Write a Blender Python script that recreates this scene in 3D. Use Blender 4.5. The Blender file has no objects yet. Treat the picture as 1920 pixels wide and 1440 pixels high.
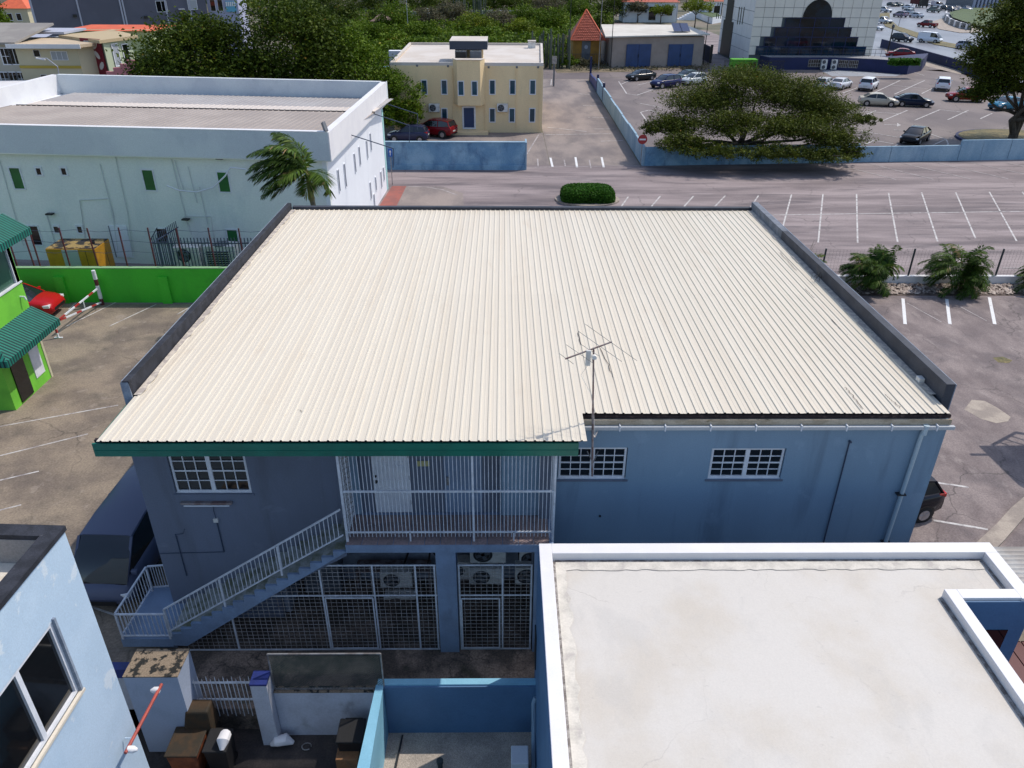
import bpy, math, random
import numpy as np
from mathutils import Vector, Matrix
random.seed(7); rng=np.random.default_rng(11)
S=bpy.context.scene; COL=S.collection
PI=math.pi
# ---------------------------------------------------------------- camera, world, sun
_f=1439.; _p,_y,_r=[math.radians(a) for a in (29.31,-.752,-.354)]; CAMZ=17.
FW=Vector((-math.sin(_y)*math.cos(_p),math.cos(_y)*math.cos(_p),-math.sin(_p)))
R0=Vector((math.cos(_y),math.sin(_y),0)); D0=FW.cross(R0)
RT=math.cos(_r)*R0+math.sin(_r)*D0; DN=-math.sin(_r)*R0+math.cos(_r)*D0
cam=bpy.data.objects.new('camera',bpy.data.cameras.new('camera')); COL.objects.link(cam)
cam.matrix_world=Matrix(((RT.x,-DN.x,-FW.x,0),(RT.y,-DN.y,-FW.y,0),(RT.z,-DN.z,-FW.z,CAMZ),(0,0,0,1)))
cam.data.sensor_width=36; cam.data.lens=36*_f/1920; cam.data.clip_end=6000; cam.data.clip_start=.2
S.camera=cam
SUN=Vector((.60,.35,1.)).normalized()
elev=math.asin(SUN.z); azim=math.atan2(SUN.x,SUN.y)
W=bpy.data.worlds.new('World'); S.world=W; W.use_nodes=True
nt=W.node_tree; bg=nt.nodes['Background']; sky=nt.nodes.new('ShaderNodeTexSky')
sky.sky_type='NISHITA'; sky.sun_disc=False; sky.sun_elevation=elev; sky.sun_rotation=azim
sky.air_density=1.0; sky.dust_density=1.3; sky.ozone_density=1.0
nt.links.new(sky.outputs[0],bg.inputs[0]); bg.inputs[1].default_value=.15
sl=bpy.data.lights.new('sun','SUN'); sl.energy=2.75; sl.angle=math.radians(.5); sl.color=(1,.93,.84)
so=bpy.data.objects.new('sun',sl); COL.objects.link(so); so.rotation_euler=SUN.to_track_quat('Z','Y').to_euler()
so.location=(30,20,60)
S.view_settings.view_transform='Standard'; S.view_settings.look='None'
S.view_settings.exposure=.27; S.view_settings.gamma=1
try: S.view_settings.use_curve_mapping=False
except Exception: pass
# ---------------------------------------------------------------- survey helpers (sight lines -> points on real planes)
def _ray(a,b): return RT*((a-960)/_f)+DN*((b-720)/_f)+FW
def G(a,b,z=0.):
    d=_ray(a,b); t=(z-CAMZ)/d.z; return Vector((d.x*t,d.y*t,z))
def AY(a,b,Y):
    d=_ray(a,b); t=Y/d.y; return Vector((d.x*t,Y,CAMZ+d.z*t))
def AX(a,b,X):
    d=_ray(a,b); t=X/d.x; return Vector((X,d.y*t,CAMZ+d.z*t))
def AP(a,b,A,B):
    d=_ray(a,b); n=(-(B[1]-A[1]),B[0]-A[0]); t=(n[0]*A[0]+n[1]*A[1])/(n[0]*d.x+n[1]*d.y)
    return Vector((d.x*t,d.y*t,CAMZ+d.z*t))
# ---------------------------------------------------------------- objects
def root_loc(p):
    v=Vector((0,0,0))
    while p is not None: v=v+p.location; p=p.parent
    return v
class MB:
    def __init__(s): s.v=[]; s.f=[]; s.m=[]; s.mi=0
    def add(s,vs,fs):
        n=len(s.v); s.v+= [tuple(v) for v in vs]; s.f+=[tuple(n+i for i in f) for f in fs]; s.m+=[s.mi]*len(fs); return s
    def box(s,x0,x1,y0,y1,z0,z1):
        return s.add([(x0,y0,z0),(x1,y0,z0),(x1,y1,z0),(x0,y1,z0),(x0,y0,z1),(x1,y0,z1),(x1,y1,z1),(x0,y1,z1)],
         [(3,2,1,0),(4,5,6,7),(0,1,5,4),(1,2,6,5),(2,3,7,6),(3,0,4,7)])
    def bar(s,p,q,w=.04,h=None,up=(0,0,1)):
        h=h or w; p=Vector(p); q=Vector(q); d=(q-p)
        if d.length<1e-6: return s
        d.normalize(); u=Vector(up)
        if abs(d.dot(u))>.99: u=Vector((0,1,0))
        a=d.cross(u).normalized(); b=a.cross(d).normalized(); V=[]
        for c in (p,q):
            for i,j in ((-1,-1),(1,-1),(1,1),(-1,1)): V.append(c+a*(i*w/2)+b*(j*h/2))
        return s.add(V,[(0,1,2,3),(7,6,5,4),(0,4,5,1),(1,5,6,2),(2,6,7,3),(3,7,4,0)])
    def tube(s,pts,r,n=8,cap=True):
        pts=[Vector(p) for p in pts]; rs=r if isinstance(r,(list,tuple)) else [r]*len(pts); V=[];F=[]
        for i,p in enumerate(pts):
            d=(pts[min(i+1,len(pts)-1)]-pts[max(i-1,0)]).normalized()
            u=Vector((0,0,1)) if abs(d.z)<.9 else Vector((1,0,0))
            a=d.cross(u).normalized(); b=d.cross(a)
            for k in range(n):
                t=2*PI*k/n; V.append(p+(a*math.cos(t)+b*math.sin(t))*rs[i])
        for i in range(len(pts)-1):
            for k in range(n):
                a=i*n+k; b=i*n+(k+1)%n; F.append((a,a+n,b+n,b))
        if cap: F.append(tuple(range(n))); F.append(tuple((len(pts)-1)*n+k for k in reversed(range(n))))
        return s.add(V,F)
    def disc(s,c,r,axis,n=20,depth=.02):
        c=Vector(c); a=Vector(axis).normalized(); return s.tube([c,c+a*depth],r,n)
    def prism(s,poly,z0,z1):
        n=len(poly); A=sum(poly[i][0]*poly[(i+1)%n][1]-poly[(i+1)%n][0]*poly[i][1] for i in range(n))
        if A<0: poly=poly[::-1]
        V=[(p[0],p[1],z0) for p in poly]+[(p[0],p[1],z1) for p in poly]
        F=[tuple(reversed(range(n))),tuple(range(n,2*n))]+[(i,(i+1)%n,n+(i+1)%n,n+i) for i in range(n)]
        return s.add(V,F)
    def sheet(s,pts):
        pts=[tuple(p) if len(p)==3 else (p[0],p[1],0) for p in pts]
        n=len(pts); A=sum(pts[i][0]*pts[(i+1)%n][1]-pts[(i+1)%n][0]*pts[i][1] for i in range(n))
        if A<0: pts=pts[::-1]
        return s.add(pts,[tuple(range(n))])
    def quad(s,*p): return s.add(p,[tuple(range(len(p)))])
    def build(s,name,mat,parent=None,smooth=False,kind=None,label=None,bevel=0,angle=35):
        off=root_loc(parent) if parent is not None else Vector((0,0,0))
        V=np.array([tuple(v) for v in s.v],dtype=float)-np.array(off)
        me=bpy.data.meshes.new(name); me.from_pydata(V.tolist(),[],s.f)
        for m in (mat if isinstance(mat,(list,tuple)) else [mat]): me.materials.append(m)
        if isinstance(mat,(list,tuple)) and len(mat)>1: me.polygons.foreach_set('material_index',s.m)
        if smooth:
            me.polygons.foreach_set('use_smooth',[True]*len(me.polygons)); me.update()
            me.set_sharp_from_angle(angle=math.radians(angle))
        me.update()
        o=bpy.data.objects.new(name,me); COL.objects.link(o)
        if parent is not None: o.parent=parent
        if kind: o['kind']=kind
        if label: o['label']=label
        if bevel:
            b=o.modifiers.new('b','BEVEL'); b.width=bevel; b.segments=2; b.limit_method='ANGLE'
        return o
def thing(name,label,cat,loc=(0,0,0),rotz=0,group=None):
    o=bpy.data.objects.new(name,None); COL.objects.link(o); o.location=loc; o.rotation_euler=(0,0,rotz)
    o.empty_display_size=.3
    return tag(o,label,cat,group)
def tag(o,label,cat,group=None):
    o['label']=label; o['category']=cat
    if group: o['group']=group
    return o
def dup(o,parent=None,loc=None,rotz=None,label=None,group=None,color=None):
    c=o.copy(); COL.objects.link(c)
    if parent is not None: c.parent=parent
    if loc is not None: c.location=loc
    if rotz is not None: c.rotation_euler=(0,0,rotz)
    if label: c['label']=label
    if group: c['group']=group
    if color: c.color=(*color,1)
    for ch in list(o.children): dup(ch,c,color=color)
    return c
def row(src,offsets):
    """further copies of one part beside itself, sharing its mesh"""
    for d in offsets:
        c=src.copy(); COL.objects.link(c); c.parent=src.parent; c.location=src.location+Vector(d)
# ---------------------------------------------------------------- materials
def srgb(r,g,b):
    f=lambda c:(c/255/12.92) if c<=10 else ((c/255+.055)/1.055)**2.4
    return (f(r),f(g),f(b))
def M(name,c,c2=None,rough=.8,scale=1.5,lo=.4,hi=.6,detail=6,fine=.06,fscale=25,stain=None,sscale=.6,slo=.55,shi=.75,samt=.6,
      stretch=(1,1,1),sstretch=(1,1,1),bump=0,bscale=40,metal=0,spec=.5,rnd=0,objcol=False,cracks=None,crscale=.35,crw=.012,coat=0,st2=None,s2=(3.,(1,1,1),.6,.7,.5)):
    m=bpy.data.materials.new(name); m.use_nodes=True; t=m.node_tree; N=t.nodes; L=t.links
    b=N['Principled BSDF']; b.inputs['Roughness'].default_value=rough; b.inputs['Metallic'].default_value=metal
    b.inputs['Specular IOR Level'].default_value=spec
    if coat: b.inputs['Coat Weight'].default_value=coat; b.inputs['Coat Roughness'].default_value=.06
    g=N.new('ShaderNodeNewGeometry')
    def noise(sc,st,det=6,dist=0):
        mp=N.new('ShaderNodeMapping'); mp.inputs['Scale'].default_value=st; L.new(g.outputs['Position'],mp.inputs[0])
        n=N.new('ShaderNodeTexNoise'); n.inputs['Scale'].default_value=sc; n.inputs['Detail'].default_value=det; n.inputs['Roughness'].default_value=.6
        n.inputs['Distortion'].default_value=dist
        L.new(mp.outputs[0],n.inputs['Vector']); return n.outputs['Fac']
    def ramp(x,a,bb):
        r=N.new('ShaderNodeMapRange'); r.inputs[1].default_value=a; r.inputs[2].default_value=bb; L.new(x,r.inputs[0]); r.interpolation_type='SMOOTHSTEP'; return r.outputs[0]
    def mix(f,A,B,mode='MIX'):
        x=N.new('ShaderNodeMix'); x.data_type='RGBA'; x.blend_type=mode
        for sk,v in ((x.inputs[0],f),(x.inputs[6],A),(x.inputs[7],B)):
            if hasattr(v,'links'): L.new(v,sk)
            elif isinstance(v,(int,float)): sk.default_value=v
            else: sk.default_value=(*v,1)
        return x.outputs[2]
    def mul(x,k):
        a=N.new('ShaderNodeMath'); a.operation='MULTIPLY'; L.new(x,a.inputs[0])
        if hasattr(k,'links'): L.new(k,a.inputs[1])
        else: a.inputs[1].default_value=k
        return a.outputs[0]
    if objcol:
        oi=N.new('ShaderNodeObjectInfo'); cur=oi.outputs['Color']
    else:
        cur=c
    if c2 is not None: cur=mix(ramp(noise(scale,stretch,detail),lo,hi),cur,c2)
    if stain is not None: cur=mix(mul(ramp(noise(sscale,sstretch,8,.4),slo,shi),samt),cur,stain)
    if st2 is not None: cur=mix(mul(ramp(noise(s2[0],s2[1],9,.3),s2[2],s2[3]),s2[4]),cur,st2)
    if cracks is not None:
        wn=noise(1.3,(1,1,1),3); 
        v=N.new('ShaderNodeTexVoronoi'); v.feature='DISTANCE_TO_EDGE'; v.inputs['Scale'].default_value=crscale
        vm=N.new('ShaderNodeVectorMath'); vm.operation='ADD'; L.new(g.outputs['Position'],vm.inputs[0])
        nn=N.new('ShaderNodeTexNoise'); nn.inputs['Scale'].default_value=1.1; nn.inputs['Detail'].default_value=5; L.new(g.outputs['Position'],nn.inputs['Vector'])
        L.new(nn.outputs['Color'],vm.inputs[1]); L.new(vm.outputs[0],v.inputs['Vector'])
        r=N.new('ShaderNodeMapRange'); r.inputs[1].default_value=0; r.inputs[2].default_value=crw; r.inputs[3].default_value=1; r.inputs[4].default_value=0
        L.new(v.outputs['Distance'],r.inputs[0])
        cur=mix(mul(r.outputs[0],mul(ramp(noise(.25,(1,1,1),3),.42,.6),.75)),cur,cracks)
    if fine:
        f=ramp(noise(fscale,(1,1,1),4),.25,.75); r=N.new('ShaderNodeMapRange'); r.inputs[3].default_value=1-fine*2; r.inputs[4].default_value=1+fine*.6
        L.new(f,r.inputs[0]); cmb=N.new('ShaderNodeCombineColor')
        for i in range(3): L.new(r.outputs[0],cmb.inputs[i])
        cur=mix(1.,cur,cmb.outputs[0],'MULTIPLY')
    if rnd:
        oi=N.new('ShaderNodeObjectInfo'); r=N.new('ShaderNodeMapRange'); r.inputs[3].default_value=1-rnd; r.inputs[4].default_value=1+rnd*.4
        L.new(oi.outputs['Random'],r.inputs[0]); cmb=N.new('ShaderNodeCombineColor')
        for i in range(3): L.new(r.outputs[0],cmb.inputs[i])
        cur=mix(1.,cur,cmb.outputs[0],'MULTIPLY')
    if hasattr(cur,'links'): L.new(cur,b.inputs['Base Color'])
    else: b.inputs['Base Color'].default_value=(*cur,1)
    if bump:
        bn=N.new('ShaderNodeBump'); bn.inputs['Strength'].default_value=bump; bn.inputs['Distance'].default_value=.02
        L.new(noise(bscale,(1,1,1),5),bn.inputs['Height']); L.new(bn.outputs[0],b.inputs['Normal'])
    return m
def leafmat(name,dark,mid,light,warm):
    m=bpy.data.materials.new(name); m.use_nodes=True; t=m.node_tree; N=t.nodes; L=t.links
    b=N['Principled BSDF']; b.inputs['Roughness'].default_value=.6; b.inputs['Specular IOR Level'].default_value=.12
    a=N.new('ShaderNodeAttribute'); a.attribute_name='tint'
    r=N.new('ShaderNodeValToRGB'); e=r.color_ramp.elements
    e[0].position=0; e[0].color=(*dark,1); e[1].position=1; e[1].color=(*warm,1)
    x=e.new(.4); x.color=(*mid,1); x=e.new(.8); x.color=(*light,1)
    L.new(a.outputs['Fac'],r.inputs[0]); L.new(r.outputs[0],b.inputs['Base Color'])
    tr=N.new('ShaderNodeBsdfTranslucent'); L.new(r.outputs[0],tr.inputs[0])
    ms=N.new('ShaderNodeMixShader'); ms.inputs[0].default_value=.22
    L.new(b.outputs[0],ms.inputs[1]); L.new(tr.outputs[0],ms.inputs[2]); L.new(ms.outputs[0],N['Material Output'].inputs[0])
    return m
m_dirt=M('dusty_ground',(.20,.165,.12),(.10,.10,.055),scale=.08,lo=.4,hi=.6,fine=.15,fscale=3,bump=.2)
m_asph=M('worn_asphalt',(.183,.147,.148),(.350,.288,.282),rough=.85,scale=.34,stretch=(.22,1.25,1),lo=.34,hi=.66,detail=9,fine=.16,fscale=14,stain=(.095,.080,.088),sscale=.45,sstretch=(.25,1.6,1),slo=.50,shi=.68,samt=.7,cracks=(.06,.05,.05),crscale=.22,crw=.008,bump=.25,st2=(.42,.36,.36),s2=(.9,(.22,1.6,1),.60,.68,.45))
m_asphR=M('worn_asphalt_side_lot',(.170,.135,.132),(.275,.225,.212),rough=.85,scale=.8,stretch=(1,.6,1),lo=.36,hi=.66,detail=9,fine=.16,fscale=16,stain=(.12,.10,.105),sscale=.5,slo=.48,shi=.7,samt=.6,cracks=(.06,.05,.05),crscale=.3,crw=.012,bump=.25,st2=(.34,.29,.27),s2=(1.6,(1,.5,1),.58,.66,.4))
m_lotL=M('tan_concrete_lot',(.30,.240,.178),(.165,.132,.108),rough=.88,scale=.45,lo=.36,hi=.66,detail=9,fine=.16,fscale=14,stain=(.095,.085,.07),sscale=.5,slo=.5,shi=.72,samt=.6,cracks=(.06,.05,.04),crscale=.3,crw=.012,bump=.25,st2=(.36,.30,.25),s2=(1.4,(1,1,1),.58,.68,.45))
m_drive=M('pale_driveway',(.31,.255,.225),(.17,.142,.137),scale=.3,stretch=(1,.4,1),lo=.35,hi=.65,detail=8,fine=.15,fscale=10,stain=(.11,.10,.095),sscale=.35,sstretch=(1,.5,1),samt=.5)
m_park=M('dark_car_park',(.145,.118,.118),(.215,.178,.168),rough=.8,scale=.12,stretch=(1,.5,1),detail=8,fine=.15,fscale=8,stain=(.10,.085,.08),sscale=.2,samt=.5,cracks=(.05,.045,.04),crscale=.1,crw=.01)
m_road=M('road_surface',(.23,.235,.26),(.17,.175,.195),rough=.42,scale=.1,stretch=(1,.4,1),fine=.1,fscale=5)
m_line=M('road_paint',(.60,.58,.56),(.30,.27,.27),scale=2.6,lo=.42,hi=.66,fine=.1)
m_lineW=M('fresh_road_paint',(.74,.74,.74),(.4,.38,.38),scale=2.6,lo=.6,hi=.72,fine=.1)
m_lineF=M('faded_road_paint',(.44,.40,.39),(.27,.24,.24),scale=1.6,lo=.42,hi=.62,fine=.1)
m_patch=M('tan_patch',(.40,.34,.28),(.28,.235,.2),scale=1.2,fine=.1)
m_footp=M('red_path_paint',(.33,.10,.075),(.25,.09,.075),scale=1,fine=.12)
m_grassdry=M('dry_grass',(.22,.17,.06),(.12,.11,.04),scale=.5,fine=.3,fscale=6)
m_grass=M('green_grass',(.08,.13,.03),(.05,.09,.02),scale=.5,fine=.3,fscale=6)
m_dirtF=M('broken_ground',(.10,.078,.062),(.27,.20,.155),scale=1.1,lo=.42,hi=.62,detail=9,fine=.25,fscale=22,stain=(.035,.04,.015),sscale=1.3,samt=.8,cracks=(.03,.025,.02),crscale=1.6,crw=.03,bump=.6,bscale=14)
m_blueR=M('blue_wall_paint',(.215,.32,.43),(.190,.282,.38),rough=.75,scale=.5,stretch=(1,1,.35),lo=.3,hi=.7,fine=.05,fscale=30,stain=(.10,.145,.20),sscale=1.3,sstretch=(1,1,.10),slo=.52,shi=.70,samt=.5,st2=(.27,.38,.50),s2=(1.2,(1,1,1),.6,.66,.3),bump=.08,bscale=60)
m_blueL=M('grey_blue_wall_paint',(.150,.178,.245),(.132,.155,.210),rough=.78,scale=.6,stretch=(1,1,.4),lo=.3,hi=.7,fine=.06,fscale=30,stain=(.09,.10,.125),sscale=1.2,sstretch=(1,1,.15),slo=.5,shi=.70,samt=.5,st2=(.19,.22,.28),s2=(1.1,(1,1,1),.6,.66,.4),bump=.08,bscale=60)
m_blueC=M('column_blue_paint',(.21,.29,.42),(.18,.24,.34),rough=.75,scale=1.,fine=.06,stain=(.08,.10,.15),sscale=1.5,sstretch=(1,1,.4),samt=.35)
m_steps=M('weathered_steps',(.34,.36,.34),(.16,.17,.11),scale=2.2,lo=.4,hi=.65,fine=.12,stain=(.06,.065,.04),sscale=3,samt=.6)
m_roof=M('cream_sheet_metal',(.665,.605,.50),(.64,.57,.46),rough=.5,scale=.9,stretch=(3.2,.12,1),lo=.38,hi=.72,detail=5,fine=.03,fscale=30,stain=(.50,.38,.26),sscale=1.1,sstretch=(1.4,.5,1),slo=.56,shi=.8,samt=.28,rnd=.022,st2=(.42,.36,.28),s2=(7.,(1,.25,1),.69,.74,.4))
m_tar=M('dark_bitumen_coat',(.014,.016,.024),(.030,.033,.046),rough=.8,scale=2.5,fine=.15,stain=(.22,.21,.22),sscale=9,slo=.68,shi=.72,samt=.6,bump=.4,bscale=25)
m_tarR=M('slate_bitumen_coat',(.030,.036,.052),(.046,.053,.072),rough=.7,scale=1.5,fine=.1,bump=.2,bscale=25)
m_capL=M('grey_render_cap',(.28,.33,.40),(.20,.24,.31),scale=3,fine=.1)
m_foam=M('rotten_foam_strip',(.028,.018,.02),(.09,.06,.055),rough=.95,scale=9,lo=.5,hi=.7,fine=.2,bump=.6,bscale=30)
m_board=M('stained_eave_board',(.46,.40,.31),(.36,.30,.22),scale=2.5,stretch=(1,1,3),fine=.1,stain=(.16,.12,.06),sscale=4,slo=.6,shi=.7,samt=.7)
m_green=M('dark_green_fascia',(.004,.150,.100),(.005,.125,.085),rough=.45,scale=1,fine=.04,rnd=0)
m_white=M('white_gloss_paint',(.74,.76,.80),(.66,.68,.73),rough=.45,scale=3,fine=.04)
m_rail=M('white_iron_paint',(.62,.65,.70),(.52,.54,.58),rough=.5,scale=5,fine=.06,stain=(.28,.22,.17),sscale=6,slo=.66,shi=.75,samt=.6)
m_mesh=M('grimy_white_mesh',(.42,.40,.39),(.30,.27,.25),rough=.6,scale=4,fine=.1,stain=(.18,.11,.08),sscale=3,slo=.55,shi=.7,samt=.5)
m_glass=M('dark_window_glass',(.006,.007,.009),rough=.05,fine=0,spec=.6)
m_glassB=M('blue_window_glass',(.02,.075,.11),(.015,.05,.075),rough=.12,fine=0,scale=.4,spec=.6)
m_glassG=M('green_window_panel',(.018,.14,.038),(.015,.11,.03),rough=.3,fine=.03)
m_lou=M('light_louvre_glass',(.35,.38,.42),rough=.3,fine=.05)
m_wroof=M('white_coated_roof',(.60,.57,.525),(.555,.51,.445),rough=.75,scale=.45,lo=.42,hi=.66,detail=10,fine=.03,fscale=30,stain=(.46,.445,.42),sscale=.9,sstretch=(1,.6,1),slo=.52,shi=.66,samt=.3,cracks=(.45,.42,.38),crscale=.25,crw=.004,bump=.15,st2=(.40,.38,.35),s2=(9.,(.5,1.3,1),.64,.70,.35))
m_wpar=M('white_parapet_paint',(.76,.75,.755),(.72,.71,.725),rough=.6,scale=1,fine=.02,bump=.05)
m_gap=M('dark_roof_seam',(.16,.14,.13),(.35,.33,.31),scale=6,fine=.2)
m_wblue=M('clinic_blue_paint',(.085,.185,.335),(.075,.165,.30),rough=.6,scale=.8,fine=.05,stain=(.05,.10,.20),sscale=2,samt=.3)
m_lblue=M('light_blue_paint',(.24,.52,.68),(.21,.47,.62),rough=.65,scale=1,fine=.04,bump=.05)
m_floorC=M('speckled_yard_floor',(.50,.43,.36),(.38,.33,.28),scale=1.5,fine=.25,fscale=50)
m_lbw=M('pale_blue_render',(.50,.63,.76),(.46,.59,.72),rough=.8,scale=.8,fine=.05,fscale=30,stain=(.78,.80,.80),sscale=1.6,slo=.60,shi=.64,samt=.45,bump=.15,bscale=40)
m_lbroof=M('chalky_roof_coat',(.72,.66,.56),(.55,.45,.33),scale=1.2,fine=.06)
m_ucw=M('undercroft_paint',(.30,.34,.42),(.22,.25,.31),scale=1.2,fine=.06,stain=(.10,.09,.09),sscale=1.2,slo=.52,shi=.72,samt=.5)
m_rust=M('red_painted_tube',(.42,.07,.05),(.33,.06,.045),rough=.5,scale=3,fine=.05)
m_mossy=M('flaking_black_concrete',(.28,.215,.15),(.020,.020,.018),rough=.95,scale=4.5,lo=.49,hi=.57,detail=9,fine=.2,fscale=30,bump=.6,bscale=18)
m_wallW=M('dirty_white_wall',(.50,.52,.58),(.42,.43,.48),scale=.8,fine=.06,stain=(.13,.12,.11),sscale=1.2,slo=.55,shi=.75,samt=.5)
m_navy=M('navy_cap_paint',(.016,.030,.17),(.014,.025,.13),rough=.5,scale=2,fine=.05)
m_lime=M('lime_green_paint',(.19,.60,.05),(.16,.52,.045),rough=.6,scale=.7,fine=.04,stain=(.09,.34,.03),sscale=.8,samt=.4)
m_gwall=M('bright_green_wall',(.06,.56,.03),(.05,.48,.028),rough=.65,scale=.5,stretch=(1,1,.4),fine=.05,stain=(.04,.32,.02),sscale=.7,slo=.5,shi=.8,samt=.5)
m_awn=M('teal_awning_cloth',(.006,.185,.135),(.006,.16,.115),rough=.7,fine=.04,scale=2)
m_awnD=M('dark_awning_stripe',(.004,.025,.03),rough=.8,fine=.05)
m_wb=M('white_green_tinted_wall',(.80,.82,.78),(.73,.77,.74),rough=.75,scale=.3,fine=.04,fscale=12,stain=(.42,.50,.55),sscale=.5,sstretch=(1,1,.3),slo=.5,shi=.8,samt=.35)
m_wbs=M('white_side_wall',(.78,.81,.85),(.74,.77,.81),rough=.75,scale=.3,fine=.03)
m_band=M('parapet_band_render',(.66,.70,.72),(.58,.62,.66),rough=.8,scale=.25,fine=.07,stain=(.40,.44,.48),sscale=.8,slo=.52,shi=.8,samt=.4)
m_wbroof=M('beige_ribbed_roof',(.37,.32,.285),(.32,.275,.245),rough=.7,scale=.3,fine=.05)
m_wbroofL=M('pale_flat_roof',(.37,.355,.35),(.33,.31,.305),rough=.75,scale=.3,fine=.04)
m_yel=M('yellow_generator_paint',(.46,.23,.012),(.38,.19,.012),rough=.45,scale=2,fine=.05)
m_soot=M('sooty_top',(.33,.23,.08),(.02,.02,.02),scale=1.6,lo=.45,hi=.52,fine=.15)
m_pole=M('maroon_fence_post',(.10,.02,.025),rough=.6,fine=.1)
m_dpole=M('dark_green_post',(.03,.045,.05),rough=.5,fine=.1)
m_pal=M('slate_blue_iron',(.035,.055,.10),rough=.5,fine=.08)
m_steel=M('galvanised_steel',(.33,.33,.33),(.22,.20,.19),rough=.45,scale=6,fine=.08,metal=.4)
m_rustm=M('rusty_mast',(.20,.13,.12),(.30,.26,.26),rough=.6,scale=5,fine=.1,metal=.2)
m_acw=M('ac_white_casing',(.74,.73,.70),(.60,.58,.55),rough=.5,scale=2.5,fine=.05,stain=(.25,.21,.17),sscale=2.5,samt=.5)
m_acd=M('ac_dark_fan',(.02,.021,.024),rough=.5,fine=.1)
m_acg=M('grey_ac_casing',(.15,.165,.19),rough=.5,fine=.06,c2=(.12,.13,.15))
m_black=M('black_plastic',(.012,.012,.014),rough=.45,fine=.1)
m_tyre=M('tyre_rubber',(.012,.012,.013),rough=.85,fine=.1)
m_rim=M('alloy_rim',(.45,.45,.47),rough=.3,metal=.7,fine=0)
m_car=M('car_paint',(.5,.5,.5),rough=.2,fine=0,objcol=True,spec=.35)
m_cglass=M('car_window_glass',(.012,.016,.020),rough=.06,fine=0,spec=.8)
m_lamp=M('headlamp_glass',(.70,.72,.75),rough=.15,fine=0,spec=.8)
m_tail=M('tail_lamp_red',(.45,.012,.012),rough=.2,fine=0)
m_plate=M('number_plate',(.55,.55,.50),rough=.5,fine=0)
m_cwall=M('cream_building_render',(.86,.66,.38),(.80,.61,.35),rough=.8,scale=.4,stretch=(1,1,.4),fine=.04,fscale=8,stain=(.40,.36,.24),sscale=.6,sstretch=(1,1,.3),samt=.35)
m_cfar=M('far_cream_render',(.58,.52,.36),(.54,.49,.34),scale=.3,fine=.04)
m_croof=M('pinkish_white_roof',(.62,.57,.52),(.56,.50,.44),scale=.35,fine=.04,stain=(.45,.36,.28),sscale=.4,samt=.35)
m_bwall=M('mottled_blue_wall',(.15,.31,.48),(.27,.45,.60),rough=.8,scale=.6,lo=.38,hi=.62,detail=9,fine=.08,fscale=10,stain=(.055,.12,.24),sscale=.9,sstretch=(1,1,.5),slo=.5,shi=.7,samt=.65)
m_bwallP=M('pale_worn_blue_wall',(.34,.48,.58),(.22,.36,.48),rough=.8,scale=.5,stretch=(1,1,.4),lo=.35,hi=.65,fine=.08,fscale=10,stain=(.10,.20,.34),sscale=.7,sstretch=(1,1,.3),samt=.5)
m_tile=M('orange_roof_tile',(.50,.115,.065),(.38,.085,.05),rough=.7,scale=3,fine=.1,fscale=6)
m_tilef=M('bright_orange_roof',(.72,.14,.055),(.62,.12,.05),rough=.7,scale=1,fine=.05)
m_ochre=M('ochre_kiosk_wall',(.42,.22,.04),(.34,.18,.04),scale=1,fine=.06)
m_grwall=M('greige_garage_wall',(.36,.30,.265),(.31,.26,.23),scale=.5,fine=.05)
m_bdoor=M('blue_garage_door',(.035,.075,.20),(.03,.065,.17),rough=.5,scale=1,fine=.05)
m_offw=M('off_white_roof_coat',(.63,.60,.54),(.56,.53,.47),scale=.3,fine=.04)
m_solar=M('solar_panel',(.02,.035,.10),rough=.15,fine=0,spec=.7)
m_tpan=M('tower_panel_grey',(.80,.76,.66),(.76,.72,.63),rough=.6,scale=.5,fine=.02,rnd=.03)
m_tpanW=M('tower_panel_white',(.76,.75,.74),(.72,.71,.70),rough=.6,scale=.5,fine=.02,rnd=.03)
m_joint=M('panel_joint_grey',(.10,.12,.13),fine=0)  # dark grey of the open joints between facade panels
m_tglass=M('tower_dark_glass',(.004,.006,.010),(.006,.018,.035),rough=.05,scale=.25,fine=0,spec=.45)
m_tglass2=M('tower_blue_glass',(.008,.035,.07),(.005,.012,.02),rough=.06,scale=.4,fine=0,spec=.45)
m_podium=M('podium_navy',(.018,.026,.095),(.015,.022,.075),scale=.3,fine=.06)
m_grey=M('grey_warehouse_cladding',(.105,.11,.15),(.09,.095,.13),rough=.7,scale=.2,fine=.03)
m_greyp=M('pale_grey_cladding',(.40,.42,.50),fine=.03)
m_bark=M('bark',(.075,.055,.04),(.13,.10,.075),scale=4,stretch=(1,1,.3),fine=.2,bump=.5)
m_barkp=M('palm_bark',(.22,.19,.14),(.13,.12,.07),scale=6,stretch=(.3,.3,2.5),fine=.15)
m_stem=M('green_palm_stem',(.13,.15,.05),(.20,.16,.07),scale=3,fine=.1)
l_dark=leafmat('broadleaf_dark',(.012,.026,.003),(.046,.076,.008),(.105,.142,.014),(.26,.14,.02))
l_mid=leafmat('broadleaf_mid',(.026,.054,.004),(.085,.150,.010),(.16,.23,.018),(.28,.20,.03))
l_acac=leafmat('divi_leaf',(.016,.027,.004),(.066,.090,.012),(.150,.180,.022),(.24,.13,.03))
l_lite=leafmat('light_leaf',(.05,.08,.010),(.13,.18,.015),(.21,.25,.02),(.32,.27,.03))
l_dry=leafmat('dry_scrub_leaf',(.05,.055,.025),(.12,.115,.065),(.19,.165,.11),(.22,.16,.12))
l_hedge=leafmat('hedge_leaf',(.012,.04,.006),(.035,.11,.012),(.07,.19,.02),(.11,.22,.03))
l_palm=leafmat('palm_leaf',(.012,.026,.006),(.036,.072,.012),(.10,.17,.025),(.26,.18,.08))
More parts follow.
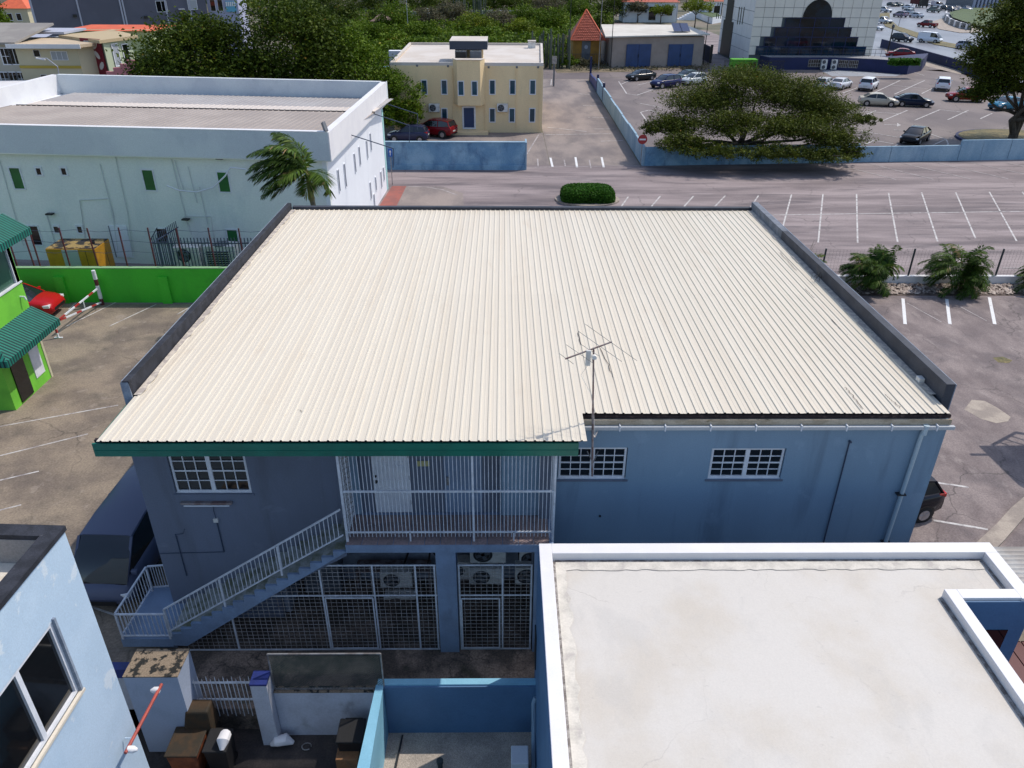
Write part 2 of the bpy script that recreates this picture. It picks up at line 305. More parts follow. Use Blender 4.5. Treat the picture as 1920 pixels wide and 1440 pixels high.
# ---------------------------------------------------------------- generators
def loft(mb,rings,closed=True,cap=True):
    n=len(rings[0]); V=[p for r in rings for p in r]; F=[]
    for i in range(len(rings)-1):
        for k in range(n if closed else n-1):
            a=i*n+k; b=i*n+(k+1)%n; F.append((a,b,b+n,a+n))
    if cap: F.append(tuple(reversed(range(n)))); F.append(tuple((len(rings)-1)*n+k for k in range(n)))
    mb.add(V,F)
CARS={}
SPEC={
 'sedan':dict(body=[(-2.25,.42,.80,.70),(-2.16,.30,.97,.82),(-1.95,.24,1.01,.87),(-1.35,.22,.99,.89),(-.5,.21,.95,.90),(.5,.21,.94,.90),(1.1,.22,.93,.89),(1.7,.23,.86,.87),(2.1,.27,.74,.81),(2.25,.38,.60,.66)],
   gh=[(-1.80,.97,.74),(-1.15,1.34,.62),(-.6,1.43,.60),(.0,1.44,.60),(.35,1.39,.61),(1.10,.95,.74)],roof=(1,4),w=(-1.36,1.36,.32),hl=(2.06,.66),tl=(-2.16,.80)),
 'hatch':dict(body=[(-1.95,.42,.85,.70),(-1.88,.30,1.0,.80),(-1.6,.24,1.04,.85),(-.8,.22,1.0,.86),(.4,.21,.97,.86),(.95,.22,.96,.85),(1.5,.24,.88,.83),(1.85,.28,.76,.77),(1.98,.4,.62,.62)],
   gh=[(-1.86,1.02,.70),(-1.55,1.42,.60),(-1.0,1.50,.58),(-.2,1.50,.58),(.2,1.44,.59),(1.0,.97,.70)],roof=(1,4),w=(-1.22,1.25,.31),hl=(1.78,.70),tl=(-1.88,.92)),
 'suv':dict(body=[(-2.2,.50,.95,.76),(-2.12,.36,1.10,.86),(-1.8,.30,1.14,.91),(-.8,.28,1.08,.92),(.5,.28,1.06,.92),(1.1,.28,1.05,.91),(1.7,.30,.99,.89),(2.05,.36,.86,.83),(2.2,.48,.70,.70)],
   gh=[(-2.08,1.10,.78),(-1.85,1.56,.68),(-1.2,1.66,.66),(-.1,1.66,.66),(.3,1.60,.67),(1.15,1.05,.78)],roof=(1,4),w=(-1.32,1.36,.37),hl=(2.03,.80),tl=(-2.13,1.0)),
 'van':dict(body=[(-2.35,.45,1.0,.80),(-2.28,.32,1.12,.86),(-1.8,.28,1.15,.88),(0,.26,1.15,.88),(1.2,.26,1.13,.88),(1.9,.28,1.06,.86),(2.25,.36,.88,.82),(2.36,.5,.68,.72)],
   gh=[(-2.33,1.08,.82),(-2.24,1.92,.72),(-1.6,2.02,.70),(.4,2.02,.70),(1.25,1.93,.71),(2.12,1.06,.80)],roof=(1,4),w=(-1.45,1.5,.34),hl=(2.22,.72),tl=(-2.29,.9),panel=True),
 'pickup':dict(body=[(-2.55,.55,.98,.80),(-2.50,.42,1.06,.88),(-1.5,.36,1.06,.90),(-.5,.34,1.05,.91),(.6,.34,1.04,.91),(1.2,.34,1.05,.90),(1.9,.36,1.0,.88),(2.35,.42,.88,.84),(2.5,.55,.72,.74)],
   gh=[(-.85,1.03,.78),(-.70,1.62,.68),(-.3,1.70,.66),(.2,1.70,.66),(.5,1.63,.67),(1.3,1.03,.78)],roof=(1,4),w=(-1.6,1.6,.38),hl=(2.33,.82),tl=(-2.50,.9),bed=True),
}
def car_proto(kind):
    s=SPEC[kind]; R=bpy.data.objects.new('car',None); 
    b=MB(); rings=[]
    for x,zl,zt,h in s['body']:
        half=[(0,zl),(h*.86,zl),(h*.98,zl+.12),(h,(zl+zt)/2),(h*.975,zt-.10),(h*.88,zt-.01),(h*.5,zt+.02),(0,zt+.03)]
        rings.append([(x,y,z) for y,z in half]+[(x,-y,z) for y,z in reversed(half[1:-1])])
    loft(b,rings)
    body=b.build('body',m_car,R,smooth=True,angle=50)
    g=MB(); rings=[]
    zb={}
    for i,(x,zt,h) in enumerate(s['gh']):
        z0=np.interp(x,[q[0] for q in s['body']],[q[2] for q in s['body']])-.06
        hb=np.interp(x,[q[0] for q in s['body']],[q[3] for q in s['body']])*.89
        zt=max(zt,z0+.03)
        rings.append([(x,-hb,z0),(x,-h,zt-.03),(x,-h*.8,zt),(x,h*.8,zt),(x,h,zt-.03),(x,hb,z0)])
    loft(g,rings); g.build('windows',m_cglass,R,smooth=True,angle=50)
    rf=MB(); a,c=s['roof']; rr=[]
    for i in range(a,c+1):
        x,zt,h=s['gh'][i]; ex=.0
        rr.append([(x,-h*1.03,zt-.055),(x,-h*1.0,zt-.005),(x,-h*.8,zt+.022),(x,h*.8,zt+.022),(x,h*1.0,zt-.005),(x,h*1.03,zt-.055)])
    loft(rf,rr); 
    G_=s['gh']
    def basept(i,sg,out=1.01):
        x=G_[i][0]; z0=np.interp(x,[q[0] for q in s['body']],[q[2] for q in s['body']])-.03
        hb=np.interp(x,[q[0] for q in s['body']],[q[3] for q in s['body']])*.89*out
        return Vector((x,sg*hb,z0))
    for sg in(-1,1):
        top=lambda i:Vector((G_[i][0],sg*G_[i][2]*1.02,G_[i][1]-.03))
        rf.bar(basept(0,sg),top(a),.10,.05); rf.bar(basept(len(G_)-1,sg),top(c),.07,.05)
        xm=(G_[a][0]+G_[c][0])/2; 
        hb=np.interp(xm,[q[0] for q in s['body']],[q[3] for q in s['body']])*.89*1.01; zz=np.interp(xm,[q[0] for q in s['body']],[q[2] for q in s['body']])
        rf.bar((xm,sg*hb,zz-.04),(xm,sg*G_[a+1][2]*1.02,G_[a+1][1]-.03),.07,.05)
        if s.get('panel'):
            rf.add([(-2.3,sg*(.80),1.08),(.2,sg*(.805),1.10),(.2,sg*.735,1.9),(-2.2,sg*.735,1.88)],[(0,1,2,3)] if sg<0 else [(3,2,1,0)])
            rf.add([(-2.3,sg*(.795),1.08),(.2,sg*(.80),1.10),(.2,sg*.725,1.9),(-2.2,sg*.725,1.88)],[(3,2,1,0)] if sg<0 else [(0,1,2,3)])
    rf.build('roof',m_car,R,smooth=True,angle=40)
    if s.get('bed'):
        q=MB(); q.box(-2.40,-.95,-.72,.72,1.02,1.095); q.build('bed',m_black,R)
    xr,xf,r=s['w']; hw=max(q[3] for q in s['body'])
    for x in(xr,xf):
        for sg in(-1,1):
            ar=MB(); hh=np.interp(x,[q[0] for q in s['body']],[q[3] for q in s['body']])
            ar.disc((x,sg*(hh-.03),r+.02),r*1.17,(0,sg,0),20,.037); ar.build('wheel_arch',m_black,R)
            t=MB(); t.tube([(x,sg*(hh-.16),r),(x,sg*(hh-.15),r),(x,sg*(hh+.005),r),(x,sg*(hh+.02),r)],[r*.8,r,r,r*.9],20)
            w=t.build('wheel',m_tyre,R,smooth=True)
            m=MB(); m.disc((x,sg*(hh+.018),r),r*.62,(0,sg,0),16,.012)
            for k in range(5):
                an=2*PI*k/5; m.bar((x,sg*(hh+.034),r),(x+math.cos(an)*r*.6,sg*(hh+.034),r+math.sin(an)*r*.6),.05,.012,up=(0,1,0))
            m.build('rim',m_rim,w)
    hx,hz=s['hl']; tx,tz=s['tl']
    for sg in(-1,1):
        hb=np.interp(hx,[q[0] for q in s['body']],[q[3] for q in s['body']])
        q=MB(); q.box(hx-.22,hx+.10,sg*hb*.93-.13,sg*hb*.93+.055*sg+.02,hz-.07,hz+.07) if sg>0 else q.box(hx-.22,hx+.10,-hb*.93-.075,-hb*.93+.13,hz-.07,hz+.07)
        q.build('headlight',m_lamp,R,bevel=.02)
        hb=np.interp(tx,[q[0] for q in s['body']],[q[3] for q in s['body']])
        q=MB(); y=sg*hb*.90; q.box(tx-.05,tx+.22,min(y-sg*.18,y+sg*.06),max(y-sg*.18,y+sg*.06),tz-.06,tz+.09); q.build('tail_light',m_tail,R,bevel=.015)
        mx=G_[-1][0]-.30; hb=np.interp(mx,[q[0] for q in s['body']],[q[3] for q in s['body']]); zz=np.interp(mx,[q[0] for q in s['body']],[q[2] for q in s['body']])
        q=MB(); q.box(mx-.06,mx+.06,sg*(hb+.03)-.09,sg*(hb+.03)+.09,zz+.02,zz+.16); q.build('mirror',m_car,R,bevel=.03)
    q=MB(); q.box(s['body'][-1][0]-.10,s['body'][-1][0]+.012,-.50,.50,.42,.56); q.build('grille',m_black,R)
    q=MB(); q.box(s['body'][0][0]-.015,s['body'][0][0]+.1,-.26,.26,.62,.74); q.build('number_plate',m_plate,R)
    q=MB(); q.box(s['body'][0][0]-.02,s['body'][0][0]+.2,-.66,.66,.34,.44); q.build('bumper_trim',m_black,R)
    return R
def car(kind,loc,deg,color,name,label,cat='car',group=None):
    if kind not in CARS: CARS[kind]=car_proto(kind)
    o=dup(CARS[kind],None,loc,math.radians(deg)); o.name=name; o.scale=(1.07,1.07,1.07); tag(o,label,cat,group)
    for ch in o.children:
        if ch.name.split('.')[0] in('body','roof','mirror'): ch.color=(*color,1)
    return o
# foliage --------------------------------------------------------
def leaf_mesh(C,size,tint,up=.35,aspect=.55):
    n=len(C); d=rng.normal(size=(n,3)); d[:,2]*=.5; d/=np.linalg.norm(d,axis=1)[:,None]
    nn=rng.normal(size=(n,3)); nn[:,2]=np.abs(nn[:,2])+up; nn/=np.linalg.norm(nn,axis=1)[:,None]
    a=np.cross(d,nn); a/=np.linalg.norm(a,axis=1)[:,None]+1e-9; b=np.cross(nn,a)
    s=(size*rng.uniform(.6,1.35,n))[:,None]
    bend=nn*s*.12
    P=np.stack([C-b*s*.5-bend,C+a*s*aspect*.5,C+b*s*.5-bend,C-a*s*aspect*.5],1).reshape(-1,3)
    return P,np.arange(4*n).reshape(n,4),tint
def mesh_np(name,P,F,tint,mat,parent,kind=None,label=None):
    off=np.array(root_loc(parent)) if parent is not None else np.zeros(3)
    me=bpy.data.meshes.new(name); P=P-off; n=len(F); k=F.shape[1]
    me.vertices.add(len(P)); me.vertices.foreach_set('co',P.astype(np.float32).ravel())
    me.loops.add(n*k); me.loops.foreach_set('vertex_index',F.astype(np.int32).ravel())
    me.polygons.add(n); me.polygons.foreach_set('loop_start',np.arange(0,n*k,k,dtype=np.int32))
    me.materials.append(mat)
    if tint is not None:
        at=me.attributes.new('tint','FLOAT','FACE'); at.data.foreach_set('value',tint.astype(np.float32))
    me.update(calc_edges=True)
    o=bpy.data.objects.new(name,me); COL.objects.link(o)
    if parent is not None: o.parent=parent
    if kind: o['kind']=kind
    if label: o['label']=label
    return o
def blob_points(blobs,leaf_n,cl=.16,shell=.55):
    out=[];T=[]
    vol=[b[3]*b[4]*b[5] for b in blobs]; tot=sum(v**.67 for v in vol)
    for b,v in zip(blobs,vol):
        n=int(leaf_n*v**.67/tot); k=max(6,n//34)
        d=rng.normal(size=(k,3)); d/=np.linalg.norm(d,axis=1)[:,None]
        r=rng.uniform(shell,1.0,k)[:,None]; r*=rng.uniform(.86,1.12,k)[:,None]
        cc=d*r*np.array(b[3:6])+np.array(b[:3])
        cc=cc[cc[:,2]>b[2]-b[5]*.75]
        if len(cc)==0: continue
        ct=rng.normal(0,.13,len(cc)); 
        idx=rng.integers(0,len(cc),n); sz=cl*(b[3]*b[4]*b[5])**(1/3)
        p=cc[idx]+rng.normal(size=(n,3))*np.array([sz,sz,sz*.65])
        out.append(p); T.append(np.clip(.42+ct[idx]+rng.normal(0,.13,n),0,1))
    return np.concatenate(out),np.concatenate(T)
def tree(name,label,cat,base,blobs,mat,n=5000,leaf=.4,trunk=.25,limbs=7,group=None,cl=.16,shell=.55,up=.35,fork=.3,bark=None,stems=1,asp=.55):
    """blobs in metres relative to the foot of the tree"""
    T=thing(name,label,cat,base,0,group); bx,by,bz=base
    bl=[(b[0]+bx,b[1]+by,b[2]+bz,b[3],b[4],b[5]) for b in blobs]
    P,t=blob_points(bl,n,cl,shell)
    P[:,2]=np.maximum(P[:,2],bz+.12)
    P,F,t=leaf_mesh(P,leaf,t,up,asp); mesh_np('crown',P,F,t,mat,T)
    tr=MB(); zc=np.mean([b[2] for b in bl]); zlow=min(b[2]-b[5]*.5 for b in bl)
    hh=max(.3,(zlow-bz))
    for st in range(stems):
        ox=rng.normal()*.25*(stems>1); oy=rng.normal()*.2*(stems>1)
        f=Vector((bx+ox*3*fork,by+oy*2,bz+hh*(.55+.3*rng.random())))
        tr.tube([(bx+ox,by+oy,bz-.1),(bx+ox*1.5+.05,by+oy,bz+hh*.3),f],[trunk*1.25,trunk*.95,trunk*.8],8)
        for i in range(max(1,limbs//stems)):
            b=bl[(i*stems+st)%len(bl)]; e=Vector((b[0]+rng.normal()*b[3]*.35,b[1]+rng.normal()*b[4]*.35,b[2]+b[5]*rng.uniform(-.1,.5)))
            mdl=f.lerp(e,.5)+Vector((rng.normal()*.3,rng.normal()*.3,-.15*abs((e-f).length)*.5+rng.normal()*.15))
            tr.tube([f,f.lerp(mdl,.5)+Vector((0,0,.1)),mdl,e],[trunk*.6,trunk*.45,trunk*.32,trunk*.12],6,False)
    tr.build('trunk',bark or m_bark,T,smooth=True)
    return T
def frond_arrays(p0,dirv,L,droop,wind,nl=22,ll=.5,wl=.05,tw=0):
    """curved midrib with two rows of narrow leaflets"""
    pts=[Vector(p0)]; d=Vector(dirv).normalized(); N=12
    for i in range(N):
        d=(d+Vector((wind[0],wind[1],-droop))*(1.0/N)*(.5+1.4*i/N)).normalized(); pts.append(pts[-1]+d*(L/N))
    V=[];F=[];T=[]
    for i in range(nl):
        s=.12+.88*(i+.5)/nl; k=min(N-1,int(s*N)); fr=s*N-k; p=pts[k].lerp(pts[k+1],min(1,fr)); dd=(pts[k+1]-pts[k]).normalized()
        side=dd.cross(Vector((0,0,1))); side=side.normalized() if side.length>.01 else Vector((1,0,0))
        upv=side.cross(dd).normalized(); l=ll*(math.sin(PI*min(1,(s*.92+.08)))**.55)*rng.uniform(.8,1.1)+.05
        for sg in(-1,1):
            o=(side*sg*.9+dd*.55+Vector((wind[0]*.35,wind[1]*.35,-.25-.35*rng.random()))+upv*.25).normalized()
            tip=p+o*l+Vector((0,0,-l*.15)); mid=p+o*l*.5
            w=dd*(wl*.5)
            n=len(V); V+=[p-w*.6,mid-w,tip,mid+w]; F.append((n,n+1,n+2,n+3)); T.append(float(np.clip(.45+rng.normal()*.17+tw,0,1)))
    for i in range(N):
        n=len(V); a=pts[i];b=pts[i+1]; dd=(b-a).normalized(); side=dd.cross(Vector((0,0,1))); side=side.normalized() if side.length>.01 else Vector((1,0,0))
        w0=.028*(1-i/N)+.006; w1=.028*(1-(i+1)/N)+.006
        V+=[a-side*w0,b-side*w1,b+side*w1,a+side*w0]; F.append((n,n+1,n+2,n+3)); T.append(.75)
        n=len(V); V+=[a-Vector((0,0,w0)),b-Vector((0,0,w1)),b+Vector((0,0,w1)),a+Vector((0,0,w0))]; F.append((n,n+1,n+2,n+3)); T.append(.75)
    return np.array([tuple(v) for v in V]),np.array(F),np.array(T)
def areca(label,base,h,n,seed):
    T=thing('areca_palm',label,'palm',base,0,'areca palms in the pebble bed')
    st=MB(); r=np.random.default_rng(seed); B=Vector(base)
    for i in range(n):
        a=r.uniform(0,2*PI); sp=r.uniform(.05,.45); foot=B+Vector((math.cos(a)*sp*.6,math.sin(a)*sp*.5,0))
        top=foot+Vector((math.cos(a)*sp*1.1-.06*h,math.sin(a)*sp*.8-.05,h*r.uniform(.18,.62)))
        st.tube([foot,foot.lerp(top,.5)+Vector((.05,0,0)),top],[.028,.024,.016],5,False)
        for k in range(4):
            az=a+r.normal()*1.2; el=r.uniform(.25,1.25)
            P,F,t=frond_arrays(top,(math.cos(az)*math.cos(el),math.sin(az)*math.cos(el),math.sin(el)),h*r.uniform(.42,.66),r.uniform(1.2,2.2),(-.7,-.2),24,.36*h/2.4,.075,r.normal()*.08+(.22 if r.random()<.12 else 0))
            mesh_np('frond',P,F,t,l_palm,T)
    for k in range(3):
        st.tube([B+Vector((r.normal()*.2,0,.3)),B+Vector((.3+r.random()*.5,r.normal()*.2,h*r.uniform(.95,1.12)))],[.018,.004],4,False)
    st.build('stem',m_stem,T,smooth=True)
    return T
# ac units -------------------------------------------------------
def ac_unit(label,x,y,z,w=.9,h=.62,d=.34,fans=1,group='air conditioner units',parent=None,side=-1,mat=None,name='ac_unit'):
    """box with fan openings on the face towards -Y"""
    T=thing(name,label,'air conditioner',(x,y,z),0,group); b=MB(); b.box(x-w/2,x+w/2,y,y+d,z+.04,z+h)
    b.build('casing',mat or m_acw,T,bevel=.02)
    for k in range(fans):
        fh=h/fans; r=min(w*.30,fh*.40); c=(x-w*.14 if fans==1 else x-w*.1,y-.001,z+fh*(k+.5)+.02)
        q=MB(); q.disc((c[0],y+.012,c[2]),r,(0,-1,0),24,.016); f=q.build('fan',m_acd,T)
        g=MB()
        for rr in (r*.45,r*.75,r*1.0):
            ring=[(c[0]+math.cos(2*PI*i/18)*rr,y-.012,c[2]+math.sin(2*PI*i/18)*rr) for i in range(19)]; g.tube(ring,.007,4,False)
        for i in range(4): g.bar((c[0],y-.01,c[2]),(c[0]+math.cos(PI*i/2+.4)*r*.8,y-.01,c[2]+math.sin(PI*i/2+.4)*r*.8),.10*r/.26,.008,up=(0,1,0))
        g.build('fan_guard',m_acg,f)
    q=MB(); q.box(x+w*.24,x+w*.46,y-.006,y+.01,z+.10,z+h*.9); q.build('side_panel',mat or m_acw,T)
    q=MB(); q.box(x-w*.42,x-w*.30,y+.02,y+d-.02,z,z+.04); q.box(x+w*.30,x+w*.42,y+.02,y+d-.02,z,z+.04); q.build('feet',m_acg,T)
    return T
def glazed(parent,x0,x1,z0,z1,y,units=2,cols=3,rows=4,fr=.055,recess=.07):
    """window in a wall facing -Y: frame part, panes one by one below it"""
    f=MB(); uw=(x1-x0)/units
    for u in range(units):
        a=x0+u*uw; b=a+uw
        f.box(a,a+fr,y,y+.06,z0,z1); f.box(b-fr,b,y,y+.06,z0,z1); f.box(a+fr,b-fr,y,y+.06,z0,z0+fr); f.box(a+fr,b-fr,y,y+.06,z1-fr,z1)
    f.box(x0-.02,x1+.02,y-.02,y+.05,z0-.03,z0)
    F=f.build('window_frame',m_white,parent)
    bars=MB(); P=[]
    for u in range(units):
        a=x0+u*uw+fr; b=x0+(u+1)*uw-fr; cw=(b-a)/cols; rh=(z1-z0-2*fr)/rows
        for i in range(1,cols): bars.box(a+i*cw-.011,a+i*cw+.011,y+.002,y+.035,z0+fr,z1-fr)
        for j in range(1,rows):
            t=.02 if j==rows//2 else .011; bars.box(a,b,y+.006,y+.03,z0+fr+j*rh-t,z0+fr+j*rh+t)
        for i in range(cols):
            for j in range(rows): P.append((a+(i+.5)*cw,z0+fr+(j+.5)*rh))
    bars.build('glazing_bars',m_white,F)
    p=MB(); px,pz=P[0]; p.box(px-cw/2+.003,px+cw/2-.003,y+.038,y+.045,pz-rh/2+.003,pz+rh/2-.003); o=p.build('pane',m_glass,F)
    row(o,[(q[0]-px,0,q[1]-pz) for q in P[1:]])
    d=MB(); d.box(x0+fr*.5,x1-fr*.5,y+.05,y+.058,z0+fr*.5,z1-fr*.5); d.build('blind',m_acd,F)
    return F
def wall(mb,x0,x1,z0,z1,y0,y1,holes=()):
    xs=sorted({x0,x1,*[h[0] for h in holes],*[h[1] for h in holes]}); zs=sorted({z0,z1,*[h[2] for h in holes],*[h[3] for h in holes]})
    for i in range(len(xs)-1):
        for j in range(len(zs)-1):
            cx=(xs[i]+xs[i+1])/2; cz=(zs[j]+zs[j+1])/2
            if any(h[0]<cx<h[1] and h[2]<cz<h[3] for h in holes): continue
            if xs[i]<x0 or xs[i+1]>x1: continue
            mb.box(xs[i],xs[i+1],y0,y1,zs[j],zs[j+1])
# ================================================================ GROUND
def surf(name,pts,z,mat,parent=None):
    o=MB().sheet([(p[0],p[1],z) for p in pts]).build(name,mat,parent); 
    if parent is None: o['kind']='structure'
    return o
surf('ground',[(-2500,13.2),(2500,13.2),(2500,4000),(-2500,4000)],0,m_dirt)
surf('yard_ground',[(-60,-60),(60,-60),(60,13.2),(-60,13.2)],-.8,M('dark_shaded_yard_floor',(.030,.026,.026),(.065,.052,.046),scale=1.2,lo=.4,hi=.65,detail=9,fine=.2,fscale=20,bump=.3))  # dark floor; the yard's shade is also put into its colour
surf('far_ground',[(-2500,-2500),(2500,-2500),(2500,-60),(-2500,-60)],-.8,m_dirt)
kb=MB(); kb.add([(-60,13.2,-.8),(60,13.2,-.8),(60,13.2,0),(-60,13.2,0)],[(0,1,2,3)]); kb.build('ground_step',m_dirtF)['kind']='structure'
asph=surf('parking_lot',[(-9.5,17.0),(80,17.0),(80,74.2),(49.9,74.2),(13,71.4),(12.6,71.4),(4.3,71.4),(-60,71.4),(-60,39.3),(-9.5,39.3)],.004,m_asph)
lotR=surf('side_parking_lot',[(11.6,17.2),(60,17.2),(60,40.4),(11.6,40.4)],.008,m_asphR)
lotL=surf('left_parking_lot',[(-60,13.2),(-9.6,13.2),(-9.6,39.3),(-60,39.3)],.008,m_lotL)
surf('alley_floor',[(-9.5,13.2),(0.8,13.2),(0.8,18),(-9.5,18)],.012,m_dirtF)
surf('service_strip',[(0.8,13.9),(11.5,13.9),(11.5,16.3),(0.8,16.3)],.008,m_dirtF)
park=surf('rear_car_park',[(13.3,74),(49.9,76),(95,80),(75,140),(30,134),(13.6,127)],.004,m_park)
surf('driveway',[(4.35,71.4),(12.6,71.4),(13.1,127),(4.35,127)],.008,m_drive)
surf('front_road_strip',[(-40,127.2),(13.6,127.2),(30,134),(75,140),(120,118),(120,128),(72,148),(30,140),(-40,134)],.012,m_park)
surf('yellow_house_yard',[(-14,71.4),(4.3,71.4),(4.3,86),(-14,86)],.012,m_drive)
surf('plaza',[(37,141),(52,141),(52,215),(30,240)],.012,m_asph)
surf('main_road',[G(1600,120),G(1800,137),G(1960,190),G(1960,-40),G(1560,-40),G(1560,60)],.004,m_road)
surf('road_median',[G(*p) for p in ((1645,26),(1668,24),(1668,36),(1684,50),(1722,62),(1765,78),(1796,84),(1796,92),(1752,84),(1716,70),(1660,50))],.10,m_grassdry)
surf('road_island',[G(*p) for p in ((1745,42),(1776,32),(1830,50),(1840,62),(1800,62),(1760,55))],.10,m_patch)
surf('island_grass',[G(*p) for p in ((1779,27),(1810,18),(1900,18),(1900,60),(1830,52),(1800,42),(1784,36))],.6,m_grass)
surf('red_footpath',[G(710,388),G(735,349),G(762,349),G(741,392)],.014,m_footp)
surf('tan_apron',[G(741,392),G(762,349),G(830,350),G(868,362),G(870,392)],.010,m_drive)
surf('cement_patch',[G(*p) for p in ((1808,768),(1822,750),(1846,752),(1870,765),(1895,782),(1890,790),(1868,794),(1840,786))],.013,m_patch)
surf('rust_patch',[G(*p) for p in ((1861,671),(1880,669),(1898,676),(1892,681),(1872,680))],.013,m_grassdry)
# painted lines: segments read off the ground, each one a strip of paint on its lot
def line(parent,a,b,w=.11,z=.012,mat=None,name='painted_line'):
    p=G(*a);q=G(*b); d=(q-p).normalized(); s=Vector((-d.y,d.x,0))*w/2; z=Vector((0,0,z))
    return MB().quad(p-s+z,q-s+z,q+s+z,p+s+z).build(name,mat or m_line,parent)
for a,b in [((1422,367),(1390,415)),((1484,365),(1466,432)),((1543,364),(1534,455)),((1606,364),(1608,455)),((1666,362),(1683,454)),((1728,361),(1758,453)),((1792,361),(1829,447)),((1855,360),(1906,452)),((1917,360),(1970,440)),
            ((1360,367),(1328,400)),((1300,368),(1275,396)),((1238,368),(1219,390)),((1178,369),(1163,390))]:
    line(asph,a,b,.11)
line(asph,(1395,404),(1950,396),.10)
for a,b in [((1032,296),(1036,313)),((1079,295),(1082,314)),((1128,295),(1132,314))]: line(asph,a,b,.2,.02,m_lineW)
for a,b in [((1008,298),(1009,312)),((1105,300),(1108,316)),((1058,300),(1060,312)),((1000,314),(1195,311)),((765,350),(800,351)),((800,351),(830,356)),((830,356),(857,366)),((1720,503),(1750,504)),((1686,518),(1706,532)),((1838,505),(1880,531)),((1880,503),(1915,503))]: line(asph,a,b,.12,.02,m_lineF)
for k in range(7): line(asph,(1560+k*65,306.5-k*.3),(1680+k*70,337-k*.5),.14,.02,m_lineF)
for a,b in [((1693,560),(1697,608)),((1775,561),(1781,608)),((1855,558),(1865,608)),((1936,556),(1950,607))]: line(lotR,a,b,.17,.014,m_lineW)
for a,b in [((1700,568),(1765,604)),((1800,575),(1850,602)),((1550,560),(1600,580))]: line(lotR,a,b,.06,.014,m_lineF)
for a,b in [((1740,903),(1816,914)),((1750,976),(1852,993))]: line(lotR,a,b,.10,.014)
for a,b in [((0,855),(165,814)),((0,901),(73,884)),((0,957),(40,947)),((0,800),(222,760)),((205,612),(293,571)),((125,612),(222,565)),((332,590),(360,574)),((255,1036),(304,1048)),((170,1138),(220,1155)),((128,581),(145,566))]: line(lotL,a,b,.07,.014,m_line)
for a,b in [((1026,239),(1100,247)),((1083,176),(1110,178)),((1093,198),(1128,199)),((1103,220),(1138,221)),((1115,242),(1152,242)),((1127,265),(1168,264)),((1010,253),(986,292)),((1034,149),(1033,160)),((1020,253),(1145,251))]: line(asph,a,b,.13,.024,m_lineF if b[1]>246 and b[0]<1000 else m_line)
for a,b in [((1160,153),(1175,176)),((1175,176),(1194,179)),((1194,179),(1225,168)),((1165,158),(1180,152)),((1195,160),(1230,152)),((1200,194),(1240,202)),((1201,211),(1216,207)),((1216,207),(1236,211)),((1201,211),(1215,230)),
            ((1580,150+25),(1607,165)),((1637,175),(1688,151)),((1677,177),(1734,151)),((1672,160),(1740,167)),((1728,176),(1748,166)),((1608,221),(1642,208)),((1654,227),(1702,207)),((1715,226),(1762,206)),((1777,225),(1816,207)),((1838,223),(1860,213)),
            ((1585,207),(1690,214)),((1762,206),(1815,212)),((1615,246),(1690,259)),((1605,258),(1675,270)),((1622,271),(1641,263)),((1676,244),(1700,245)),((1700,245),(1745,252)),((1745,252),(1774,262)),((1774,262),(1778,271)),((1778,271),(1770,277)),((1740,277),(1772,262)),((1675,276),(1683,271))]: line(park,a,b,.16,.03,m_line)
line(park,(1658,234),(1684,235),.2,.03); MB().sheet([tuple(G(*p)+Vector((0,0,.032))) for p in ((1682,231),(1689,235),(1682,238))]).build('painted_arrow',m_line,park)
MB().sheet([tuple(G(*p)+Vector((0,0,.032))) for p in ((1128,152),(1134,158),(1131,158),(1136,157))]).build('painted_arrow',m_line,park)
surf('bay_strip',[G(*p) for p in ((1540,133),(1560,130),(1690,140),(1680,143),(1560,143))],.016,M('bay_concrete',(.30,.32,.36),(.25,.27,.30),fine=.06))
for k in range(5): line(park,(1555+k*37,133),(1585+k*37,142),.16,.034)
ks=MB()
kp=[G(*p) for p in ((1820,1030),(1836,1015),(1868,985),(1893,957),(1925,930))]
kq=[G(*p) for p in ((1868,1030),(1880,1018),(1900,995),(1920,972),(1945,955))]
V=[];F=[]
for a,b in zip(kp,kq): V+=[(a.x,a.y,.0),(a.x,a.y,.10),(b.x,b.y,.10),(b.x,b.y,0)]
for i in range(len(kp)-1):
    for k in range(3): F.append((4*i+k,4*i+k+1,4*i+k+5,4*i+k+4))
ks.add(V,F).build('kerb_strip',m_patch)['kind']='structure'

# ================================================================ MAIN BUILDING
YF=16.3; XL=-9.5; XR=11.25; YB=34.0
WB=thing('warehouse_building','long two storey blue building with a cream ribbed sheet metal roof','building',(0.9,25,0))
fw=MB()   # right (blue) front wall
winR=[(1.42,3.2,4.98,5.98),(5.36,7.28,4.98,5.95)]
wall(fw,1.28,XR,0,6.8,YF,YF+.22,winR); 
fw.build('front_wall',m_blueR,WB,label='brighter blue front wall right of the balcony')
fl=MB(); winL=[(-8.62,-6.62,4.54,5.92)]
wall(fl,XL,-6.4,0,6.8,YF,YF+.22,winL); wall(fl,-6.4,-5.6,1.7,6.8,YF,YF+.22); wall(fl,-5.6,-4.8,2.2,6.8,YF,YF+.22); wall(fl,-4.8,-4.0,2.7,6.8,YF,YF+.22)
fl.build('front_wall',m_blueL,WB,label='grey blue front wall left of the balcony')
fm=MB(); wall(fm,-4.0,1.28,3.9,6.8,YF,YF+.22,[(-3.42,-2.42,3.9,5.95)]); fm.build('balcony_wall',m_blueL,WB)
ct=MB(); ct.box(-.05,.95,YF-.16,YF-.003,3.92,6.55); ct.build('pilaster',m_blueR,WB); ct=MB(); ct.box(-4.0,-3.75,YF-.1,YF-.003,3.92,6.5); ct.build('pilaster',m_blueR,WB)
bd=MB(); bd.box(-1.55,-.55,YF-.03,YF-.003,3.92,6.0); D2=bd.build('door',m_blueC,WB,label='flush blue door behind the grille')
